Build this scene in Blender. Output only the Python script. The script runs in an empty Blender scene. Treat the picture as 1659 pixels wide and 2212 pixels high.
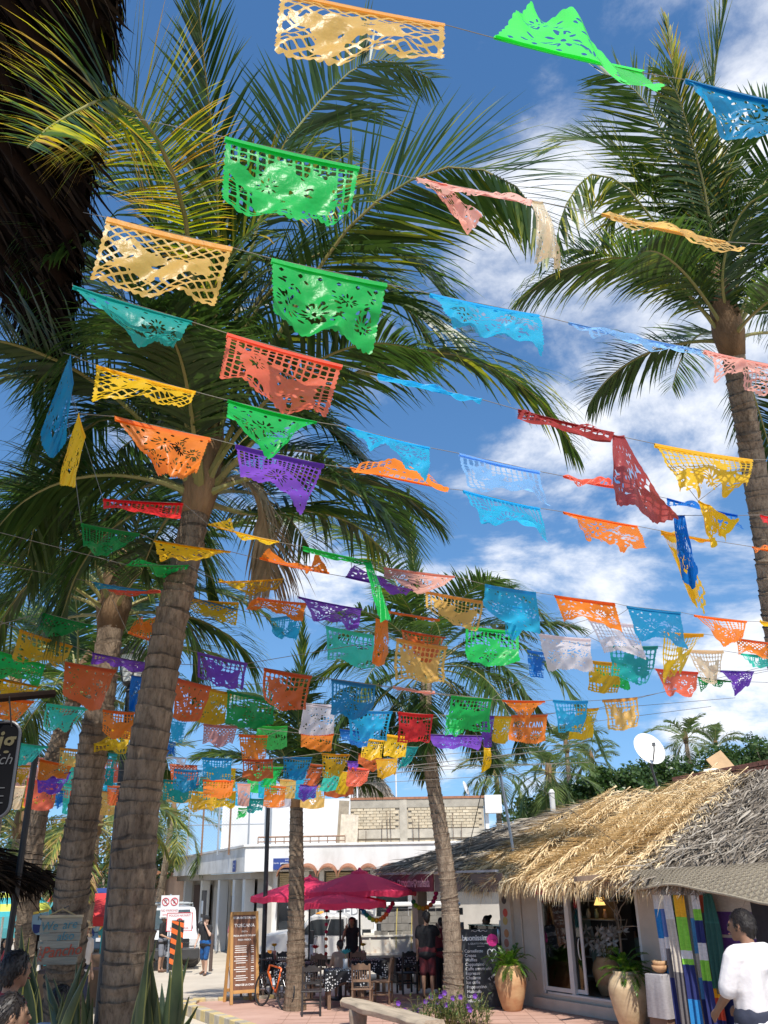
import bpy, bmesh, math, random
import numpy as np
from mathutils import Vector, Matrix

SC = bpy.context.scene
COL = SC.collection
RAD = math.radians
# ------------------------------------------------------------------ camera
CAM_Z, PITCH, ROLL = 2.6, RAD(22.7), RAD(1.0)
W0, H0, F0 = 1659., 2212., 1898.          # photo size and focal length in the same units
FW = np.array([0, math.cos(PITCH), math.sin(PITCH)])
U0 = np.array([0, -math.sin(PITCH), math.cos(PITCH)]); R0 = np.array([1., 0, 0])
RT = R0*math.cos(ROLL) - U0*math.sin(ROLL)
UP = U0*math.cos(ROLL) + R0*math.sin(ROLL)
CAMP = np.array([0, 0, CAM_Z])
cd = bpy.data.cameras.new('camera')
cam = bpy.data.objects.new('camera', cd); COL.objects.link(cam)
m = Matrix(((RT[0], UP[0], -FW[0], 0), (RT[1], UP[1], -FW[1], 0), (RT[2], UP[2], -FW[2], CAM_Z), (0, 0, 0, 1)))
cam.matrix_world = m
cd.sensor_fit = 'VERTICAL'; cd.sensor_height = 36.0; cd.lens = 36.0*F0/H0
cd.clip_start = 0.05; cd.clip_end = 3000
SC.camera = cam
SC.render.resolution_x, SC.render.resolution_y = 768, 1024
# ------------------------------------------------------------------ light
SUN_AZ, SUN_EL = RAD(7), RAD(55)        # azimuth from straight behind the camera (positive: to the right)
TO_SUN = Vector((math.sin(SUN_AZ)*math.cos(SUN_EL), -math.cos(SUN_AZ)*math.cos(SUN_EL), math.sin(SUN_EL)))
sd = bpy.data.lights.new('sun', 'SUN'); sd.energy = 4.6; sd.angle = RAD(0.53); sd.color = (1.0, 0.95, 0.87)
sun = bpy.data.objects.new('sun', sd); COL.objects.link(sun)
sun.rotation_euler = TO_SUN.to_track_quat('Z', 'Y').to_euler(); sun.location = (0, 0, 60)
wd = bpy.data.worlds.new('World'); SC.world = wd; wd.use_nodes = True
nt = wd.node_tree; nt.nodes.clear(); nn = nt.nodes.new; lk = nt.links.new
sky = nn('ShaderNodeTexSky'); sky.sky_type = 'NISHITA'; sky.sun_disc = False
sky.sun_elevation = SUN_EL; sky.sun_rotation = math.atan2(TO_SUN.x, TO_SUN.y)
sky.air_density = 1.15; sky.dust_density = 0.15; sky.ozone_density = 3.0; sky.altitude = 50
gam = nn('ShaderNodeHueSaturation'); gam.inputs['Saturation'].default_value = 1.2
lk(sky.outputs[0], gam.inputs['Color'])
tc = nn('ShaderNodeTexCoord')
vm = nn('ShaderNodeVectorMath'); vm.operation = 'MULTIPLY_ADD'; vm.inputs[1].default_value = (1, 1, 0.84); vm.inputs[2].default_value = (0, 0, 0.15)   # clear, haze-free horizon
lk(tc.outputs['Generated'], vm.inputs[0]); vn_ = nn('ShaderNodeVectorMath'); vn_.operation = 'NORMALIZE'; lk(vm.outputs[0], vn_.inputs[0]); lk(vn_.outputs[0], sky.inputs['Vector'])
# clouds live on a flat layer high above: direction / height
sep = nn('ShaderNodeSeparateXYZ'); lk(tc.outputs['Generated'], sep.inputs[0])
mx = nn('ShaderNodeMath'); mx.operation = 'MAXIMUM'; mx.inputs[1].default_value = 0.02; lk(sep.outputs['Z'], mx.inputs[0])
ad = nn('ShaderNodeMath'); ad.operation = 'ADD'; ad.inputs[1].default_value = 0.28; lk(mx.outputs[0], ad.inputs[0])
dx = nn('ShaderNodeMath'); dx.operation = 'DIVIDE'; lk(sep.outputs['X'], dx.inputs[0]); lk(ad.outputs[0], dx.inputs[1])
dy = nn('ShaderNodeMath'); dy.operation = 'DIVIDE'; lk(sep.outputs['Y'], dy.inputs[0]); lk(ad.outputs[0], dy.inputs[1])
cmb = nn('ShaderNodeCombineXYZ'); lk(dx.outputs[0], cmb.inputs[0]); lk(dy.outputs[0], cmb.inputs[1])
cmb.inputs[2].default_value = 3.7
n1 = nn('ShaderNodeTexNoise'); n1.inputs['Scale'].default_value = 2.3; n1.inputs['Detail'].default_value = 12
n1.inputs['Roughness'].default_value = 0.62; n1.inputs['Distortion'].default_value = 0.25
lk(cmb.outputs[0], n1.inputs['Vector'])
# a broad bank of cloud covers one half of the sky (eastward of the view), thin to the other
bias = nn('ShaderNodeMapRange'); bias.inputs['From Min'].default_value = -0.55; bias.inputs['From Max'].default_value = 0.55
bias.inputs['To Min'].default_value = -0.16; bias.inputs['To Max'].default_value = 0.09
lk(dx.outputs[0], bias.inputs['Value'])
sm = nn('ShaderNodeMath'); sm.operation = 'ADD'; lk(n1.outputs['Fac'], sm.inputs[0]); lk(bias.outputs[0], sm.inputs[1])
cr = nn('ShaderNodeMapRange'); cr.interpolation_type = 'SMOOTHSTEP'
cr.inputs['From Min'].default_value = 0.475; cr.inputs['From Max'].default_value = 0.665
cr.inputs['To Max'].default_value = 0.93
low = nn('ShaderNodeMapRange'); low.inputs['From Max'].default_value = 0.42; low.inputs['To Min'].default_value = -0.10; low.inputs['To Max'].default_value = 0.0
lk(sep.outputs['Z'], low.inputs['Value'])
sm2 = nn('ShaderNodeMath'); sm2.operation = 'ADD'; lk(sm.outputs[0], sm2.inputs[0]); lk(low.outputs[0], sm2.inputs[1])
lk(sm2.outputs[0], cr.inputs['Value'])
cmx = nn('ShaderNodeMixRGB'); lk(cr.outputs[0], cmx.inputs[0]); lk(gam.outputs[0], cmx.inputs[1])
cmx.inputs[2].default_value = (6.3, 6.45, 6.8, 1)
bg = nn('ShaderNodeBackground'); bg.inputs['Strength'].default_value = 0.142
out = nn('ShaderNodeOutputWorld'); lk(cmx.outputs[0], bg.inputs['Color']); lk(bg.outputs[0], out.inputs['Surface'])
SC.view_settings.view_transform = 'Standard'; SC.view_settings.look = 'None'
SC.view_settings.exposure = 0.30; SC.view_settings.gamma = 1.0
SC.render.engine = 'CYCLES'
SC.cycles.max_bounces = 8; SC.cycles.transparent_max_bounces = 12; SC.cycles.caustics_reflective = False; SC.cycles.caustics_refractive = False
SC.cycles.use_denoising = True
# ------------------------------------------------------------------ helpers
def ray(x, y): return FW*F0 + RT*(x-W0/2) + UP*(H0/2-y)
def PD(x, y, D): return CAMP + ray(x, y)*(D/F0)                 # photo point at axis depth D
def PY(x, y, Y):
    d = ray(x, y); return CAMP + d*(Y/d[1])                     # ... at world distance Y
def PZ(x, y, z):
    d = ray(x, y); return CAMP + d*((z-CAM_Z)/d[2])             # ... at height z
def V(p): return Vector((float(p[0]), float(p[1]), float(p[2])))

MATS = {}
def mat(name, col, rough=0.7, var=0.12, scale=6.0, bump=0.0, bscale=None, metal=0.0, spec=0.5, trans=0.0, tcol=None,
        coat=0.0, stretch=(1, 1, 1), alpha=1.0, col2=None, emit=None, detail=5.0, thr=None):
    if name in MATS: return MATS[name]
    M = bpy.data.materials.new(name); M.use_nodes = True; t = M.node_tree; t.nodes.clear()
    N = t.nodes.new; L = t.links.new
    o = N('ShaderNodeOutputMaterial'); p = N('ShaderNodeBsdfPrincipled')
    p.inputs['Roughness'].default_value = rough; p.inputs['Metallic'].default_value = metal
    p.inputs['Specular IOR Level'].default_value = spec
    if coat: p.inputs['Coat Weight'].default_value = coat; p.inputs['Coat Roughness'].default_value = 0.12
    tc = N('ShaderNodeTexCoord'); mp = N('ShaderNodeMapping'); mp.inputs['Scale'].default_value = stretch
    oi = N('ShaderNodeObjectInfo'); ofs = N('ShaderNodeVectorMath'); ofs.operation = 'ADD'
    mul = N('ShaderNodeMath'); mul.operation = 'MULTIPLY'; mul.inputs[1].default_value = 37.0
    L(oi.outputs['Random'], mul.inputs[0]); L(mul.outputs[0], mp.inputs['Location'])
    L(tc.outputs['Object'], mp.inputs['Vector'])
    n = N('ShaderNodeTexNoise'); n.inputs['Scale'].default_value = scale; n.inputs['Detail'].default_value = detail
    n.inputs['Roughness'].default_value = 0.6; L(mp.outputs[0], n.inputs['Vector'])
    c = N('ShaderNodeMixRGB')
    mr = N('ShaderNodeMapRange'); lo, hi = thr or (0.3, 0.7)
    mr.inputs['From Min'].default_value = lo; mr.inputs['From Max'].default_value = hi
    L(n.outputs['Fac'], mr.inputs['Value']); L(mr.outputs[0], c.inputs[0])
    if col2 is None:
        a = [max(0, v*(1-var)) for v in col]; b = [min(1, v*(1+var)) for v in col]
    else: a, b = col, col2
    c.inputs[1].default_value = (*a, 1); c.inputs[2].default_value = (*b, 1)
    hs = N('ShaderNodeHueSaturation'); vr = N('ShaderNodeMapRange')
    vr.inputs['To Min'].default_value = 1-var*0.6; vr.inputs['To Max'].default_value = 1+var*0.6
    L(oi.outputs['Random'], vr.inputs['Value']); L(vr.outputs[0], hs.inputs['Value']); L(c.outputs[0], hs.inputs['Color'])
    L(hs.outputs[0], p.inputs['Base Color'])
    if bump:
        nb = N('ShaderNodeTexNoise'); nb.inputs['Scale'].default_value = bscale or scale*4; nb.inputs['Detail'].default_value = 6
        L(mp.outputs[0], nb.inputs['Vector'])
        bp = N('ShaderNodeBump'); bp.inputs['Strength'].default_value = bump; bp.inputs['Distance'].default_value = 0.02
        L(nb.outputs['Fac'], bp.inputs['Height']); L(bp.outputs[0], p.inputs['Normal'])
    sh = p.outputs[0]
    if trans:
        tr = N('ShaderNodeBsdfTranslucent')
        if tcol: tr.inputs['Color'].default_value = (*tcol, 1)
        else: L(hs.outputs[0], tr.inputs['Color'])
        mxs = N('ShaderNodeMixShader'); mxs.inputs[0].default_value = trans; L(sh, mxs.inputs[1]); L(tr.outputs[0], mxs.inputs[2]); sh = mxs.outputs[0]
    if alpha < 1:
        tp = N('ShaderNodeBsdfTransparent'); L(hs.outputs[0], tp.inputs['Color'])
        ms = N('ShaderNodeMixShader'); ms.inputs[0].default_value = 1-alpha; L(sh, ms.inputs[1]); L(tp.outputs[0], ms.inputs[2]); sh = ms.outputs[0]
    if emit:
        p.inputs['Emission Color'].default_value = (*emit[0], 1); p.inputs['Emission Strength'].default_value = emit[1]
    L(sh, o.inputs['Surface']); MATS[name] = M
    return M
def glass(name, tint=(0.55, 0.62, 0.6), rough=0.03, mixf=0.75):
    if name in MATS: return MATS[name]
    M = bpy.data.materials.new(name); M.use_nodes = True; t = M.node_tree; t.nodes.clear(); N = t.nodes.new; L = t.links.new
    o = N('ShaderNodeOutputMaterial'); g = N('ShaderNodeBsdfGlossy'); g.inputs['Roughness'].default_value = rough
    tp = N('ShaderNodeBsdfTransparent'); tp.inputs['Color'].default_value = (*tint, 1)
    fr = N('ShaderNodeFresnel'); fr.inputs['IOR'].default_value = 1.5
    tc = N('ShaderNodeTexCoord'); nz = N('ShaderNodeTexNoise'); nz.inputs['Scale'].default_value = 1.5; L(tc.outputs['Object'], nz.inputs['Vector'])
    bp = N('ShaderNodeBump'); bp.inputs['Strength'].default_value = 0.03; L(nz.outputs['Fac'], bp.inputs['Height']); L(bp.outputs[0], g.inputs['Normal'])
    mr = N('ShaderNodeMapRange'); mr.inputs['To Min'].default_value = 0.06; mr.inputs['To Max'].default_value = 1.0; L(fr.outputs[0], mr.inputs['Value'])
    ms = N('ShaderNodeMixShader'); L(mr.outputs[0], ms.inputs[0]); L(tp.outputs[0], ms.inputs[1]); L(g.outputs[0], ms.inputs[2])
    L(ms.outputs[0], o.inputs['Surface']); MATS[name] = M; return M

class MB:
    def __init__(s): s.v = []; s.f = []; s.mi = []
    def add(s, vs, fs, m=0):
        b = len(s.v); s.v.extend([tuple(map(float, q)) for q in vs]); s.f.extend([tuple(b+i for i in q) for q in fs]); s.mi.extend([m]*len(fs)); return s
    def box(s, c, size, rz=0.0, mtx=None, m=0):
        x, y, z = [q/2 for q in size]
        vs = [(-x,-y,-z),(x,-y,-z),(x,y,-z),(-x,y,-z),(-x,-y,z),(x,-y,z),(x,y,z),(-x,y,z)]
        fs = [(3,2,1,0),(4,5,6,7),(0,1,5,4),(1,2,6,5),(2,3,7,6),(3,0,4,7)]
        M = mtx if mtx is not None else Matrix.Rotation(rz, 3, 'Z')
        s.add([M @ Vector(q) + Vector(c) for q in vs], fs, m); return s
    def bar(s, a, b, w, t=None, upv=(0, 0, 1), m=0):
        a, b = V(a), V(b); d = (b-a); L = d.length
        if L < 1e-6: return s
        d.normalize(); u = Vector(upv)
        if abs(d.dot(u)) > 0.98: u = Vector((0, 1, 0))
        x = d.cross(u).normalized(); y = x.cross(d).normalized()
        M = Matrix((x, d, y)).transposed(); return s.box((a+b)/2, (w, L, t or w), mtx=M, m=m)
    def tube(s, pts, r, n=8, cap=True, m=0):
        pts = [V(p) for p in pts]; k = len(pts)
        rs = [r]*k if not hasattr(r, '__len__') else list(r)
        vs = []; prev = None
        for i, p in enumerate(pts):
            d = (pts[min(i+1, k-1)] - pts[max(i-1, 0)])
            d = d.normalized() if d.length > 1e-9 else Vector((0, 0, 1))
            if prev is None:
                u = Vector((1, 0, 0)) if abs(d.x) < 0.9 else Vector((0, 1, 0)); x = d.cross(u).normalized()
            else: x = (prev - d*prev.dot(d)); x = x.normalized() if x.length > 1e-6 else d.orthogonal().normalized()
            prev = x; y = d.cross(x)
            for j in range(n):
                a = 2*math.pi*j/n; vs.append(p + (x*math.cos(a)+y*math.sin(a))*rs[i])
        fs = [(i*n+j, i*n+(j+1) % n, (i+1)*n+(j+1) % n, (i+1)*n+j) for i in range(k-1) for j in range(n)]
        if cap: fs += [tuple(reversed(range(n))), tuple(range((k-1)*n, k*n))]
        s.add(vs, fs, m); return s
    def lathe(s, prof, n=20, o=(0, 0, 0), m=0, jit=0, sx=1, sy=1):
        vs = []; k = len(prof)
        for i, (r, z) in enumerate(prof):
            for j in range(n):
                a = 2*math.pi*j/n; q = r*(1+jit*math.sin(3*a+i))
                vs.append((o[0]+q*sx*math.cos(a), o[1]+q*sy*math.sin(a), o[2]+z))
        fs = [(i*n+j, i*n+(j+1) % n, (i+1)*n+(j+1) % n, (i+1)*n+j) for i in range(k-1) for j in range(n)]
        fs += [tuple(reversed(range(n))), tuple(range((k-1)*n, k*n))]
        s.add(vs, fs, m); return s
    def prism(s, poly, off, m=0):
        n = len(poly); off = Vector(off); P = [V(p) for p in poly]
        s.add(P + [p+off for p in P], [tuple(reversed(range(n))), tuple(range(n, 2*n))] + [(i, (i+1) % n, n+(i+1) % n, n+i) for i in range(n)], m); return s
    def ball(s, c, r, n=10, m=0):
        rx, ry, rz = (r, r, r) if not hasattr(r, '__len__') else r
        vs = [(c[0], c[1], c[2]-rz)]; k = max(4, n//2+1)
        for i in range(1, k):
            t = -math.pi/2 + math.pi*i/k
            for j in range(n):
                a = 2*math.pi*j/n; vs.append((c[0]+rx*math.cos(t)*math.cos(a), c[1]+ry*math.cos(t)*math.sin(a), c[2]+rz*math.sin(t)))
        vs.append((c[0], c[1], c[2]+rz)); T = len(vs)-1
        fs = [(0, 1+(j+1) % n, 1+j) for j in range(n)]
        for i in range(k-2):
            for j in range(n): fs.append((1+i*n+j, 1+i*n+(j+1) % n, 1+(i+1)*n+(j+1) % n, 1+(i+1)*n+j))
        fs += [(1+(k-2)*n+j, 1+(k-2)*n+(j+1) % n, T) for j in range(n)]
        s.add(vs, fs, m); return s
    def quad(s, *pts, m=0): s.add(pts, [tuple(range(len(pts)))], m); return s
    def mesh(s, name='mesh'):
        me = bpy.data.meshes.new(name); me.from_pydata(s.v, [], s.f); me.update(); return me
    def build(s, name, mats, parent=None, smooth=False, bevel=0.0, kind=None, label=None):
        me = s.mesh(name); o = bpy.data.objects.new(name, me); COL.objects.link(o)
        ms = mats if isinstance(mats, (list, tuple)) else [mats]
        for q in ms: me.materials.append(q)
        if len(ms) > 1: me.polygons.foreach_set('material_index', s.mi)
        if smooth: me.polygons.foreach_set('use_smooth', [True]*len(me.polygons))
        if parent: o.parent = parent
        if bevel:
            b = o.modifiers.new('bevel', 'BEVEL'); b.width = bevel; b.segments = 2; b.limit_method = 'ANGLE'; b.angle_limit = RAD(35)
        if kind: o['kind'] = kind
        if label: o['label'] = label
        return o
def tag(o, label, cat, group=None):
    o['label'] = label; o['category'] = cat
    if group: o['group'] = group
    return o
def thing(name, label, cat, loc=(0, 0, 0), rz=0.0, group=None):
    o = bpy.data.objects.new(name, None); o.empty_display_size = 0.1; COL.objects.link(o)
    o.location = V(loc); o.rotation_euler = (0, 0, rz); return tag(o, label, cat, group)
def struct(o): o['kind'] = 'structure'; return o
def copy_tree(o, parent=None):
    c = o.copy(); COL.objects.link(c); c.parent = parent
    for ch in list(o.children): copy_tree(ch, c)
    return c
TS = bpy.data.scenes.new('workbench')          # small side scene so that evaluating one object stays quick
def evaluate(ob):
    TS.collection.objects.link(ob)
    with bpy.context.temp_override(scene=TS, view_layer=TS.view_layers[0]):
        dg = bpy.context.evaluated_depsgraph_get(); dg.update(); me = bpy.data.meshes.new_from_object(ob.evaluated_get(dg))
    return me
def text_mesh(body, size=1.0, shear=0.0, extrude=0.0, align='CENTER', bold=0.0, spacing=1.0, lines=1.0):
    cu = bpy.data.curves.new('txt', 'FONT'); cu.body = body; cu.size = size; cu.shear = shear; cu.extrude = extrude
    cu.align_x = align; cu.align_y = 'CENTER'; cu.offset = bold; cu.space_character = spacing; cu.space_line = lines; cu.resolution_u = 3
    ob = bpy.data.objects.new('txt', cu); me = evaluate(ob)
    bpy.data.objects.remove(ob); bpy.data.curves.remove(cu); return me
def text(name, body, size, M, parent, loc, rot, **kw):
    me = text_mesh(body, size, **kw); me.materials.clear(); me.materials.append(M)
    o = bpy.data.objects.new(name, me); COL.objects.link(o); o.parent = parent; o.location = V(loc); o.rotation_euler = rot; return o
def mesh_obj(name, me, M, parent=None, smooth=False):
    o = bpy.data.objects.new(name, me); COL.objects.link(o)
    if M is not None and not me.materials: me.materials.append(M)
    if parent: o.parent = parent
    if smooth: me.polygons.foreach_set('use_smooth', [True]*len(me.polygons))
    return o
def resample(pts, n):
    P = np.array([np.array(p, float) for p in pts]); k = len(P)
    if k == 2: t = np.linspace(0, 1, n)[:, None]; return P[0]*(1-t)+P[1]*t
    # Catmull-Rom through the points, then even arc length
    Q = np.vstack([2*P[0]-P[1], P, 2*P[-1]-P[-2]]); out = []
    for i in range(1, k):
        for t in np.linspace(0, 1, 12, endpoint=False):
            a, b, c, d = Q[i-1], Q[i], Q[i+1], Q[i+2]
            out.append(0.5*((2*b)+(c-a)*t+(2*a-5*b+4*c-d)*t*t+(-a+3*b-3*c+d)*t**3))
    out.append(P[-1]); out = np.array(out)
    s = np.concatenate([[0], np.cumsum(np.linalg.norm(np.diff(out, axis=0), axis=1))]); u = np.linspace(0, s[-1], n)
    return np.stack([np.interp(u, s, out[:, i]) for i in range(3)], 1)
ORD = ['first', 'second', 'third', 'fourth', 'fifth', 'sixth', 'seventh', 'eighth', 'ninth', 'tenth', 'eleventh', 'twelfth', 'thirteenth',
       'fourteenth', 'fifteenth', 'sixteenth', 'seventeenth', 'eighteenth', 'nineteenth', 'twentieth', 'twenty-first', 'twenty-second', 'twenty-third', 'twenty-fourth']
rnd = random.Random(7)
# ------------------------------------------------------------------ palms
def leaf_material(name, dark, mid, yel, tr=0.32, end=None):
    M = bpy.data.materials.new(name); M.use_nodes = True; t = M.node_tree; t.nodes.clear(); N = t.nodes.new; L = t.links.new
    o = N('ShaderNodeOutputMaterial'); at = N('ShaderNodeAttribute'); at.attribute_name = 'tint'
    tc = N('ShaderNodeTexCoord'); nz = N('ShaderNodeTexNoise'); nz.inputs['Scale'].default_value = 9; nz.inputs['Detail'].default_value = 3; L(tc.outputs['Object'], nz.inputs['Vector'])
    ad = N('ShaderNodeMath'); ad.operation = 'MULTIPLY_ADD'; ad.inputs[1].default_value = 0.3; L(nz.outputs['Fac'], ad.inputs[0]); L(at.outputs['Fac'], ad.inputs[2])
    sb = N('ShaderNodeMath'); sb.operation = 'SUBTRACT'; sb.inputs[1].default_value = 0.15; L(ad.outputs[0], sb.inputs[0])
    cr = N('ShaderNodeValToRGB'); e = cr.color_ramp.elements
    e[0].position = 0.0; e[0].color = (*dark, 1); e[1].position = 0.5; e[1].color = (*mid, 1)
    q = e.new(0.85); q.color = (*yel, 1); q = e.new(1.0); q.color = (*(end or (yel[0]*0.9, yel[1]*0.62, yel[2]*1.3)), 1)
    L(sb.outputs[0], cr.inputs[0])
    p = N('ShaderNodeBsdfPrincipled'); p.inputs['Roughness'].default_value = 0.36; p.inputs['Specular IOR Level'].default_value = 0.45; L(cr.outputs[0], p.inputs['Base Color'])
    tl = N('ShaderNodeBsdfTranslucent'); hs = N('ShaderNodeHueSaturation'); hs.inputs['Value'].default_value = 1.7; hs.inputs['Saturation'].default_value = 1.1
    L(cr.outputs[0], hs.inputs['Color']); L(hs.outputs[0], tl.inputs['Color'])
    mx = N('ShaderNodeMixShader'); mx.inputs[0].default_value = tr; L(p.outputs[0], mx.inputs[1]); L(tl.outputs[0], mx.inputs[2]); L(mx.outputs[0], o.inputs['Surface'])
    return M
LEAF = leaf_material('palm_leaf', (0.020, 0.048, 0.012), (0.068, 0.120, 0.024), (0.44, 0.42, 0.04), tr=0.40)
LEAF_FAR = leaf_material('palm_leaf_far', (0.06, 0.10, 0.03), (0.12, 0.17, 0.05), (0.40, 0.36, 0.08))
DRY = mat('dry_frond', (0.30, 0.24, 0.15), 0.8, 0.25, 5)
STEM = mat('palm_stem', (0.20, 0.22, 0.06), 0.45, 0.25, 3, col2=(0.33, 0.27, 0.10))
def bark(name, a, b, scar, k=1.0):
    M = bpy.data.materials.new(name); M.use_nodes = True; t = M.node_tree; t.nodes.clear(); N = t.nodes.new; L = t.links.new
    o = N('ShaderNodeOutputMaterial'); p = N('ShaderNodeBsdfPrincipled'); p.inputs['Roughness'].default_value = 0.9; p.inputs['Specular IOR Level'].default_value = 0.2
    tc = N('ShaderNodeTexCoord'); m1 = N('ShaderNodeMapping'); m1.inputs['Scale'].default_value = (3, 3, 1.1); L(tc.outputs['Object'], m1.inputs['Vector'])
    m2 = N('ShaderNodeMapping'); m2.inputs['Scale'].default_value = (1, 1, 0.3); L(tc.outputs['Object'], m2.inputs['Vector'])
    big = N('ShaderNodeTexNoise'); big.inputs['Scale'].default_value = 1.6; big.inputs['Detail'].default_value = 8; big.inputs['Roughness'].default_value = 0.7; L(m1.outputs[0], big.inputs['Vector'])
    fis = N('ShaderNodeTexNoise'); fis.inputs['Scale'].default_value = 34*k; fis.inputs['Detail'].default_value = 7; fis.inputs['Roughness'].default_value = 0.75; L(m2.outputs[0], fis.inputs['Vector'])
    at = N('ShaderNodeAttribute'); at.attribute_name = 'scar'
    mr = N('ShaderNodeMapRange'); mr.inputs['From Min'].default_value = 0.30; mr.inputs['From Max'].default_value = 0.68; L(big.outputs['Fac'], mr.inputs['Value'])
    c1 = N('ShaderNodeMixRGB'); c1.inputs[1].default_value = (*a, 1); c1.inputs[2].default_value = (*b, 1); L(mr.outputs[0], c1.inputs[0])
    fr = N('ShaderNodeMapRange'); fr.inputs['From Min'].default_value = 0.36; fr.inputs['From Max'].default_value = 0.54; L(fis.outputs['Fac'], fr.inputs['Value'])
    c2 = N('ShaderNodeMixRGB'); c2.blend_type = 'MULTIPLY'; c2.inputs[0].default_value = 0.75; L(c1.outputs[0], c2.inputs[1])
    g = N('ShaderNodeMixRGB'); g.inputs[1].default_value = (0.35, 0.32, 0.30, 1); g.inputs[2].default_value = (1.15, 1.12, 1.08, 1); L(fr.outputs[0], g.inputs[0]); L(g.outputs[0], c2.inputs[2])
    c3 = N('ShaderNodeMixRGB'); L(c2.outputs[0], c3.inputs[1]); c3.inputs[2].default_value = (*scar, 1); L(at.outputs['Fac'], c3.inputs[0])
    L(c3.outputs[0], p.inputs['Base Color'])
    ad = N('ShaderNodeMath'); ad.operation = 'MULTIPLY_ADD'; ad.inputs[1].default_value = 0.6; L(big.outputs['Fac'], ad.inputs[0]); L(fis.outputs['Fac'], ad.inputs[2])
    bp = N('ShaderNodeBump'); bp.inputs['Strength'].default_value = 0.9; bp.inputs['Distance'].default_value = 0.03; L(ad.outputs[0], bp.inputs['Height']); L(bp.outputs[0], p.inputs['Normal'])
    L(p.outputs[0], o.inputs['Surface']); return M
BARK = bark('palm_bark_ringed', (0.105, 0.072, 0.048), (0.36, 0.275, 0.195), (0.040, 0.028, 0.020))
BARK_PALE = bark('palm_bark_ringed_pale', (0.17, 0.125, 0.09), (0.44, 0.355, 0.265), (0.085, 0.06, 0.042))
_B_old = mat('palm_bark_plain', (0.085, 0.062, 0.045), 0.88, 0.35, 3.5, bump=0.9, bscale=30, stretch=(1.6, 1.6, 0.5), col2=(0.27, 0.21, 0.16), thr=(0.32, 0.68))
BARK2 = mat('palm_bark_pale', (0.17, 0.13, 0.095), 0.88, 0.3, 4.0, bump=0.8, bscale=32, stretch=(1.4, 1.4, 0.5), col2=(0.38, 0.31, 0.235), thr=(0.32, 0.68))
FIBRE = mat('palm_fibre', (0.20, 0.12, 0.06), 0.9, 0.4, 8, bump=0.8, bscale=60, stretch=(1, 1, 0.2))

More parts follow.
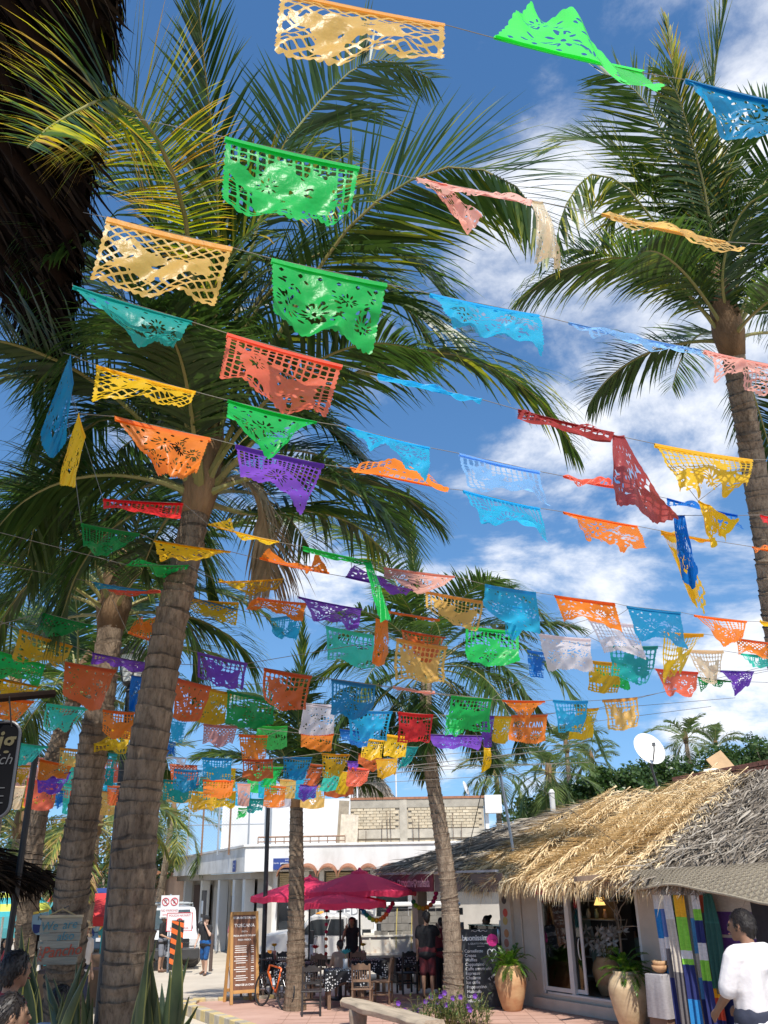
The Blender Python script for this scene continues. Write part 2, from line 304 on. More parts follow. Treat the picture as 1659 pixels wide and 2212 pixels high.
def frond_obj(path, L, n, parent, M=LEAF, facing=0.0, droop=0.5, w=0.032, seed=0, yellow=0.1, fwd=(25, 62), bias=(1, 1), r0=0.022, start=0.16, segs=4, origin=None, dead=False, messy=0.12):
    R = random.Random(seed); rg = np.random.RandomState(seed % 100000)
    P = resample(path, 30); O = np.array(origin if origin is not None else (0, 0, 0), float)
    s = np.linspace(0, 1, 30)
    T = np.gradient(P, axis=0); T /= np.linalg.norm(T, axis=1)[:, None]
    vs = []; fs = []; tint = []
    mid = P[15]; view = mid-CAMP; view /= np.linalg.norm(view)
    up = np.array([0, 0, 1.]); lastS = None
    twist = R.uniform(-0.25, 0.25)
    for i in range(n):
        t = start + (1-start)*(i+0.5)/n
        p = np.array([np.interp(t, s, P[:, k]) for k in range(3)]); d = np.array([np.interp(t, s, T[:, k]) for k in range(3)]); d /= np.linalg.norm(d)
        su = np.cross(d, up); nu = np.linalg.norm(su)
        sv = np.cross(d, -view)
        su = su/nu if nu > 0.15 else sv/max(1e-6, np.linalg.norm(sv))
        if np.dot(su, sv) < 0: sv = -sv if facing < 0 else sv
        S = su*(1-abs(facing)) + (sv/max(1e-6, np.linalg.norm(sv)))*abs(facing)
        S = S/max(1e-6, np.linalg.norm(S))
        if lastS is not None and np.dot(S, lastS) < 0: S = -S
        lastS = S
        Nn = np.cross(S, d); Nn = Nn if Nn[2] >= 0 else -Nn
        prof = min(1.0, 0.35+2.6*(t-start)) * (1-max(0, (t-0.62)/0.38)**1.7*0.72)
        for side in (0, 1):
            if R.random() < 0.03: continue
            sg = 1 if side else -1
            ll = L*prof*bias[side]*R.uniform(0.86, 1.08)
            a = RAD(fwd[0]+(fwd[1]-fwd[0])*t**1.4 + R.gauss(0, 4))
            dirv = S*sg*math.cos(a) + d*math.sin(a) + Nn*(0.22+twist*sg+R.gauss(0, messy))
            dirv /= np.linalg.norm(dirv)
            wv = np.cross(dirv, Nn); wv /= max(1e-6, np.linalg.norm(wv))
            wv = wv*math.cos(0.5*sg) + np.cross(dirv, wv)*math.sin(0.5*sg)
            ww = w*R.uniform(0.8, 1.15)*(0.55+0.45*prof)
            dd = droop*R.uniform(0.6, 1.4); q = p.copy(); b0 = len(vs); dv = dirv.copy()
            tn = R.uniform(0.0, 0.42)+yellow*R.uniform(0, 1.0); bend = R.random() < 0.05
            for k in range(segs+1):
                f = k/segs
                wid = ww*(0.45+0.55*min(1, f*5))*(1-f**2.2) if k < segs else 0
                tv = tn + max(0, f-0.55)*yellow*1.6
                if k < segs:
                    vs.append(q-O+wv*wid*0.5); vs.append(q-O-wv*wid*0.5); tint += [tv, tv]
                else: vs.append(q-O); tint.append(tv)
                dv = dv + np.array([0, 0, -1.])*dd*(0.10+0.34*f)*(1.6 if (bend and k == segs-2) else 1); dv /= np.linalg.norm(dv)
                q = q + dv*ll/segs
            for k in range(segs-1): fs.append((b0+2*k, b0+2*k+1, b0+2*k+3, b0+2*k+2))
            fs.append((b0+2*segs-2, b0+2*segs-1, b0+2*segs))
    nl = len(fs)
    B = MB(); rr = [r0*(1-0.86*x) for x in np.linspace(0, 1, 16)]
    rr[0] *= 1.9; rr[1] *= 1.25
    B.tube(resample(P, 16)-O, rr, 6)
    base = len(vs); vs += [np.array(q) for q in B.v]; fs += [tuple(base+i for i in q) for q in B.f]; tint += [0.5]*len(B.v)
    me = bpy.data.meshes.new('frond'); me.from_pydata([tuple(q) for q in vs], [], fs); me.update()
    at = me.attributes.new('tint', 'FLOAT', 'POINT'); at.data.foreach_set('value', np.array(tint, dtype=np.float32))
    me.materials.append(DRY if dead else M); me.materials.append(DRY if dead else STEM)
    me.polygons.foreach_set('material_index', [0]*nl+[1]*(len(fs)-nl))
    o = bpy.data.objects.new('frond', me); COL.objects.link(o); o.parent = parent; return o

def arch_path(base, az, el, L, bend, n=9):
    p = np.array(base, float); out = [p.copy()]; e = el
    h = np.array([math.cos(az), math.sin(az), 0])
    for i in range(n):
        f = (i+0.5)/n; ee = e - bend*f**1.3
        p = p + (h*math.cos(ee)+np.array([0, 0, 1])*math.sin(ee))*L/n; out.append(p.copy())
    return out

def trunk_obj(path, r, parent, M=BARK, origin=(0, 0, 0), step=0.115, n=22, seed=1, flare=0.2, irr=0.03, ledge=0.11):
    R = random.Random(seed); P0 = resample(path, 60); Ls = np.linalg.norm(np.diff(P0, axis=0), axis=1).sum()
    nr = max(6, int(Ls/step)); O = np.array(origin, float)
    vs = []; fs = []; rows = 0
    s = np.linspace(0, 1, 60)
    ph = [R.uniform(0, 6.28) for _ in range(6)]
    tilt = 0.0
    cuts = np.cumsum([R.uniform(0.45, 1.55) for _ in range(nr)]); cuts = np.concatenate([[0], cuts/cuts[-1]]); scar = []
    for i in range(nr):
        st = R.uniform(0.85, 1.15); tl = R.uniform(-0.6, 0.6); az = R.uniform(0, 6.28); lg = ledge*R.uniform(0.5, 1.35)
        for q, (f, k) in enumerate(((0.0, 0.0), (0.10, 0.02), (0.55, 0.25), (0.86, 0.7), (0.955, 1.0), (0.975, 0.95))):
            t = min(1, cuts[i]+(cuts[i+1]-cuts[i])*f); p = np.array([np.interp(t, s, P0[:, c]) for c in range(3)])
            t2 = min(1, t+0.01); t1 = max(0, t-0.01)
            d = np.array([np.interp(t2, s, P0[:, c]) for c in range(3)]) - np.array([np.interp(t1, s, P0[:, c]) for c in range(3)]); d /= np.linalg.norm(d)
            x = np.cross(d, (0, 1, 0)); x /= np.linalg.norm(x); y = np.cross(d, x)
            rad = r[0]+(r[1]-r[0])*t; rad *= 1+flare*max(0, 1-t*Ls/0.8)**2
            for j in range(n):
                a = 2*math.pi*j/n
                rr = rad*(1+lg*(k-0.4) + irr*math.sin(3*a+ph[0]+i*0.35) + irr*0.7*math.sin(5*a+ph[1]-i*0.6) + R.gauss(0, 0.006))
                dz = tl*rad*0.35*math.cos(a-az) + 0.02*rad*math.sin(7*a+i)
                vs.append(tuple(p-O + (x*math.cos(a)+y*math.sin(a))*rr + d*dz)); scar.append((0.95, 0.25, 0, 0, 0, 0.6)[q]*R.uniform(0.3, 1))
            rows += 1
    for i in range(rows-1):
        for j in range(n): fs.append((i*n+j, i*n+(j+1) % n, (i+1)*n+(j+1) % n, (i+1)*n+j))
    fs.append(tuple(range((rows-1)*n, rows*n)))
    me = bpy.data.meshes.new('trunk'); me.from_pydata(vs, [], fs); me.update(); me.materials.append(M)
    sa = me.attributes.new('scar', 'FLOAT', 'POINT'); sa.data.foreach_set('value', np.array(scar, dtype=np.float32))
    o = bpy.data.objects.new('trunk', me); COL.objects.link(o); o.parent = parent; return o

def palm(label, trunk_px, r, fronds, seed=1, M=LEAF, gen=0, genL=3.0, leafL=0.6, nleaf=80, crown_r=0.16, w=0.032, trM=BARK, step=0.115, coconuts=0, segs=4, elev=(-35, 75), base_z=None, yellow=0.13, group='coconut palms', az_skip=None, shaft=True, bend=(55, 95)):
    """trunk_px: list of world points base..crown; fronds: list of dict(path=[world pts], ...)"""
    base = np.array(trunk_px[0], float)
    t = thing('palm_tree', label, 'palm tree', base, 0, group)
    trunk_obj(trunk_px, r, t, trM, base, step=step, seed=seed)
    top = np.array(trunk_px[-1], float); R = random.Random(seed*31+5)
    if shaft:
        dirv = np.array(trunk_px[-1])-np.array(trunk_px[-2]); dirv /= np.linalg.norm(dirv)
        B = MB(); c0 = top-base
        B.tube([c0-dirv*0.15, c0+dirv*0.1, c0+dirv*0.45, c0+dirv*0.9], [r[1]*1.08, r[1]*1.45, r[1]*1.2, r[1]*0.3], 14)
        B.build('crown_fibre', FIBRE, t, smooth=True)
        for k in range(coconuts):
            a = R.uniform(0, 6.28); q = c0+dirv*R.uniform(-0.05, 0.25)+np.array([math.cos(a), math.sin(a), 0])*(r[1]*1.6)
            MB().ball(q, (0.085, 0.085, 0.105), 10).build('coconut', mat('coconut_husk', (0.30, 0.27, 0.06), 0.5, 0.3, 3, col2=(0.38, 0.22, 0.05)), t, smooth=True)
    k = 0
    for f in fronds:
        f = dict(f); path = f.pop('path'); k += 1
        frond_obj(path, f.pop('L', leafL)*1.28, int(f.pop('n', nleaf)*1.15), t, seed=seed*1000+k, origin=base, w=f.pop('w', w), segs=segs, M=M, yellow=f.pop('yellow', yellow), **f)
    ga = 2.399963; a0 = R.uniform(0, 6.28)
    for i in range(gen):
        az = a0+i*ga+R.uniform(-0.2, 0.2); u = (i+0.5)/gen
        if az_skip and az_skip(az % (2*math.pi)): continue
        el = RAD(elev[1]+(elev[0]-elev[1])*u + R.uniform(-8, 8)); L = genL*R.uniform(0.85, 1.08)*(0.75+0.25*math.sin(math.pi*min(1, u*1.3)))
        st = top + np.array([math.cos(az), math.sin(az), 0])*crown_r*0.4 + np.array([0, 0, 0.15*(1-u)])
        frond_obj(arch_path(st, az, el, L, RAD(R.uniform(*bend))), leafL*1.15*R.uniform(0.9, 1.05), int(nleaf*1.15), t, seed=seed*1000+500+i, origin=base, w=w, segs=segs, M=M, yellow=yellow*R.uniform(0.4, 1.8), droop=R.uniform(0.5, 1.0), start=0.2)
    return t
def pxpath(pts, D0, D1):
    n = len(pts); return [PD(x, y, D0+(D1-D0)*(i/(n-1))**1.0) for i, (x, y) in enumerate(pts)]

# --- the tall palm whose trunk crosses the left of the picture
tr = [PD(255, 2420, 5.25), PD(268, 2212, 5.3), PD(282, 2000, 5.45), PD(300, 1750, 5.7), PD(335, 1520, 6.0), PD(372, 1330, 6.3), PD(405, 1200, 6.5), PD(430, 1075, 6.7)]
cD = 6.7
FR = [
 dict(path=pxpath([(432,1075),(428,950),(423,800),(418,650),(405,500),(388,420),(358,335),(316,265),(262,216),(222,214),(163,242),(110,272),(60,318)], 6.7, 3.3), L=0.52, n=125, facing=0.92, droop=0.62, yellow=0.8, w=0.045, r0=0.026, start=0.40, fwd=(8, 34)),
 dict(path=pxpath([(436,1070),(560,800),(640,660),(731,519),(817,433),(924,372),(989,361),(1046,368),(1111,400),(1160,460),(1190,540)], 6.7, 5.6), L=0.72, n=95, facing=0.7, droop=0.35, yellow=0.25, w=0.034, r0=0.024, start=0.25),
 dict(path=pxpath([(436,1060),(520,640),(575,420),(617,310),(658,257),(727,180),(780,139),(821,127),(880,140),(930,170)], 6.8, 8.2), L=0.75, n=80, facing=0.7, droop=0.3, yellow=0.1, start=0.4),
 dict(path=pxpath([(440,1075),(600,900),(703,844),(760,808),(822,783),(883,765),(944,758),(1005,771),(1066,795),(1128,832),(1180,880),(1240,970)], 6.7, 6.6), L=0.66, n=95, facing=0.25, droop=1.1, yellow=0.35, start=0.25),
 dict(path=pxpath([(430,1075),(360,860),(280,745),(190,745),(120,860),(80,960)], 6.7, 6.2), L=0.65, n=80, facing=0.3, droop=1.0, yellow=0.15),
 dict(path=pxpath([(428,1080),(340,950),(240,900),(150,960),(90,1080),(60,1200)], 6.7, 6.9), L=0.65, n=85, facing=0.3, droop=0.9, yellow=0.12),
 dict(path=pxpath([(426,1090),(330,1020),(220,1030),(120,1120),(60,1260)], 6.7, 7.3), L=0.62, n=80, facing=0.3, droop=1.0),
 dict(path=pxpath([(428,1100),(340,1090),(240,1140),(170,1230),(130,1340)], 6.7, 6.2), L=0.6, n=75, facing=0.3, droop=1.0),
 dict(path=pxpath([(432,1070),(450,850),(470,620),(468,400),(452,230),(436,90),(424,-60)], 6.8, 5.8), L=0.55, n=75, facing=0.35, droop=0.5, yellow=0.2, fwd=(50, 72)),
 dict(path=pxpath([(440,1070),(500,860),(590,740),(700,660),(830,640),(950,700),(1030,800)], 6.8, 7.4), L=0.68, n=90, facing=0.5, droop=0.7, yellow=0.15),
 dict(path=pxpath([(440,1080),(520,960),(610,900),(700,920),(780,990)], 6.7, 7.6), L=0.5, n=80, facing=0.3, droop=0.9, yellow=0.1),
 dict(path=pxpath([(438,1090),(500,1030),(550,1060),(575,1140),(585,1260)], 6.7, 6.9), L=0.5, n=60, facing=0.3, droop=1.6, yellow=0.1, dead=True),
 dict(path=pxpath([(436,1070),(430,800),(470,600),(560,480),(660,430),(760,440)], 6.8, 5.8), L=0.62, n=75, facing=0.5, droop=0.5, yellow=0.5),
 dict(path=pxpath([(430,1080),(400,900),(330,700),(250,560),(170,520),(100,560)], 6.7, 5.6), L=0.6, n=80, facing=0.5, droop=0.8),
 dict(path=pxpath([(440,1085),(540,1110),(640,1100),(760,1130),(840,1200)], 6.8, 8.4), L=0.6, n=80, facing=0.3, droop=1.0, yellow=0.3),
 dict(path=pxpath([(438,1070),(480,820),(560,640),(640,560),(740,560),(860,640),(940,760)], 6.9, 7.6), L=0.66, n=85, facing=0.4, droop=0.9, yellow=0.2),
 dict(path=pxpath([(434,1075),(400,800),(430,640),(520,560),(640,590),(730,720)], 6.9, 7.6), L=0.64, n=80, facing=0.3, droop=1.0, yellow=0.15),
 dict(path=pxpath([(430,1075),(350,930),(300,860),(220,860),(160,960),(140,1060)], 6.9, 7.9), L=0.64, n=80, facing=0.3, droop=1.1, yellow=0.1),
 dict(path=pxpath([(430,1075),(415,780),(370,560),(290,430),(200,400),(110,470),(60,590)], 6.9, 6.3), L=0.66, n=95, facing=0.4, droop=1.0, yellow=0.08),
 dict(path=pxpath([(432,1075),(440,760),(470,520),(540,385),(640,330),(740,360),(800,430)], 7.0, 7.4), L=0.66, n=90, facing=0.4, droop=0.9, yellow=0.1),
 dict(path=pxpath([(434,1075),(500,780),(600,610),(740,530),(880,560),(990,670)], 7.0, 6.6), L=0.66, n=95, facing=0.4, droop=1.0, yellow=0.12),
 dict(path=pxpath([(430,1075),(380,820),(300,640),(200,580),(100,640),(40,770)], 7.0, 7.4), L=0.66, n=95, facing=0.4, droop=1.0, yellow=0.06),
 dict(path=pxpath([(430,1075),(400,700),(360,480),(330,330),(270,260),(190,290),(130,390)], 6.9, 7.6), L=0.66, n=95, facing=0.5, droop=0.9, yellow=0.1),
 dict(path=pxpath([(432,1075),(410,930),(350,800),(260,640),(190,640),(110,740),(70,860)], 6.9, 6.5), L=0.64, n=80, facing=0.4, droop=1.0, yellow=0.1),
]
palm('tall coconut palm with thick grey ringed trunk rising through the left foreground', tr, (0.165, 0.098), FR, seed=3, step=0.10, gen=14, genL=2.4, leafL=0.72, nleaf=70, elev=(12, 66), yellow=0.08)

# --- the palm at the right edge
tr = [PD(1790, 2400, 9.0), PD(1720, 1700, 9.1), PD(1672, 1300, 9.15), PD(1640, 1080, 9.2), PD(1610, 900, 9.2), PD(1578, 740, 9.2)]
FR = [
 dict(path=pxpath([(1575,740),(1530,605),(1475,554),(1387,446),(1347,398),(1311,382),(1271,378),(1240,414),(1216,458),(1204,510),(1200,580)], 9.2, 8.3), L=0.62, n=85, facing=0.55, droop=0.9, yellow=0.55),
 dict(path=pxpath([(1578,735),(1546,597),(1475,378),(1435,299),(1407,239),(1375,199),(1343,171),(1300,158)], 9.2, 9.6), L=0.78, n=85, facing=0.75, droop=0.2, yellow=0.2),
 dict(path=pxpath([(1580,735),(1545,560),(1520,400),(1490,290),(1470,220),(1445,170),(1425,150)], 9.2, 9.0), L=0.5, n=75, facing=0.3, droop=1.1, yellow=0.3),
 dict(path=pxpath([(1582,735),(1545,420),(1535,280),(1545,150),(1560,50),(1580,-40)], 9.2, 9.8), L=0.6, n=75, facing=0.3, droop=0.2, yellow=0.5, fwd=(60, 78)),
 dict(path=pxpath([(1580,735),(1520,440),(1480,280),(1455,150),(1440,40)], 9.2, 9.4), L=0.5, n=70, facing=0.4, droop=0.3, yellow=0.8, fwd=(55, 78)),
 dict(path=pxpath([(1575,745),(1500,650),(1440,590),(1375,560),(1300,560),(1200,590),(1120,650)], 9.2, 8.6), L=0.66, n=85, facing=0.2, droop=1.1, yellow=0.3),
 dict(path=pxpath([(1585,745),(1600,680),(1640,590),(1700,540),(1790,520)], 9.2, 9.0), L=0.62, n=75, facing=0.3, droop=1.0, yellow=0.2),
 dict(path=pxpath([(1582,735),(1600,560),(1640,420),(1700,330),(1780,300)], 9.2, 9.6), L=0.7, n=80, facing=0.6, droop=0.4),
 dict(path=pxpath([(1582,740),(1560,600),(1590,480),(1650,420),(1740,430)], 9.2, 8.4), L=0.65, n=80, facing=0.4, droop=0.8),
 dict(path=pxpath([(1578,740),(1530,520),(1560,360),(1640,240),(1740,180)], 9.3, 10.2), L=0.7, n=80, facing=0.6, droop=0.3),
 dict(path=pxpath([(1576,740),(1490,560),(1420,440),(1330,330),(1240,300),(1180,330)], 9.3, 10.4), L=0.66, n=80, facing=0.4, droop=0.6, yellow=0.3),
 dict(path=pxpath([(1580,735),(1540,480),(1500,400),(1420,380),(1340,430),(1300,520)], 9.2, 9.9), L=0.62, n=75, facing=0.3, droop=1.0, yellow=0.4),
 dict(path=pxpath([(1580,740),(1570,560),(1600,430),(1680,380),(1760,420)], 9.2, 9.9), L=0.62, n=75, facing=0.3, droop=0.9),
]
palm('coconut palm leaning in from the right edge, its crown against the clouds', tr, (0.17, 0.115), FR, seed=5, step=0.10, trM=BARK_PALE, gen=9, genL=2.3, leafL=0.6, nleaf=60, elev=(0, 70))

# --- the curved palm in the middle of the plaza
b = PZ(980, 2196, 0.0); Yc = b[1]
tr = [b, PY(978, 2080, Yc), PY(972, 1950, Yc), PY(950, 1780, Yc-0.1), PY(928, 1640, Yc-0.2), PY(920, 1540, Yc-0.2), PY(922, 1450, Yc-0.1)]
palm('slender curved coconut palm standing between the bench and the chalkboard menu', tr, (0.215, 0.125), [
 dict(path=[PY(x, y, Yc+d) for x, y, d in ((922,1450,0),(905,1300,0),(888,1180,0.2),(882,1060,0.4))], L=0.45, n=60, facing=0.6, droop=0.5, fwd=(60, 80), yellow=0.3),
 dict(path=[PY(x, y, Yc+d) for x, y, d in ((922,1450,0),(1050,1370,-.2),(1180,1430,-.5),(1260,1540,-.6),(1310,1650,-.6))], L=0.85, n=80, facing=0.4, droop=0.7),
 dict(path=[PY(x, y, Yc+d) for x, y, d in ((922,1450,0),(960,1320,-.2),(1040,1260,-.5),(1130,1290,-.8),(1200,1370,-.9))], L=0.85, n=80, facing=0.4, droop=0.8),
 dict(path=[PY(x, y, Yc+d) for x, y, d in ((922,1450,0),(850,1250,.2),(760,1150,.5),(640,1120,.8),(560,1160,1))], L=0.9, n=90, facing=0.4, droop=0.9, yellow=0.3),
], seed=11, gen=30, genL=3.9, leafL=0.85, nleaf=62, w=0.05, trM=BARK_PALE, step=0.13, coconuts=5, elev=(-40, 70), segs=4)

# --- the young palm beside the lamp post
b = PZ(636, 2182, 0.0); Yc = b[1]
tr = [b, PY(640, 2000, Yc), PY(640, 1850, Yc), PY(641, 1730, Yc)]
palm('straight young palm growing up through the café terrace beside the bicycle', tr, (0.22, 0.15), [
 dict(path=[PY(x, y, Yc+d) for x, y, d in ((641,1730,0),(648,1560,0),(652,1440,0.1),(655,1330,0.2))], L=0.5, n=60, facing=0.5, droop=0.3, fwd=(62, 80), yellow=0.3),
 dict(path=[PY(x, y, Yc+d) for x, y, d in ((641,1730,0),(680,1560,0),(740,1490,-.3),(810,1480,-.6),(880,1530,-.8))], L=0.8, n=80, facing=0.4, droop=0.8),
 dict(path=[PY(x, y, Yc+d) for x, y, d in ((641,1730,0),(610,1560,0),(560,1500,.3),(480,1510,.6),(410,1580,.8))], L=0.8, n=80, facing=0.4, droop=0.8),
], seed=12, gen=22, genL=3.4, leafL=0.8, nleaf=60, w=0.05, step=0.12, elev=(32, 80), bend=(45, 75), az_skip=lambda a: 0.7 < a < 2.4)
# --- two more ringed trunks at the left
tr = [PD(120, 2350, 8.2), PD(140, 2100, 8.3), PD(160, 1900, 8.4), PD(195, 1650, 8.7), PD(220, 1500, 8.9), PD(243, 1330, 9.2)]
palm('coconut palm with the wooden village sign hung on its trunk', tr, (0.19, 0.125), [
 dict(path=pxpath([(243,1330),(190,1180),(110,1120),(20,1180),(-60,1300)], 9.2, 9.4), L=0.7, n=80, facing=0.3, droop=0.9),
 dict(path=pxpath([(243,1330),(290,1180),(360,1130),(430,1180),(470,1290)], 9.2, 9.8), L=0.7, n=80, facing=0.3, droop=0.9),
 dict(path=pxpath([(243,1330),(180,1250),(90,1240),(10,1330),(-30,1450)], 9.2, 8.7), L=0.65, n=80, facing=0.3, droop=1.0),
 dict(path=pxpath([(243,1330),(300,1270),(360,1290),(410,1380),(430,1500)], 9.2, 9.3), L=0.6, n=75, facing=0.3, droop=1.1, yellow=0.3),
], seed=21, gen=16, genL=2.5, leafL=0.6, nleaf=60, step=0.11, elev=(12, 80), bend=(50, 75))
tr = [PD(40, 2300, 12), PD(62, 1950, 12.2), PD(85, 1750, 12.5), PD(120, 1620, 12.9), PD(165, 1500, 13.3)]
palm('slimmer palm trunk furthest left, behind the dark hanging sign', tr, (0.17, 0.11), [], seed=22, gen=18, genL=2.7, leafL=0.6, nleaf=60, step=0.12, w=0.04, elev=(0, 75))
# --- palms standing farther off
def far_palm(label, x, y, Y, L, seed, lean=0.0, gen=17, group='distant palms', ground=-0.15, **kw):
    top = PY(x, y, Y); base = (top[0]-lean, top[1], ground)
    mid = (top[0]-lean*0.35, top[1], ground+(top[2]-ground)*0.55)
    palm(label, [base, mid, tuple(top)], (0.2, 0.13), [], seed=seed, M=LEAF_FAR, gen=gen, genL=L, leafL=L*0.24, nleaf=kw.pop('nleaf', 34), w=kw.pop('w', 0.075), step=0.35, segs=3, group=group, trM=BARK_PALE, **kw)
far_palm('small palm rising behind the unplastered brick wall, beside the antenna mast', 1072, 1672, 52, 3.0, 41, gen=18, yellow=0.3)
far_palm('tall shaggy palm behind the thatched roof, nearest the antenna mast', 1185, 1672, 46, 3.2, 42, lean=0.6, gen=20, elev=(-70, 75))
far_palm('taller palm behind the shaggy one, its crown highest of that pair', 1224, 1622, 55, 3.4, 43, gen=18)
far_palm('palm crown just right of the dish, above the dark trees', 1482, 1602, 60, 2.9, 44, gen=16, elev=(-30, 80))
far_palm('half hidden palm top at the right, sunk in the dark trees', 1548, 1618, 64, 2.6, 45, gen=14, elev=(0, 80))
far_palm('palm squeezed against the trees just left of the dish', 1278, 1648, 58, 2.4, 46, gen=14)
far_palm('bright drooping palm at the street end beside the stained side wall', 372, 1765, 46, 4.2, 47, lean=0.6, gen=16, yellow=0.35, nleaf=46, w=0.06)
far_palm('yellowish palm low behind the trunks at the left', 205, 1790, 22, 2.6, 48, gen=16, yellow=0.6, nleaf=46, w=0.06, elev=(-50, 60))
far_palm('bushy palm at the far left above the market stalls', 40, 1800, 26, 3.2, 49, gen=18, yellow=0.4, nleaf=46, w=0.06)
far_palm('distant palm between the two leaning trunks at the left', 285, 1700, 34, 3.2, 50, gen=16, yellow=0.2)
far_palm('high distant palm at the left edge above the hanging sign', 30, 1500, 24, 3.4, 52, gen=16)
# ------------------------------------------------------------------ ground
STREET = mat('street', (0.46, 0.40, 0.32), 0.9, 0.15, 0.9, bump=0.25, bscale=14, col2=(0.60, 0.53, 0.43))
PLAZA = mat('plaza', (0.40, 0.235, 0.18), 0.85, 0.15, 1.2, bump=0.2, bscale=18, col2=(0.52, 0.33, 0.26))
TERR = mat('terrace', (0.30, 0.24, 0.19), 0.9, 0.2, 2, bump=0.3)
struct(MB().quad((-900, -300, -0.15), (900, -300, -0.15), (900, 1500, -0.15), (-900, 1500, -0.15)).build('street', STREET))
K0 = PZ(388, 2168, 0); K1 = PZ(520, 2213, 0); kd = (K1-K0)/np.linalg.norm(K1-K0)
edge = [K0+kd*14, K0+kd*0.9]
for k in range(1, 7):
    a = k/7*math.radians(70); edge.append(K0+kd*0.9*(1-math.sin(a))*1.0+np.array([0.35*(1-math.cos(a))*1.6, 0.55*math.sin(a), 0]))
bk = edge[-1]; edge += [np.array([bk[0]+2.5, bk[1]+0.55, 0]), np.array([bk[0]+10.5, bk[1]+1.3, 0])]
poly = [tuple(p[:2])+(0.0,) for p in edge] + [(14, 25.5, 0), (16, 10, 0), (4, 10, 0)]
pz = MB(); pz.add(poly, [tuple(range(len(poly)))]); plaza = struct(pz.build('plaza', PLAZA))
if plaza.data.polygons[0].normal.z < 0: plaza.data.flip_normals()
PJ = mat('plaza_joint', (0.33, 0.20, 0.155), 0.9, 0.2)
jm = MB()
for i in range(26):
    y = 15+i*0.5
    jm.box((2.4, y, 0.003), (9.5, 0.007, 0.004)) if y < 24 else None
for i in range(20): jm.box((-2.2+i*0.5, 19.6, 0.0032), (0.007, 9.0 if i > 2 else 5, 0.004))
jm.build('paving_joint', PJ, plaza)
# kerb: one stone after another along the plaza's edge, some with old yellow paint
KB = [mat('kerb_stone', (0.40, 0.35, 0.27), 0.9, 0.2, 5, bump=0.3), mat('kerb_yellow', (0.62, 0.46, 0.16), 0.85, 0.25, 5, bump=0.3, col2=(0.44, 0.36, 0.22))]
kerb = struct(MB().box((K0[0], K0[1], -0.4), (0.3, 0.3, 0.2)).build('kerb', KB[0]))
kp = resample(edge[:-1], 64); ki = 0
for a, b in zip(kp[:-1], kp[1:]):
    if a[1] < 17.5: continue
    q = MB().bar((a[0], a[1], -0.045), (b[0]*0.985+a[0]*0.015, b[1]*0.985+a[1]*0.015, -0.045), 0.24, 0.21 + 0.008*(ki % 3))
    q.build('kerb_stone', KB[ki % 2], kerb, bevel=0.012); ki += 1
struct(MB().box((1, 0.5, 0.25), (26, 22, 0.5)).build('terrace', TERR))

# ------------------------------------------------------------------ thatched shop and café along one front
FA = PZ(1153, 2175, 0); FB_ = PZ(1352, 2208, 0); fd = (FB_-FA)/np.linalg.norm(FB_-FA)
FRZ = math.atan2(fd[1], fd[0])
def S_of(x, t=0.0):
    r = ray(x, 1900); n = np.array([-fd[1], fd[0], 0]); o = FA+n*t
    k, s = np.linalg.solve(np.array([[r[0], -fd[0]], [r[1], -fd[1]]]), (o-CAMP)[:2]); return s
def FL(s, t, z): n = np.array([-fd[1], fd[0], 0]); return FA+fd*s+n*t+np.array([0, 0, z])
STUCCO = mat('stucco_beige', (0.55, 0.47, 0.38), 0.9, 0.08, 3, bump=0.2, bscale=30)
WHITEFR = mat('frame_white', (0.62, 0.60, 0.56), 0.5, 0.06)
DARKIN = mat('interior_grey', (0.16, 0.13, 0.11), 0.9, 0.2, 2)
TILE = mat('interior_floor', (0.34, 0.29, 0.24), 0.5, 0.1, 2)
GLS = glass('door_glass')
shop = thing('thatched_shop', 'beige shop with a glass sliding door under a golden palm thatch', 'building', FA, FRZ)
sD0, sD1 = S_of(1158), S_of(1368); sT = 9.0
def wl(s0, s1, z0, z1, t0=0.0, t1=0.22, m=STUCCO, nm='wall', par=shop, **k): return MB().box(((s0+s1)/2, (t0+t1)/2, (z0+z1)/2), (s1-s0, t1-t0, z1-z0)).build(nm, m, par, **k)
wl(-0.9, sD0-0.05, 0, 2.75); wl(sD1+0.03, sT, 0, 2.75); wl(sD0-0.05, sD1+0.03, 2.42, 2.75); wl(sD0-0.05, sD1+0.03, 0, 0.3)
wl(sD0-0.3, sD1+0.3, 0, 0.22, -0.10, -0.002, STUCCO, 'step', bevel=0.01)
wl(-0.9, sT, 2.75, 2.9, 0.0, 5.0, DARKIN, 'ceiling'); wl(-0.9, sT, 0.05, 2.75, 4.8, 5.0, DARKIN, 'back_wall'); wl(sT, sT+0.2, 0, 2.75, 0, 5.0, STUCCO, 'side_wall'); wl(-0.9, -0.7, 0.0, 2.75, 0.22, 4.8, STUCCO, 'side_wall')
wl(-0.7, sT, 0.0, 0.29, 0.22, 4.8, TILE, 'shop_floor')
fr = MB(); fx = sD0
for (a, b) in ((sD0-0.05, sD0+0.02), (S_of(1214), S_of(1214)+0.09), (sD1-0.05, sD1+0.03)): fr.box(((a+b)/2, 0.06, 1.36), (b-a, 0.1, 2.12))
fr.box(((sD0+sD1)/2, 0.06, 2.39), (sD1-sD0-0.2, 0.1, 0.06)).box(((sD0+sD1)/2, 0.06, 0.32), (sD1-sD0-0.2, 0.12, 0.04))
door_fr = fr.build('door_frame', WHITEFR, shop, bevel=0.006)
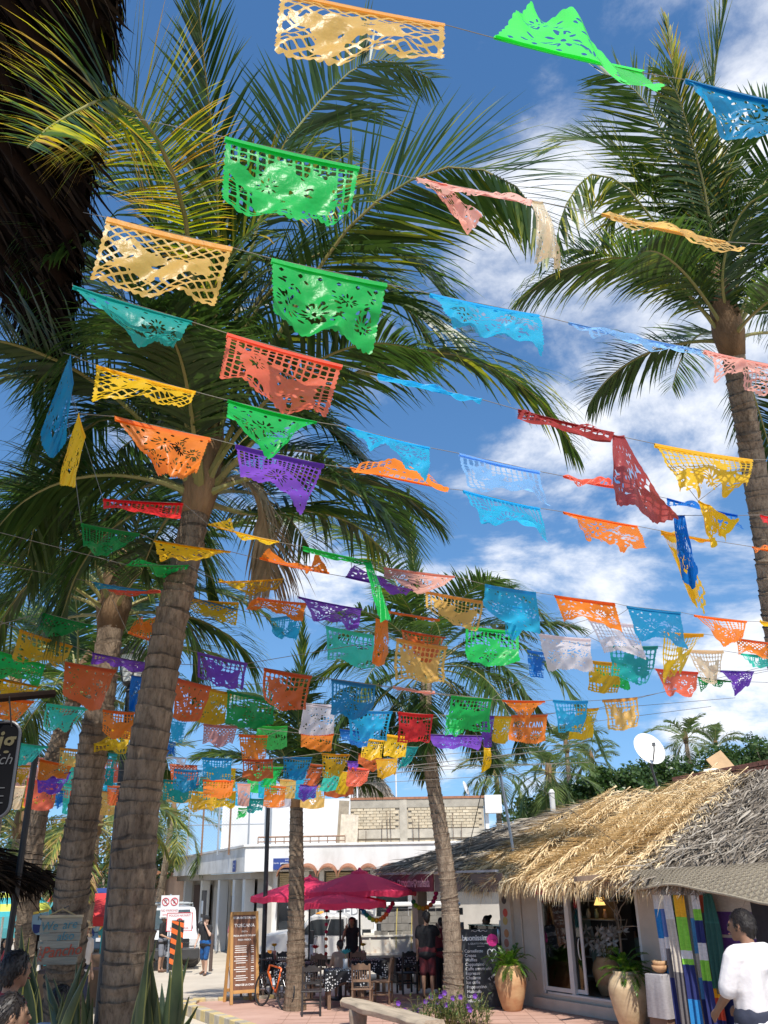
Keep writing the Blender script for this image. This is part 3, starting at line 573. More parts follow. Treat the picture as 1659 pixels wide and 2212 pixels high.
def leaf(nm, s0, s1, t):
    o = MB()
    for a in (s0+0.035, s1-0.035): o.box((a, t, 1.355), (0.07, 0.035, 1.99))
    o.box(((s0+s1)/2, t, 2.33), (s1-s0-0.14, 0.034, 0.06)).box(((s0+s1)/2, t, 0.40), (s1-s0-0.14, 0.034, 0.08))
    q = o.build(nm, WHITEFR, shop, bevel=0.004)
    MB().box(((s0+s1)/2, t, 1.37), (s1-s0-0.13, 0.008, 1.88)).build('pane', GLS, q); return q
leaf('sliding_door', sD0+0.03, S_of(1216), 0.03)
l2 = leaf('sliding_door', S_of(1216)-0.95, S_of(1240), 0.10)
MB().tube([(S_of(1238), 0.05, 1.05+0.28*math.sin(a)*0.9) if False else (S_of(1236)-0.03, 0.07-0.05*math.sin(a), 1.2+0.2*math.cos(a)) for a in np.linspace(0, math.pi, 9)], 0.012, 6).build('handle', WHITEFR, l2, smooth=True)
# pipe, stickers on the pillar left of the door
MB().tube([(S_of(1122), -0.03, 0.9), (S_of(1122), -0.03, 2.0), (S_of(1122), -0.03, 2.6)], 0.018, 6).build('conduit', STUCCO, shop)
PINK = mat('sign_pink', (0.75, 0.06, 0.22), 0.5, 0.05)
MB().box((sD0+0.45, -0.012, 2.32), (0.95, 0.012, 0.16)).build('pink_awning_strip', PINK, shop)
MB().box((S_of(1248), -0.3, 2.46), (0.75, 0.05, 0.16)).build('red_board', mat('board_red', (0.45, 0.05, 0.03), 0.6), shop)
# inside the shop
lamp = thing('hanging_lamp', 'small lit amber lamp shade hanging inside the shop doorway', 'lamp', FL(S_of(1290, 1.2), 1.2, 2.0))
MB().lathe([(0.06, 0.16), (0.075, 0.1), (0.13, 0.0), (0.128, 0.0), (0.06, 0.15)], 16).build('lamp_shade', mat('lamp_amber', (0.9, 0.5, 0.12), 0.6, 0.05, emit=((1.0, 0.62, 0.18), 1.2)), lamp, smooth=True)
MB().tube([(0, 0, 0.15), (0, 0, 0.75)], 0.006, 5).build('cord', mat('black', (0.02, 0.02, 0.02), 0.5), lamp)
GRNGL = mat('pale_green_panel', (0.35, 0.46, 0.42), 0.3, 0.1)
for i, (x, z, w, h, tt) in enumerate(((1262, 1.55, 0.55, 0.42, 1.6), (1300, 2.12, 0.5, 0.5, 2.6), (1345, 1.15, 1.1, 0.35, 2.0), (1272, 1.0, 0.2, 0.4, 1.0))):
    o = MB().box((0, 0, 0), (w, 0.06, h)).box((0, 0.15, -h/2-0.02), (w, 0.34, 0.03)).build('shop_shelf_case', GRNGL, None, bevel=0.01); o.location = V(FL(S_of(x, tt), tt, z)); o.rotation_euler = (0, 0, FRZ)
    tag(o, ['square pale green display case near the door stile', 'tall pale green display case high on the back wall', 'long low pale green display case deep in the shop', 'narrow pale green display case beside the open door'][i], 'display case')
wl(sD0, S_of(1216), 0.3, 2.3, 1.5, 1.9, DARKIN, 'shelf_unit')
for k in range(5): wl(sD0+0.05, S_of(1216)+0.2, 0.55+k*0.38, 0.575+k*0.38, 1.15, 1.5, WHITEFR, 'shelf')
Rg = random.Random(4)
for k in range(5):
    for j in range(4):
        o = MB().lathe([(0.03, 0), (0.05, 0.03), (0.055, 0.1), (0.03, 0.16), (0.035, 0.2)], 10).build('glass_jar', mat('jar_%d' % (j % 3), [(0.5, 0.5, 0.48), (0.25, 0.34, 0.3), (0.45, 0.3, 0.2)][j % 3], 0.25, 0.2), None, smooth=True)
        o.location = V(FL(sD0+0.2+j*0.27+Rg.uniform(-.05, .05), 1.3, 0.577+k*0.38)); tag(o, 'jar behind the closed glass door, %s from the left on the %s shelf up' % (ORD[j], ORD[k]), 'jar', 'jars on the shop shelves')
br = MB()
for i in range(9):
    a = Rg.uniform(-1.2, 1.2); L = Rg.uniform(0.4, 0.9); p = np.array([0, 0, 0.5+Rg.uniform(0, 0.5)]); pts = [p]
    for k in range(5): a += Rg.uniform(-0.4, 0.4); p = p+np.array([math.sin(a)*L/5, Rg.uniform(-.05, .05), math.cos(a)*L/5]); pts.append(p)
    br.tube(pts, [0.018, 0.015, 0.012, 0.01, 0.007, 0.004], 5)
br.tube([(0, 0, 0), (0.02, 0, 0.5), (0, 0, 1.0)], [0.03, 0.025, 0.018], 6)
o = br.build('driftwood_branch', mat('driftwood', (0.34, 0.27, 0.2), 0.85, 0.2)); o.location = V(FL(S_of(1325, 1.0), 1.0, 0.9)); o.rotation_euler = (0, 0, FRZ); tag(o, 'bare driftwood branch ornament standing inside the shop', 'branch')
MB().box((0, 0, -0.3), (0.5, 0.35, 0.6)).box((0, 0, -0.005), (0.56, 0.4, 0.03)).build('plinth', DARKIN, o, bevel=0.01)

# --- thatch
def thatch_leaf(name, a, b, c): return leaf_material(name, a, b, c, tr=0.12, end=c)
GOLD = thatch_leaf('thatch_golden', (0.42, 0.29, 0.15), (0.76, 0.60, 0.36), (0.86, 0.73, 0.50))
GREY = thatch_leaf('thatch_grey', (0.12, 0.10, 0.08), (0.27, 0.23, 0.185), (0.44, 0.39, 0.32))
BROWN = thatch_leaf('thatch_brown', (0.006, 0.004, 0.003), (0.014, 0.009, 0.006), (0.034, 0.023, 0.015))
for m_ in (GOLD, GREY, BROWN):                       # dry leaf: no sheen
    b_ = [n for n in m_.node_tree.nodes if n.type == 'BSDF_PRINCIPLED'][0]; b_.inputs['Roughness'].default_value = 0.95; b_.inputs['Specular IOR Level'].default_value = 0.06
DECK = mat('roof_deck', (0.10, 0.08, 0.06), 0.95, 0.3, 6)
def thatch(name, P, n, M, parent, seed, flen=(0.35, 0.8), w=0.028, lift=0.05, fringe=0, jitter=0.35, fr_len=(0.15, 0.4), lat=0.0):
    """P(u, f) -> world point on the roof, f = 0 at the eave and 1 at the ridge; strips run down the slope"""
    R = random.Random(seed); vs = []; fs = []; tint = []; O = np.array(parent.location) if parent else np.zeros(3)
    rot = Matrix.Rotation(-parent.rotation_euler.z, 3, 'Z') if parent else Matrix.Identity(3)
    rm = np.array(rot)
    for i in range(n+fringe):
        fr_ = i >= n
        u = R.random(); f = R.random()*0.98 if not fr_ else R.uniform(0.0, 0.03)
        p = P(u, f); e = 1e-3
        dn = P(u, max(-1, f-0.02))-p; dn /= np.linalg.norm(dn); sd_ = P(min(1, u+0.01), f)-P(max(0, u-0.01), f); sd_ /= max(1e-9, np.linalg.norm(sd_))
        nn_ = np.cross(sd_, dn); nn_ = nn_/np.linalg.norm(nn_); nn_ = nn_ if nn_[2] > 0 else -nn_
        a = R.gauss(lat, jitter); L = R.uniform(*flen) if not fr_ else R.uniform(*fr_len)
        dv = dn*math.cos(a)+sd_*math.sin(a)+nn_*R.uniform(0.0, 0.22)
        if fr_: dv = dv + np.array([0, 0, -R.uniform(0.2, 0.9)])
        dv /= np.linalg.norm(dv); wv = np.cross(dv, nn_); wv /= np.linalg.norm(wv); wv = wv*math.cos(R.uniform(-.8, .8))+nn_*math.sin(R.uniform(-.8, .8))
        q = p+nn_*R.uniform(0.0, lift); b0 = len(vs); ww = w*R.uniform(0.6, 1.3); tn = R.uniform(0, 0.95)
        for k in range(3):
            wd = ww*(0.7, 1.0, 0.6)[k]
            vs.append(rm@(q-O+wv*wd/2)); vs.append(rm@(q-O-wv*wd/2)); tint += [tn, tn]
            dv = dv+nn_*R.uniform(-0.28, 0.10)+(np.array([0, 0, -0.25]) if fr_ else 0); dv /= np.linalg.norm(dv); q = q+dv*L/3
        vs.append(rm@(q-O)); tint.append(tn)
        fs += [(b0, b0+1, b0+3, b0+2), (b0+2, b0+3, b0+5, b0+4), (b0+4, b0+5, b0+6)]
    me = bpy.data.meshes.new(name); me.from_pydata([tuple(q) for q in vs], [], fs); me.update(); me.materials.append(M)
    at = me.attributes.new('tint', 'FLOAT', 'POINT'); at.data.foreach_set('value', np.array(tint, dtype=np.float32))
    o = bpy.data.objects.new(name, me); COL.objects.link(o); o['kind'] = 'stuff'
    if parent: o.parent = parent
    return o
sH, sH2, sE = -5.1, -1.7, 9.4
def roofP(s0, s1, r0, r1):
    def P(u, f):
        s = (s0+(s1-s0)*u)*(1-f)+(r0+(r1-r0)*u)*f; zr = 4.52+max(0, (s+1.7))*0.055
        bow = 0.10*math.sin(s*2.1+f*3)+0.05*math.sin(s*5.3)
        k_ = min(1, max(0, (-0.7-s)/0.7)); ze = 2.52+0.33*k_*k_*(3-2*k_)
        return FL(s, -0.85+4.85*f, ze+(zr-ze)*f+bow*(0.4+0.6*f)*(1-0.6*k_*(1-f)))
    return P
roof = thing('thatched_roof', 'long palm-leaf roof of golden and weathered grey thatch over shop and café', 'roof', FL(0, 0, 2.5), FRZ)
P_all = roofP(sH, sE, sH2, sE)
dk = MB(); nu_, nf_ = 30, 8
g = [[P_all(i/nu_, j/nf_)-np.array([0, 0, 0.06])-np.array(roof.location) for j in range(nf_+1)] for i in range(nu_+1)]
rmx = Matrix.Rotation(-FRZ, 3, 'Z')
vv = [rmx@V(q) for r in g for q in r]
dk.add(vv, [(i*(nf_+1)+j, (i+1)*(nf_+1)+j, (i+1)*(nf_+1)+j+1, i*(nf_+1)+j+1) for i in range(nu_) for j in range(nf_)])
# back slope and hip end close the roof
bk0 = [rmx@V(FL(s, t, z)-np.array(roof.location)) for s, t, z in ((sH, -0.85, 2.80), (sH2, 4.0, 4.46), (sH, 8.8, 2.80), (sE, 4.0, 5.05), (sE, 8.8, 2.46), (sE, -0.85, 2.46))]
dk.add(bk0, [(0, 1, 2), (1, 3, 4, 2), (3, 5, 4)])
dk.build('roof_deck', DECK, roof)
thatch('grey_thatch', roofP(sH, -0.7, sH2, -1.2), 5200, GREY, roof, 1, flen=(0.3, 0.75), w=0.034, fringe=350, jitter=0.28, fr_len=(0.06, 0.16))
thatch('grey_thatch', roofP(4.3, sE, 3.3, sE), 6200, GREY, roof, 2, flen=(0.3, 0.8), w=0.032, lift=0.09, fringe=260, jitter=0.5)
thatch('golden_thatch', roofP(-1.2, 4.6, -1.7, 3.7), 6500, GOLD, roof, 3, flen=(0.25, 0.6), w=0.026, lift=0.07, fringe=1300, jitter=0.75, fr_len=(0.25, 0.55))
def hipP(u, f):
    a = FL(sH, -0.85, 2.85)*(1-f)+FL(sH2, 4.0, 4.52)*f; b = FL(sH, 8.8, 2.85)*(1-f)+FL(sH2, 4.05, 4.52)*f; return a*(1-u)+b*u
thatch('hip_thatch', hipP, 1800, GREY, roof, 5, fringe=120)
Rg = random.Random(8)
for i in range(34):                                        # whole dried fronds laid on the slope
    tier = i % 3; u = (i+0.5)/34; s0 = -1.1+5.5*u+Rg.uniform(-.15, .15); f1 = (1.0, 0.75, 0.5)[tier]; f0 = (0.12, 0.0, -0.04)[tier]
    Pp = roofP(-1.2, 4.6, -1.7, 3.7); uu = min(1, max(0, (s0+1.2)/5.8)); pts = []
    skew = Rg.uniform(-0.06, 0.06)
    for k in range(6):
        f = f1+(f0-f1)*k/5; p = Pp(min(1, max(0, uu+skew*(k/5-.5))), f); pts.append(p+np.array([0, 0, 0.10+0.05*math.sin(k*1.3+i)]))
    fo = frond_obj(pts, 0.60, 66, None, M=GOLD, droop=0.16, w=0.030, seed=900+i, yellow=0.35, fwd=(48, 72), r0=0.008, start=0.02, segs=3, origin=pts[0], messy=0.10)
    fo.data.materials[1] = GOLD; fo.name = 'thatch_frond'; fo.parent = roof; fo.location = rmx@V(pts[0]-np.array(roof.location)); fo.rotation_euler = (0, 0, -FRZ)

# --- the café at the far end of the same front
cafe = thing('cafe_kiosk', 'dim open café kiosk with maroon fascia sign at the far end of the thatch', 'kiosk', FA, FRZ)
MAR = mat('fascia_maroon', (0.20, 0.035, 0.05), 0.6, 0.1); FGR = mat('fascia_unlit', (0.20, 0.15, 0.13), 0.7, 0.1)  # second colour: same fascia out of the light, its shade put in as grey-brown
for s0, s1 in ((-4.75, -4.45), (-0.9, -0.5)):
    MB().box(((s0+s1)/2, 0.06, 1.35), (s1-s0, 0.3, 2.7)).build('pillar', mat('pillar_cream', (0.56, 0.49, 0.40), 0.9, 0.1), cafe, bevel=0.01)
sg = MB().box((-3.65, -0.95, 2.51), (2.6, 0.05, 0.40)).build('fascia_sign', MAR, cafe, bevel=0.005)
PKT = mat('letter_pink', (0.80, 0.42, 0.46), 0.6, 0.02)
for wd_, cx_ in (('frappuccino', -4.45), ('smoothie', -3.53), ('malteada', -2.75)):
    q_ = text('lettering', wd_, 0.25, PKT, cafe, (cx_, -0.982, 2.51), (RAD(90), 0, 0), bold=0.005); q_.scale = (0.62, 1.2, 1)
def heart(w): return [(w*0.5*(16*math.sin(a)**3)/16, w*0.5*(13*math.cos(a)-5*math.cos(2*a)-2*math.cos(3*a)-math.cos(4*a))/14) for a in np.linspace(0, 2*math.pi, 22, endpoint=False)]
def heart_line(nm, c, w, M, par, th=0.012, slim=0.7):
    pts = [(c[0]+x*slim, c[1], c[2]+z) for x, z in heart(w)]; pts.append(pts[0]); return MB().tube(pts, th, 5, cap=False).build(nm, M, par)
for hx in (-3.47, -2.78+0.1): pass
heart_line('heart_outline', (-3.92, -0.985, 2.51), 0.17, PKT, cafe); heart_line('heart_outline', (-4.89, -0.985, 2.51), 0.17, PKT, cafe); heart_line('heart_outline', (-3.13, -0.985, 2.51), 0.17, PKT, cafe)
MB().box((-1.0, -0.90, 2.50), (2.68, 0.05, 0.38)).build('fascia_board', FGR, cafe, bevel=0.005)
MB().box((-2.4, -0.96, 2.74), (5.3, 0.08, 0.05)).build('gutter', mat('gutter_grey', (0.46, 0.46, 0.48), 0.5), cafe)
MB().box((-2.7, 0.45, 0.55), (3.5, 0.6, 1.1)).build('counter_base', mat('counter_wood', (0.13, 0.045, 0.03), 0.6, 0.3, 3, stretch=(1, 1, .2)), cafe, bevel=0.01)
MB().box((-2.7, 0.42, 1.12), (3.7, 0.75, 0.05)).build('counter_top', mat('counter_top', (0.08, 0.06, 0.05), 0.3), cafe, bevel=0.01)
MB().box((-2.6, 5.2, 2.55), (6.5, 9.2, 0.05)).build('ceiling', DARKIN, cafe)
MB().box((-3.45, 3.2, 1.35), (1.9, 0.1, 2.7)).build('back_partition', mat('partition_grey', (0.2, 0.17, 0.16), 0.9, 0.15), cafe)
STK = [mat('sticker_%d' % i, c, 0.5, 0.05) for i, c in enumerate(((0.05, 0.04, 0.04), (0.6, 0.08, 0.05), (0.55, 0.38, 0.12), (0.5, 0.22, 0.08), (0.42, 0.16, 0.1), (0.45, 0.3, 0.12)))]
for i, z in enumerate((2.12, 1.85, 1.68, 1.42, 1.22, 1.02)):
    MB().lathe([(0.09, 0), (0.085, 0.004), (0.0, 0.0045)], 14).build('food_sticker', STK[i], cafe).matrix_local = Matrix.Translation((-0.7+0.02*(i % 2), -0.094, z)) @ Matrix.Rotation(RAD(90), 4, 'X')
cs = thing('display_case', 'glass-topped pastry case on the café counter', 'display case', FL(-1.9, 0.5, 1.15), FRZ)
MB().box((0, 0, 0.02), (1.5, 0.5, 0.04)).box((0, 0.22, 0.2), (1.5, 0.03, 0.35)).build('case_body', mat('case_steel', (0.4, 0.4, 0.4), 0.3, 0.1, metal=0.7), cs)
MB().box((0, 0, 0.385), (1.55, 0.5, 0.012)).build('glass_top', mat('glass_edge', (0.15, 0.42, 0.36), 0.2), cs); MB().box((0, -0.245, 0.2), (1.5, 0.01, 0.36)).build('front_glass', GLS, cs)
for i, (s, c) in enumerate(((-1.35, (0.5, 0.5, 0.5)), (-1.15, (0.35, 0.35, 0.36)), (-0.98, (0.45, 0.45, 0.45)))):
    o = MB().lathe([(0.07, 0), (0.08, 0.02), (0.08, 0.3), (0.06, 0.36), (0.02, 0.38)], 14).build('thermos', mat('steel_%d' % i, c, 0.3, 0.05, metal=0.8), None, smooth=True); o.location = V(FL(s, 0.2, 1.15)); tag(o, 'steel coffee canister on the café counter, %s from the pillar with stickers' % ['third', 'second', 'first'][i], 'canister')
o = MB().box((0, 0, 0.05), (0.12, 0.02, 0.11)).box((0, 0.03, 0.01), (0.12, 0.08, 0.02)).build('price_card', mat('card_white', (0.8, 0.8, 0.78), 0.6), None); o.location = V(FL(-1.45, 0.35, 1.55)); o.rotation_euler = (0, 0, FRZ); tag(o, 'white price card propped on the pastry case', 'card')

# woven mat hanging over the right end of the eave
MATM = mat('woven_palm', (0.26, 0.215, 0.15), 0.9, 0.35, 30, bump=0.6, bscale=60, col2=(0.44, 0.375, 0.27))
mt = thing('woven_mat_awning', 'woven palm mat sagging over the eave above the hanging textiles', 'awning', FL(5.2, -1, 2.5), FRZ)
def matP(u, f):
    s = 3.75+4.6*u; t = -0.75-(0.12+0.85*u)*f; z = 2.66+0.12*u-(0.16+0.42*u)*f**1.9-0.06*math.sin(u*9+0.6)*f+0.02*math.sin(17*u+2)*f
    return np.array([s-5.2, t+1, z-2.5])
nw = 84; mk = 22
for (par) in (0,):
    B = MB()
    for i in range(nw):
        for j in range(mk):
            u0, u1, f0, f1 = i/nw, (i+0.96)/nw, j/mk, (j+0.94)/mk
            k = 0.006 if (i//2+j) % 2 else -0.003; sk = 0.8/nw*(1 if i % 2 else -1)
            q = [matP(u0, f0), matP(u1, f0), matP(min(1, u1+sk), f1), matP(max(0, u0+sk), f1)]
            o3 = np.array([0, -0.4*k, k]); B.prism([tuple(x+o3) for x in q], (0, 0, 0.005), m=1 if (i//2+j) % 2 else 0)
    for i in range(40):
        for j in range(12): B.quad(*[matP(a_, b_)-np.array([0, 0, 0.008]) for a_, b_ in ((i/40, j/12), ((i+1)/40, j/12), ((i+1)/40, (j+1)/12), (i/40, (j+1)/12))])
    B.build('woven_sheet', [MATM, mat('woven_palm_dark', (0.15, 0.12, 0.085), 0.9, 0.3, 30, col2=(0.27, 0.225, 0.16))], mt)
B = MB(); B.tube([matP(u, 1.0)+np.array([0, 0, -0.005]) for u in np.linspace(0, 1, 30)], 0.022, 6); B.build('rolled_edge', MATM, mt)
MB().bar((3.5-5.2, 0.1, 2.46-2.5), (8.4-5.2, 0.1, 2.50-2.5), 0.08).bar((3.45-5.2, -0.55, 2.55-2.5), (3.45-5.2, 0.95, 2.62-2.5), 0.09).build('support_beam', mat('old_wood', (0.20, 0.14, 0.10), 0.85, 0.3, 5), mt)

# brick parapet and things behind the ridge
bp = thing('brick_parapet', 'low dark red brick parapet behind the thatch ridge', 'wall', FL(2, 4.6, 4.4), FRZ)
BRK = mat('brick_dark', (0.20, 0.085, 0.06), 0.9, 0.35, 8, bump=0.3)
MB().box((2.4, 0.0, -0.1), (7.4, 0.16, 0.95)).build('mortar_core', mat('mortar', (0.26, 0.23, 0.2), 0.95), bp)
bme = MB().box((0, 0, 0), (0.27, 0.2, 0.105)).mesh('brick'); bme.materials.append(BRK)
for r in range(3):
    for i in range(25):
        o = bpy.data.objects.new('brick', bme); COL.objects.link(o); o.parent = bp; o.location = (-1.2+i*0.295+(0.14 if r % 2 else 0), Rg.uniform(-.008, .008), 0.20+r*0.125+ (i*0.012)); o.rotation_euler = (0, -0.04, 0)
dish = thing('satellite_dish', 'big white satellite dish with rust spots behind the golden thatch', 'satellite dish', PY(1425, 1690, 25.2), 0)
dc = np.array(PY(1403, 1617, 25.0))-np.array(dish.location)
M4 = Matrix.Translation(V(dc)) @ Matrix.Rotation(RAD(18), 4, 'Z') @ Matrix.Rotation(RAD(68), 4, 'X')
o = MB().lathe([(0.0, -0.10), (0.2, -0.085), (0.36, -0.045), (0.47, 0.0), (0.475, 0.004), (0.46, 0.006), (0.34, -0.03), (0.0, -0.085)], 28).build('reflector', mat('dish_white', (0.78, 0.76, 0.72), 0.55, 0.12, 9, col2=(0.62, 0.46, 0.32), thr=(0.58, 0.9)), dish, smooth=True); o.matrix_local = M4
MB().tube([(0.0, 0.2, -0.25), (dc[0]+0.05, dc[1]+0.2, dc[2]-0.5), (dc[0], dc[1]+0.12, dc[2]-0.1)], 0.035, 8).build('mast', mat('dish_metal', (0.16, 0.16, 0.16), 0.5, 0.1, metal=0.6), dish)
MB().tube([tuple(dc+np.array([0.02, -0.02, -0.46])), tuple(dc+np.array([0.0, -0.42, -0.1])), tuple(dc+np.array([0.0, -0.45, 0.02]))], 0.018, 6).box(tuple(dc+np.array([0, -0.44, 0.05])), (0.07, 0.1, 0.09)).build('feed_arm', MATS['dish_metal'], dish)
o = MB().box((0, 0, 0.25), (0.5, 0.03, 0.55)).build('plywood_board', mat('plywood', (0.52, 0.34, 0.18), 0.8, 0.15, 4)); o.location = V(PY(1573, 1668, 22.8)); o.rotation_euler = (RAD(-20), RAD(-28), 0.2); tag(o, 'tan plywood board leaning on the brick parapet at the right', 'board')
o = MB().tube([(-0.25, 0, 0), (-0.05, 0, 0.02), (0.2, 0, 0.0)], [0.04, 0.055, 0.05], 10).build('pipe_piece', mat('pipe_white', (0.6, 0.68, 0.7), 0.5)); o.location = V(PY(1542, 1666, 22.6)); tag(o, 'short pale pipe lying on the brick parapet', 'pipe')
an = thing('antenna_mast', 'thin galvanised mast with dangling wires standing in front of the thatch', 'antenna mast', FL(-2.0, -0.5, 2.6), 0)
tp = PY(1065, 1580, 22.9); q0 = np.array(an.location)
an_b = PY(1109, 1838, 22.6)
MB().tube([an_b-q0, tp-q0], 0.035, 8).build('pole', mat('galvanised', (0.42, 0.45, 0.48), 0.45, 0.1, metal=0.5), an)
mids = [PY(x, y, 22.75) for x, y in ((1062, 1590), (1040, 1630), (1055, 1660), (1038, 1720), (1020, 1800), (1008, 1850))]
MB().tube(resample(mids, 24)-q0, 0.010, 5).tube(resample([PY(x, y, 22.75) for x, y in ((1060, 1600), (1048, 1610), (1058, 1640), (1070, 1640))], 12)-q0, 0.010, 5).build('wire', MATS['black'], an)
for (s, h) in ((PY(1140, 1750, 30), 0.5),):
    o = MB().lathe([(0.08, 0), (0.08, h), (0.1, h+0.02), (0.04, h+0.12)], 12).build('vent_pipe', MATS['frame_white']); o.location = V(PY(1195, 1752, 27.5)); tag(o, 'small white vent pipe behind the grey thatch', 'vent pipe')

# ------------------------------------------------------------------ white corner building across the street
WH = mat('whitewash', (0.60, 0.575, 0.53), 0.85, 0.05, 1.1, bump=0.15, bscale=12, col2=(0.76, 0.75, 0.72), thr=(0.30, 0.52), stretch=(1, 1, 0.45), detail=8)
WH2 = mat('whitewash_shaded', (0.50, 0.48, 0.44), 0.9, 0.08, 0.7, bump=0.12, bscale=12, col2=(0.74, 0.73, 0.71), thr=(0.35, 0.6))  # grey mottle: palm shade and grazing light put into the side wall's colour
GRY = mat('plaster_grey', (0.40, 0.37, 0.33), 0.9, 0.1, 2); SHUT = mat('shutter_beige', (0.55, 0.44, 0.27), 0.6, 0.1, 6)
DGL = mat('dark_glass', (0.035, 0.04, 0.045), 0.08, 0.2); DWOOD = mat('dark_wood', (0.07, 0.04, 0.03), 0.7, 0.3, 6, stretch=(6, 6, .4)); CLAY = mat('clay_tile', (0.30, 0.13, 0.07), 0.85, 0.25, 8)
YF = 36.0; pc = PY(530, 1830, YF); zt = pc[2]; zb = PY(560, 1876, YF)[2]; xc = pc[0]; xr = 12.0
wb = thing('white_building', 'white flat-roofed corner building with scalloped tile canopies and street signs', 'building', (xc, YF, -0.15))
def wbx(x0, x1, y0, y1, z0, z1, m=WH, nm='wall', **k): return MB().box(((x0+x1)/2-xc, (y0+y1)/2-YF, (z0+z1)/2+0.15), (x1-x0, y1-y0, z1-z0)).build(nm, m, wb, **k)
wbx(xc, xr, YF, YF+0.3, zb-0.12, zt, nm='parapet', bevel=0.02); wbx(xc-0.06, xr, YF-0.06, YF+0.3, zt+0.002, zt+0.09, nm='coping', bevel=0.02)
wbx(xc+0.4, xr, YF+0.9, YF+1.2, -0.15, zb+0.3, GRY, 'wall'); wbx(xc+0.1, xr, YF+0.31, YF+9, zb-0.1, zb+0.1, GRY, 'roof_slab')
for (a, b) in ((588, 600), (650, 668), (690, 700), (800, 812), (880, 890)):
    x0, x1 = PY(a, 1900, YF+0.6)[0], PY(b, 1900, YF+0.6)[0]; wbx(x0, x1, YF+0.5, YF+0.85, -0.15, zb-0.12, WH, 'pillar', bevel=0.02)
# openings with rolled shutters
for i, (a, b) in enumerate(((604, 650), (705, 798), (815, 878))):
    x0, x1 = PY(a, 1900, YF+0.7)[0], PY(b, 1900, YF+0.7)[0]
    sh = wbx(x0, x1, YF+0.75, YF+0.80, -0.1, zb-0.75, DGL, 'shopfront')
    r = MB()
    for k in range(8): r.tube([(x0-xc, 0.72, zb-0.7+0.07*k+0.15), (x1-xc, 0.72, zb-0.7+0.07*k+0.15)], 0.04, 6)
    r.build('roller_shutter', SHUT, wb)
# scalloped canopies of half-round clay tiles
xs = [598+i*44 for i in range(8)]
for i, xx in enumerate(xs):
    x0, x1 = PY(xx, 1890, YF-0.35)[0], PY(xx+42, 1890, YF-0.35)[0]; c, rr = (x0+x1)/2-xc, (x1-x0)/2
    B = MB(); vs = []
    zc = PY(xx, 1893, YF-0.35)[2]+0.15
    for k in range(13):
        a = math.pi*k/12; vs += [(c+rr*math.cos(a), -0.55, zc+0.36*math.sin(a)), (c+rr*math.cos(a), 0.0, zc+0.1+0.36*math.sin(a)), (c+rr*0.95*math.cos(a), -0.55, zc-0.05+0.36*math.sin(a)), (c+rr*0.95*math.cos(a), 0.0, zc+0.05+0.36*math.sin(a))]
    fs = []
    for k in range(12): a, b = k*4, k*4+4; fs += [(a, b, b+1, a+1), (a+2, a+3, b+3, b+2), (a, a+2, b+2, b)]
    B.add(vs, fs); B.build('canopy_tile', CLAY, wb, smooth=False)
# left street face
e1 = PY(373, 1857, YF*(1903-1830)/(1905.5-1857)*0.99); lv = np.array([e1[0]-xc, e1[1]-YF, 0]); lL = np.linalg.norm(lv); lrz = math.atan2(lv[1], lv[0])
lf = thing('building_side', 'stained white street side of the corner building with shuttered windows and pillars', 'building', (xc, YF, -0.15), lrz)
def lbx(s0, s1, t0, t1, z0, z1, m=WH, nm='wall', **k): return MB().box(((s0+s1)/2, (t0+t1)/2, (z0+z1)/2+0.15), (s1-s0, t1-t0, z1-z0)).build(nm, m, lf, **k)
lbx(0.02, lL, -0.3, 0.0, zb-0.12, zt-0.003, WH2, 'parapet', bevel=0.02); lbx(0.05, lL, -0.36, 0.06, zt+0.001, zt+0.085, WH2, 'coping')
def s_left(x):
    r = ray(x, 1900); d = lv/lL; k, s = np.linalg.solve(np.array([[r[0], -d[0]], [r[1], -d[1]]]), (np.array([xc, YF])-CAMP[:2])); return s
lbx(0.0, lL, -1.1, -0.95, -0.15, zb-0.1, GRY, 'wall')
lbx(0.3, lL, -1.0, -0.31, zb-0.36, zb-0.13, GRY, 'beam')
for a in (508, 487, 456, 420, 385):
    s = s_left(a); lbx(s-0.22, s+0.22, -0.75, -0.35, -0.15, zb-0.362, WH, 'pillar', bevel=0.02)
for a, b in ((507, 490), (484, 460)):
    s0, s1 = s_left(a)+0.2, s_left(b)-0.2
    q = lbx(min(s0, s1), max(s0, s1), -0.9, -0.84, 0.5, 2.15, DGL, 'window')
    r = MB()
    for k in range(7): r.tube([(s0, -0.82, 2.25+0.085*k), (s1, -0.82, 2.25+0.085*k)], 0.05, 6)
    r.build('roller_shutter', SHUT, lf)
s0, s1 = s_left(450), s_left(425); lbx(s0, s1, -0.93, -0.85, -0.1, 2.4, GRY, 'niche'); lbx(s_left(418), s_left(388), -0.9, -0.8, -0.1, 2.5, DWOOD, 'wooden_door')
ad = MB().box((0, 0, 0), (0.55, 0.12, 1.7)).build('notice_case', mat('case_dark', (0.05, 0.05, 0.055), 0.4)); ad.location = V(PY(438, 1990, 40.5)); ad.location.z = 1.45; ad.rotation_euler = (0, 0, lrz); tag(ad, 'dark notice case with white sheets on the side wall', 'notice case'); MB().box((0, 0.065, 0.2), (0.36, 0.008, 0.5)).box((0, 0.065, -0.35), (0.36, 0.008, 0.3)).build('notice_sheet', MATS['card_white'], ad)
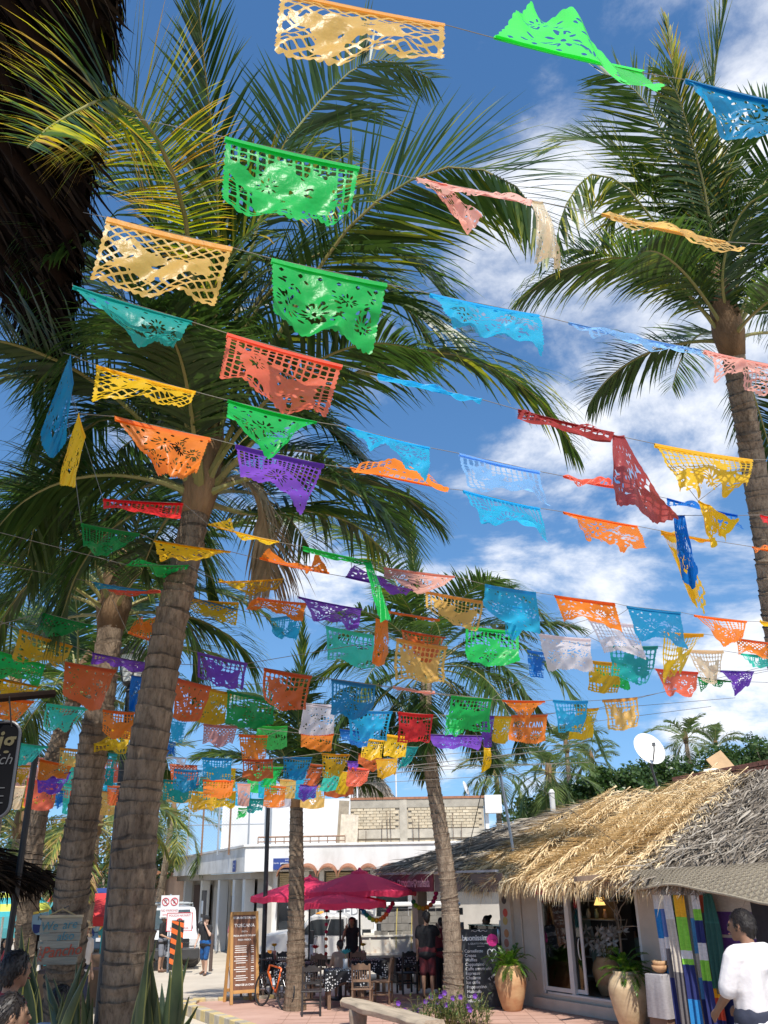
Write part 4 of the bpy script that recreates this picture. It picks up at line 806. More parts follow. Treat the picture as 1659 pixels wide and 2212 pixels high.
# street name plates
BLUE = mat('plate_blue', (0.03, 0.06, 0.24), 0.5, 0.05); PW = mat('plate_white', (0.75, 0.75, 0.75), 0.5, 0.02)
p = PY(617, 1866, YF-0.05); sgn = thing('street_name_sign', 'blue street name plate on the white parapet beside the small palm trunk', 'sign', p)
MB().box((0, 0, 0), (0.95, 0.02, 0.40)).build('plate', BLUE, sgn, bevel=0.004)
MB().box((0.1, -0.012, -0.11), (0.55, 0.004, 0.05)).box((0.3, -0.012, -0.12), (0.06, 0.005, 0.1)).lathe([(0.17, 0), (0.17, 0.004), (0.14, 0.004), (0.14, 0)], 20, o=(0, 0, 0)).build('plate_mark', PW, sgn).location = (0, 0, 0)
text('lettering', 'AVENIDA', 0.07, PW, sgn, (0.12, -0.013, 0.12), (RAD(90), 0, 0)); text('lettering', 'REVOLUCION', 0.105, PW, sgn, (0.13, -0.013, 0.0), (RAD(90), 0, 0), bold=0.003); text('lettering', 'Sayulita', 0.07, PW, sgn, (-0.36, -0.013, 0.03), (RAD(90), 0, 0), shear=0.2)
p = PY(511, 1871, YF+1.6); s2 = thing('street_name_plate', 'small square dark blue plate on the stained side parapet', 'sign', p, lrz)
MB().box((0, 0.10, 0), (0.5, 0.02, 0.42)).build('plate', BLUE, s2); text('lettering', 'CALLE', 0.1, PW, s2, (0, 0.113, 0.08), (RAD(90), 0, RAD(180))); text('lettering', 'MARLIN', 0.08, PW, s2, (0, 0.113, -0.06), (RAD(90), 0, RAD(180)))

# upper storey set back: white wall, bare brick wall
YU = 41.0; zU = PY(900, 1721, YU)[2]; zL = zt-0.6
ub = thing('upper_storey', 'set-back upper storey, half whitewashed and half bare block', 'building', (0, YU, zL))
def ubx(a, b, z0, z1, m, nm, y0=0.0, y1=0.3, **k):
    x0, x1 = PY(a, 1800, YU)[0], PY(b, 1800, YU)[0]; return MB().box(((x0+x1)/2, (y0+y1)/2, (z0+z1)/2-zL), (x1-x0, y1-y0, z1-z0)).build(nm, m, ub, **k)
ubx(478, 757, zL, zU-0.02, mat('whitewash_bright', (0.66, 0.64, 0.60), 0.85, 0.04, 0.9, bump=0.1, col2=(0.80, 0.80, 0.79), thr=(0.30, 0.5), stretch=(1, 1, 0.4), detail=8), 'white_wall'); ubx(757, 1048, zL, zU-0.1, mat('mortar_pale', (0.46, 0.40, 0.31), 0.95, 0.15, 4), 'mortar_core', 0.06, 0.3)
ubx(1050, 1086, zU-0.75, zU+0.0, WH, 'white_block', -0.3, 0.3); ubx(1050, 1058, zL, zU-0.75, WH, 'white_column')
for z0, z1 in ((zU-0.45, zU-0.1), (zU-1.72, zU-1.35)): ubx(757, 1048, z0, z1, mat('concrete_band', (0.43, 0.385, 0.31), 0.95, 0.25, 2, bump=0.2), 'concrete_band', 0.0, 0.059)
ubx(864, 880, zL, zU-0.1, MATS['concrete_band'], 'concrete_column', -0.012, 0.05); ubx(757, 1050, zU-0.098, zU+0.0, CLAY, 'coping', -0.03, 0.32)
BLK = mat('clay_block', (0.52, 0.42, 0.28), 0.9, 0.3, 5, bump=0.25, col2=(0.60, 0.52, 0.38))
bm_ = MB().box((0, 0, 0), (0.265, 0.06, 0.105)).mesh('brick'); bm_.materials.append(BLK)
xa, xb = PY(757, 1800, YU)[0], PY(1048, 1800, YU)[0]; cc0, cc1 = PY(864, 1800, YU)[0], PY(880, 1800, YU)[0]
cand = []
r = 0; z = zU-0.52
while z > zL+0.1:
    if not (zU-1.80 < z < zU-1.28):
        x = xa+0.15+(0.14 if r % 2 else 0)
        while x < xb-0.12:
            if not (cc0-0.15 < x < cc1+0.15): cand.append((x+Rg.uniform(-.008, .008), z))
            x += 0.283
    z -= 0.122; r += 1
vis = [c for c in cand if c[1] > zt-0.1]; rest = [c for c in cand if c[1] <= zt-0.1]
Rg.shuffle(vis); rest += vis[300:]; vis = vis[:300]
for x, z in vis:
    o = bpy.data.objects.new('brick', bm_); COL.objects.link(o); o.parent = ub; o.location = (x, 0.035+Rg.uniform(-.008, .006), z-zL)
B = MB()
for x, z in rest: B.box((x, 0.035+Rg.uniform(-.008, .006), z-zL), (0.265, 0.06, 0.105))
if rest: B.build('brickwork', BLK, ub, kind='stuff')
rb = MB()
for a, h in ((773, 0.9), (790, 0.8), (838, 1.6), (845, 1.7), (893, 1.2), (905, 1.4), (980, 1.5), (996, 1.1), (824, 1.2)):
    x = PY(a, 1800, YU-0.25)[0]; rb.tube([(x, -0.25, 0.55), (x+Rg.uniform(-.04, .04), -0.25, 0.55+h)], 0.014, 5)
rb.build('rebar', mat('rebar_rust', (0.12, 0.07, 0.05), 0.8), ub)
for i, (a, y0, y1) in enumerate(((856, 1721, 1672), (772, 1721, 1690))):
    pp = PY(a, y0, YU+0.5); q = PY(a, y1, YU+0.5); o = MB().tube([(0, 0, -0.2), (0, 0, q[2]-pp[2])], 0.035, 8).build('roof_pole', PW); o.location = V(pp); tag(o, ['white pole standing on the brick upper storey', 'short white pole beside the rooftop palapa'][i], 'pole')
for i, (a, y) in enumerate(((697+60, 1716), (1008, 1704))):
    d = thing('small_dish', ['small pale dish on the white upper wall', 'narrow pale dish at the right end of the brick wall'][i], 'satellite dish', PY(a, y+14, YU+0.3)); o = MB().lathe([(0, -0.06), (0.2, -0.045), (0.33, 0.0), (0.335, 0.005), (0.2, -0.035), (0, -0.05)], 18).build('reflector', PW, d, smooth=True); o.matrix_local = Matrix.Translation((0, 0, 0.3)) @ Matrix.Rotation(RAD(70), 4, 'Y') @ Matrix.Rotation(RAD(20), 4, 'X'); MB().tube([(0, 0, -0.1), (0.05, 0.05, 0.28)], 0.025, 6).build('mast', MATS['dish_metal'], d)
rp = thing('rooftop_palapa', 'little round thatched shelter on top of the upper storey', 'palapa', PY(798, 1722, YU+2.2)); MB().lathe([(1.1, -0.1), (1.0, 0.2), (0.75, 0.6), (0.5, 0.82), (0.2, 0.92), (0.0, 0.95)], 24, jit=0.03).build('roof_deck', DECK, rp)
o0 = np.array(rp.location); thatch('thatch', lambda u, f: o0+np.array([math.cos(u*6.283)*(1.15-1.0*f), math.sin(u*6.283)*(1.15-1.0*f), -0.1+1.05*math.sin(f*1.57)]), 900, GREY, rp, 9, flen=(0.3, 0.7), w=0.05, fringe=60)
# roof-top cage of chain-link and posts, with clutter
cg = thing('chainlink_cage', 'chain-link cage with rusty posts on the roof of the white building', 'fence', PY(520, 1835, YF+2.5))
q0 = np.array(cg.location); PT = mat('post_rust', (0.26, 0.15, 0.09), 0.7, 0.3); PG = MATS['galvanised']
for a, m_ in ((412, PG), (442, PT), (476, PG), (500, PT), (540, PG), (575, PG), (587, PG)):
    top = PY(a, 1725 if a > 412 else 1715, YF+2.5)-q0; MB().tube([(top[0], 0, -0.2), (top[0], 0, top[2])], 0.04, 6).build('post', m_, cg)
xl, xr_ = (PY(412, 1760, YF+2.5)-q0)[0], (PY(587, 1760, YF+2.5)-q0)[0]; zt_ = (PY(500, 1728, YF+2.5)-q0)[2]
MB().tube([(xl, 0, zt_), (xr_, 0, zt_)], 0.035, 6).tube([(xl, 0, zt_*0.5), (xr_, 0, zt_*0.5)], 0.02, 6).build('rail', PG, cg)
B = MB(); w_ = xr_-xl
for k in range(-14, 30):
    for sgn_ in (1, -1):
        x0 = xl+k*w_/28; x1 = x0+sgn_*zt_
        a0 = np.array([x0, 0, 0.0]); a1 = np.array([x1, 0, zt_]); t0, t1 = 0.0, 1.0
        for lim, s_ in ((xl, 1), (xr_, -1)):
            da = (a0[0]-lim)*s_; db = (a1[0]-lim)*s_
            if da < 0 and db < 0: t0 = 2
            elif da < 0: t0 = max(t0, -da/(db-da))
            elif db < 0: t1 = min(t1, da/(da-db))
        if t0 < t1: B.tube([a0+(a1-a0)*t0, a0+(a1-a0)*t1], 0.005, 3, cap=False)
B.build('wire_mesh', PG, cg)
hz = thing('hand_rail', 'low brown railing on the parapet of the white building', 'railing', PY(640, 1828, YF+0.6)); r = MB(); r.tube([(-1.5, 0, 0.35), (1.9, 0, 0.35)], 0.03, 6); r.tube([(-1.5, 0, 0.18), (1.9, 0, 0.18)], 0.02, 6)
r.build('rail', PT, hz)
for k in range(11): MB().tube([(-1.5+k*0.34, 0, -0.1), (-1.5+k*0.34, 0, 0.35)], 0.02, 6).build('baluster', PT, hz)
for i, (x0, w, h) in enumerate(((738, 0.45, 1.9), (752, 0.75, 1.3))):
    o = MB(); nfl = 6
    for k in range(nfl): o.box((-w/2+(k+.5)*w/nfl, 0.02*(k % 2), h/2), (w/nfl*0.98, 0.05, h))
    o = o.build('corrugated_sheet', mat('sheet_tan%d' % i, ((0.34, 0.28, 0.2), (0.55, 0.47, 0.36))[i], 0.7, 0.2)); o.location = V(PY(x0, 1828, YU-0.8-0.3*i)); o.rotation_euler = (RAD(-8), RAD(3), 0); tag(o, ['tall brown corrugated sheet leaning on the upper wall', 'pale corrugated sheet leaning beside the brown one'][i], 'metal sheet')
# neighbouring low building far left behind the palms
nb = thing('background_house', 'brownish low house at the street end behind the palms', 'building', (-16, 56, -0.15)); MB().box((-1, 0, 1.6), (9, 6, 3.2)).build('wall', mat('adobe', (0.30, 0.2, 0.14), 0.9, 0.2, 1), nb); MB().box((-1, -0.2, 3.3), (9.6, 6.8, 0.2)).build('roof', CLAY, nb); MB().box((-2.5, -3.02, 1.1), (1.1, 0.06, 2.2)).build('door', DWOOD, nb); MB().box((1, -3.02, 1.6), (1.2, 0.06, 1.0)).build('window', DGL, nb)
# house seen through the open café, with a purple parasol in front
hb = thing('courtyard_wall', 'white courtyard wall seen through the open café', 'wall', FL(-2.0, 9.3, 0), FRZ); MB().box((0, 0, 1.6), (9, 0.2, 3.2)).build('wall', WH, hb); MB().box((-1.2, -0.12, 1.4), (0.9, 0.06, 2.2)).build('shutter_panel', GRY, hb)
MB().box((2.2, -0.5, 2.55), (2.4, 0.9, 0.08)).build('tile_awning', mat('awning_terracotta', (0.62, 0.25, 0.12), 0.8), hb)

# ------------------------------------------------------------------ dark palapa roof over the photographer's left
ez = 6.3; c0 = PZ(130, 790, ez); c1 = PZ(247, -10, ez); ev = (c1-c0)/np.linalg.norm(c1-c0); inn = np.array([ev[1], -ev[0], 0]); inn = inn if inn[0] < 0 else -inn
pal = thing('palapa_roof', 'dark underside of a palapa roof with pole rafters at the upper left', 'roof', c0)
PAL_C, PAL_V = np.array(c0), np.array(ev)
def palP(u, f): return c0 + ev*(u*3.4) + inn*(f*4.6) + np.array([0, 0, f*4.6*1.2])
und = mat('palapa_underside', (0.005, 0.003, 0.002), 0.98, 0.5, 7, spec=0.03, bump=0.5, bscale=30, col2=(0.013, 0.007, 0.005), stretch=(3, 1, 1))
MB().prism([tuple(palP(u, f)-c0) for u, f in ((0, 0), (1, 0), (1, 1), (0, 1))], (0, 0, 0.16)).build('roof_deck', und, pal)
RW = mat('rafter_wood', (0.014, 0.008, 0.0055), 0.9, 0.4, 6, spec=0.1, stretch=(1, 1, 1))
dnn = np.cross(ev, inn+np.array([0, 0, 1.2])); dnn /= np.linalg.norm(dnn); dnn = dnn if dnn[2] < 0 else -dnn
for k in range(7): MB().tube([palP(0.03+k*0.15, 0.0)-c0+dnn*0.05, palP(0.03+k*0.15+0.02, 0.98)-c0+dnn*0.05], [0.045, 0.035], 8).build('rafter', RW, pal, smooth=True)
for k in range(9): MB().tube([palP(0.0, 0.04+k*0.115)-c0+dnn*0.015, palP(1.0, 0.05+k*0.112)-c0+dnn*0.02], 0.016, 6).build('batten', RW, pal, smooth=True)
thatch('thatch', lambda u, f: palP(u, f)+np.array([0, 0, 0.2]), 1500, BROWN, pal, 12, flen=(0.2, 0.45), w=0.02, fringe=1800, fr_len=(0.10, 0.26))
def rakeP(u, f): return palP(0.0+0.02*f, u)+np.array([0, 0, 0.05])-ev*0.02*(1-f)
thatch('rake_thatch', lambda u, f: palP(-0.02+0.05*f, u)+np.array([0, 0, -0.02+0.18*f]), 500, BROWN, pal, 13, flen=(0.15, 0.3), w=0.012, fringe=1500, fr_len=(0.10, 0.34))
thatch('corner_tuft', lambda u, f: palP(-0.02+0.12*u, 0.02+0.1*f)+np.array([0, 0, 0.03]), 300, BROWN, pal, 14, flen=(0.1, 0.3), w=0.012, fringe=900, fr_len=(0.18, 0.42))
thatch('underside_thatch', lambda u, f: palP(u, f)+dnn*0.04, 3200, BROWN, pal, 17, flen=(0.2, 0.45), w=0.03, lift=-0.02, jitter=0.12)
# two posts carry it, behind the camera's left
for (u, f) in ((0.62, 0.25), (1.0, 0.6)):
    q = palP(u, f); MB().tube([(q[0]-c0[0], q[1]-c0[1], 0.5-c0[2]), tuple(q-c0)], 0.09, 10).build('post', RW, pal, smooth=True)
# a smaller thatch eave at the far left, lower down
p2 = PY(-78, 1850, 10); lt = thing('left_stall_roof', 'low grey thatched stall roof cut by the left edge', 'roof', p2); MB().prism([(-2.2, -0.6, 0.7), (0.45, -0.5, -0.35), (0.5, 1.2, -0.35), (-2.2, 1.2, 0.7)], (0, 0, 0.1)).build('roof_deck', DECK, lt)
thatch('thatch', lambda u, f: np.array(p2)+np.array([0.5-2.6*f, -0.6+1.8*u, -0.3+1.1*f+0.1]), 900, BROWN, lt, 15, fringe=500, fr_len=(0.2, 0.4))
for k in (0.0, 1.1): MB().tube([(-0.7, k-0.3, 0.0), (-0.7, k-0.3, -p2[2]+0.1)], 0.06, 8).build('post', RW, lt)

# ------------------------------------------------------------------ trees behind the roofs
def leafy_tree(label, x, y, Y, rx, rz, n, seed, group='dense trees behind the roofs'):
    c = PY(x, y, Y); R = random.Random(seed); t = thing('broadleaf_tree', label, 'tree', (c[0], c[1], -0.15), 0, group)
    MB().tube([(0, 0, 0), (0.1, 0, c[2]*0.4), (0, 0, c[2]*0.8)], [0.25, 0.2, 0.12], 8).build('trunk', BARK2, t)
    cl = []
    for k in range(26):
        a = R.uniform(0, 6.28); e = R.uniform(-0.6, 1.3); q = R.uniform(0.35, 1.0); cl.append((rx*q*math.cos(a)*math.cos(e), rx*0.8*q*math.sin(a)*math.cos(e), c[2]+rz*q*math.sin(e), R.uniform(0.3, 0.55)*rx*0.55))
    vs = []; fs = []; tint = []
    for i in range(n):
        cx, cy, cz, cr = cl[R.randrange(len(cl))]; d = Vector((R.gauss(0, 1), R.gauss(0, 1), R.gauss(0, 1))).normalized()*cr*R.uniform(0.55, 1.0)
        p = Vector((cx, cy, cz))+d; u = Vector((R.gauss(0, 1), R.gauss(0, 1), R.gauss(0, 0.6))).normalized(); w = u.orthogonal().normalized(); w.rotate(Matrix.Rotation(R.uniform(0, 6.28), 3, u)); L = R.uniform(0.16, 0.34); b = len(vs)
        vs += [p, p+u*L*0.5+w*L*0.28, p+u*L, p+u*L*0.5-w*L*0.28]; fs.append((b, b+1, b+2, b+3)); tint += [R.uniform(0.0, 0.55)]*4
    me = bpy.data.meshes.new('crown'); me.from_pydata([tuple(q) for q in vs], [], fs); me.update(); me.materials.append(LEAF_T)
    at = me.attributes.new('tint', 'FLOAT', 'POINT'); at.data.foreach_set('value', np.array(tint, dtype=np.float32)); o = bpy.data.objects.new('crown', me); COL.objects.link(o); o.parent = t
    B = MB()
    for (cx, cy, cz, cr) in cl[:12]: B.tube([(0, 0, c[2]*0.55), (cx*0.5, cy*0.5, (c[2]*0.7+cz)/2), (cx, cy, cz)], [0.09, 0.06, 0.02], 5)
    B.build('branch', BARK2, t)
LEAF_T = leaf_material('tree_leaf', (0.030, 0.065, 0.018), (0.065, 0.115, 0.03), (0.16, 0.20, 0.05), tr=0.25)
for a in (('dark rounded tree behind the shaggy palm and grey thatch', 1215, 1745, 49, 2.3, 1.2, 3800, 1), ('dark tree just left of the satellite dish', 1325, 1712, 48, 2.0, 1.5, 4200, 2), ('leafy tree directly behind the satellite dish mast', 1420, 1700, 52, 2.6, 1.4, 4200, 3),
          ('broad dark tree right of the satellite dish', 1505, 1695, 54, 2.7, 1.7, 4600, 4), ('tall dark tree above the plywood board', 1585, 1670, 56, 2.7, 1.9, 4600, 5), ('dark tree cut by the right edge above the parapet', 1665, 1660, 56, 2.8, 2.0, 4600, 6),
          ('dark tree low behind the brick wall end and antenna mast', 1150, 1772, 56, 2.0, 1.2, 2500, 7)): leafy_tree(*a)
for a in (('yellow-green tree behind the market stalls at the far left', 95, 1850, 40, 3.0, 2.4, 3000, 8), ('green tree at the street end between the trunks', 225, 1880, 50, 3.5, 2.4, 3000, 9), ('dark tree beside the stained side wall, behind the van', 345, 1850, 58, 3.0, 3.0, 3000, 10)): leafy_tree(*a, group='trees along the street')
# ------------------------------------------------------------------ cut-paper banners (papel picado) on strings
REG = {'A': (0, 0, 1000/1659), 'B': (700, 0, 1000/1659), 'C': (1500, 0, 948/1613), 'D': (0, 800, 1000/1659), 'E': (700, 800, 1000/1659),
       'G': (700, 1700, 1000/1659), 'I': (0, 1900, 800/1659), 'J': (1500, 1300, 948/1659), 'M': (0, 0, 2448/1659)}
def conv(r, p):
    a, b, s = REG[r]; k = 1659/2448
    return ((a+p[0]*s)*k, (b+p[1]*s)*k)
PAPER = {}
def paper(name, c, tr=0.58, al=0.90):
    # thin plastic film: glossy skin over a body that lets light through
    c = tuple(min(0.95, v*1.22) for v in c); PAPER[name] = mat('film_'+name, c, 0.34, 0.06, 3.0, bump=0.35, bscale=22, trans=tr, alpha=al, spec=0.55)
paper('tan', (0.72, 0.44, 0.12)); paper('yellow', (0.85, 0.50, 0.02)); paper('ochre', (0.62, 0.36, 0.02)); paper('green', (0.02, 0.50, 0.10)); paper('dark green', (0.01, 0.30, 0.07))
paper('bright green', (0.08, 0.62, 0.12)); paper('teal', (0.02, 0.36, 0.34)); paper('aqua', (0.06, 0.62, 0.48)); paper('sky blue', (0.03, 0.46, 0.74)); paper('light blue', (0.22, 0.45, 0.76))
paper('blue', (0.01, 0.16, 0.52)); paper('deep blue', (0.015, 0.24, 0.46)); paper('coral', (0.78, 0.16, 0.09)); paper('orange', (0.86, 0.22, 0.03)); paper('rust', (0.62, 0.14, 0.04))  # rust: orange film with its backlit shade put into the colour
paper('red', (0.72, 0.035, 0.04)); paper('maroon', (0.38, 0.06, 0.06)); paper('pink', (0.76, 0.40, 0.33)); paper('rose', (0.55, 0.26, 0.24)); paper('purple', (0.19, 0.07, 0.48)); paper('white', (0.84, 0.72, 0.74)); paper('cream', (0.80, 0.62, 0.42))

def ellipse(u, v, cx, cy, a, b, rot=0.0):
    c, s = math.cos(rot), math.sin(rot); x = (u-cx)*c+(v-cy)*s; y = -(u-cx)*s+(v-cy)*c
    return (1-np.sqrt((x/a)**2+(y/b)**2+1e-12))*min(a, b)
STROKES = {'M': [(0,1,0,0),(0,0,.5,.6),(.5,.6,1,0),(1,0,1,1)], 'E': [(0,0,0,1),(0,0,.8,0),(0,.5,.7,.5),(0,1,.8,1)], 'X': [(0,0,1,1),(1,0,0,1)], 'I': [(.5,0,.5,1)],
           'C': [(.9,.1,.2,.1),(.2,.1,.1,.9),(.1,.9,.9,.9)], 'A': [(0,1,.5,0),(.5,0,1,1),(.25,.6,.75,.6)], 'N': [(0,1,0,0),(0,0,1,1),(1,1,1,0)]}
def pattern(kind, nu, nv, seed):
    fat = 1.0 if nu > 58 else 1.45 if nu > 42 else 1.9      # farther banners: fuller lattice
    thin = 1.0 if nu > 58 else 0.8 if nu > 42 else 0.7
    R = random.Random(seed); H = 0.78
    u, v = np.meshgrid(np.linspace(0, 1, nu), np.linspace(0, H, nv), indexing='ij')
    def grid(n, w):
        w *= fat; n = n if fat < 1.4 else int(n*0.75)
        return np.maximum(w-np.abs((u*n) % 1-0.5)/n, w-np.abs((v*n) % 1-0.5)/n)
    def diam(n, w):
        w *= fat
        a, b = (u+v)*n, (u-v)*n; return np.maximum(w-np.abs(a % 1-0.5)/n, w-np.abs(b % 1-0.5)/n)
    def blob(g, cx, cy, s):                                     # a bird- or flower-like solid figure left standing in the lattice
        for k in range(7):
            a = R.uniform(0, 6.28); g = np.maximum(g, ellipse(u, v, cx+math.cos(a)*s*0.8, cy+math.sin(a)*s*0.6, s*R.uniform(.5, .95), s*R.uniform(.22, .4), a))
        return np.maximum(g, ellipse(u, v, cx, cy, s*0.75, s*0.6))
    def rosette(g, cx, cy, s, k, hw=0.011):
        for i in range(k):
            a = 2*math.pi*i/k; g = np.minimum(g, -ellipse(u, v, cx+math.cos(a)*s, cy+math.sin(a)*s, s*0.42, hw, a))
        return np.minimum(g, -ellipse(u, v, cx, cy, s*0.2, s*0.2))
    def slits(g, n, a=0.035, b=0.010, y0=0.1, y1=0.66):
        n = int(n*thin)
        for i in range(n):
            g = np.minimum(g, -ellipse(u, v, R.uniform(.08, .92), R.uniform(y0, y1), a*R.uniform(.6, 1.2), b*R.uniform(.8, 1.3), R.uniform(-1, 1)))
        return g
    if kind == 'diamond':
        g = diam(9, 0.0135); g = blob(g, 0.36, 0.42, 0.20); g = blob(g, 0.64, 0.40, 0.17); g = slits(g, 10)
    elif kind == 'grid':
        g = grid(15, 0.0085); g = blob(g, 0.3, 0.38, 0.21); g = blob(g, 0.70, 0.44, 0.21); g = blob(g, 0.5, 0.6, 0.14); g = slits(g, 14, 0.03, 0.009)
        g = rosette(g, 0.3, 0.36, 0.06, 9, 0.007)
    elif kind == 'band':
        g = np.maximum(grid(18, 0.0075), ellipse(u, v, 0.5, 0.72, 0.62, 0.40)); g = rosette(g, 0.5, 0.5, 0.11, 14); g = slits(g, 26, 0.03, 0.010, 0.35, 0.7); g = blob(g, R.uniform(.3, .7), 0.25, 0.09)
    elif kind == 'letters':
        g = np.full_like(u, 0.2); g = rosette(g, 0.25, 0.52, 0.11, 12); g = rosette(g, 0.72, 0.55, 0.11, 12); g = slits(g, 14, 0.03, 0.01, 0.42, 0.7)
        x0 = 0.10
        for ch in 'MEXICANA':
            for (a, b, c, d) in STROKES[ch]:
                ax, ay, bx, by = x0+a*0.068, 0.16+b*0.15, x0+c*0.068, 0.16+d*0.15
                t = np.clip(((u-ax)*(bx-ax)+(v-ay)*(by-ay))/max(1e-9, (bx-ax)**2+(by-ay)**2), 0, 1)
                g = np.minimum(g, np.hypot(u-ax-t*(bx-ax), v-ay-t*(by-ay))-0.0095)
            x0 += 0.104
    else:                                                       # 'flower': solid sheet with cut petals and slits
        g = np.full_like(u, 0.2)
        for i in range(4): g = rosette(g, (0.16, 0.42, 0.66, 0.86)[i]+R.uniform(-.03, .03), R.uniform(0.26, 0.56), R.uniform(.07, .11), R.choice((9, 11, 13)), 0.0105)
        g = slits(g, 46, 0.036, 0.0115)
        for i in range(6): g = np.minimum(g, 0.9*(np.abs(u-(i+.5)/6)+np.abs(v-0.095))-0.024)
    inner = np.minimum(np.minimum(u-0.035, 0.965-u), np.minimum(v-0.055, H-0.055-v))
    g = np.maximum(g, 0.0-inner)                                # plain border
    n = 15
    sc_b = H-0.004-0.028*(1-np.abs(np.sin(math.pi*u*n)))-v
    sc_l = u-0.001-0.014*(1-np.abs(np.sin(math.pi*v*n))); sc_r = 1-u-0.001-0.014*(1-np.abs(np.sin(math.pi*v*n)))
    return np.minimum(g, np.minimum(sc_b, np.minimum(sc_l, sc_r))), H
def cut_sheet(kind, nu, nv, seed, torn=0.0):
    g, H = pattern(kind, nu, nv, seed)
    if torn > 0:                                                # torn banners: a ragged piece of the sheet is gone
        R = random.Random(seed+9); u, v = np.meshgrid(np.linspace(0, 1, nu), np.linspace(0, 1, nv), indexing='ij')
        edge = 1-torn*(0.55+0.5*np.sin(u*7+R.uniform(0, 6))*np.cos(u*17+R.uniform(0, 6))+0.15*np.sin(u*41))
        g = np.minimum(g, (edge-v)*0.6)
    vs = []; key = {}; fs = []
    def cor(i, j):
        k = (i, j)
        if k not in key: key[k] = len(vs); vs.append((i/(nu-1), j/(nv-1)))
        return key[k]
    def cross(a, b):
        k = (a, b) if a < b else (b, a)
        if k not in key:
            (a0, b0) = k; fa, fb = g[a0], g[b0]; t = fa/(fa-fb); t = min(0.97, max(0.03, t))
            key[k] = len(vs); vs.append(((a0[0]+(b0[0]-a0[0])*t)/(nu-1), (a0[1]+(b0[1]-a0[1])*t)/(nv-1)))
        return key[k]
    pos = g > 0
    for i in range(nu-1):
        for j in range(nv-1):
            c = [(i, j), (i, j+1), (i+1, j+1), (i+1, j)]; ins = [pos[q] for q in c]
            if not any(ins): continue
            if all(ins): fs.append(tuple(cor(*q) for q in c)); continue
            poly = []
            for k in range(4):
                a, b = c[k], c[(k+1) % 4]
                if pos[a]: poly.append(cor(*a))
                if pos[a] != pos[b]: poly.append(cross(a, b))
            if len(poly) >= 3: fs.append(tuple(poly))
    return np.array(vs), fs
SHEETS = {}
def sheet(kind, res, seed, torn):
    k = (kind, res, seed, torn)
    if k not in SHEETS: SHEETS[k] = cut_sheet(kind, res, int(res*0.74), seed, torn)
    return SHEETS[k]
STRING_M = mat('string', (0.20, 0.18, 0.15), 0.8, 0.1)
KINDS = ('flower', 'grid', 'band', 'flower', 'grid', 'diamond')
ALLF = []
FK = 0.72                                  # banners are about 45 cm wide
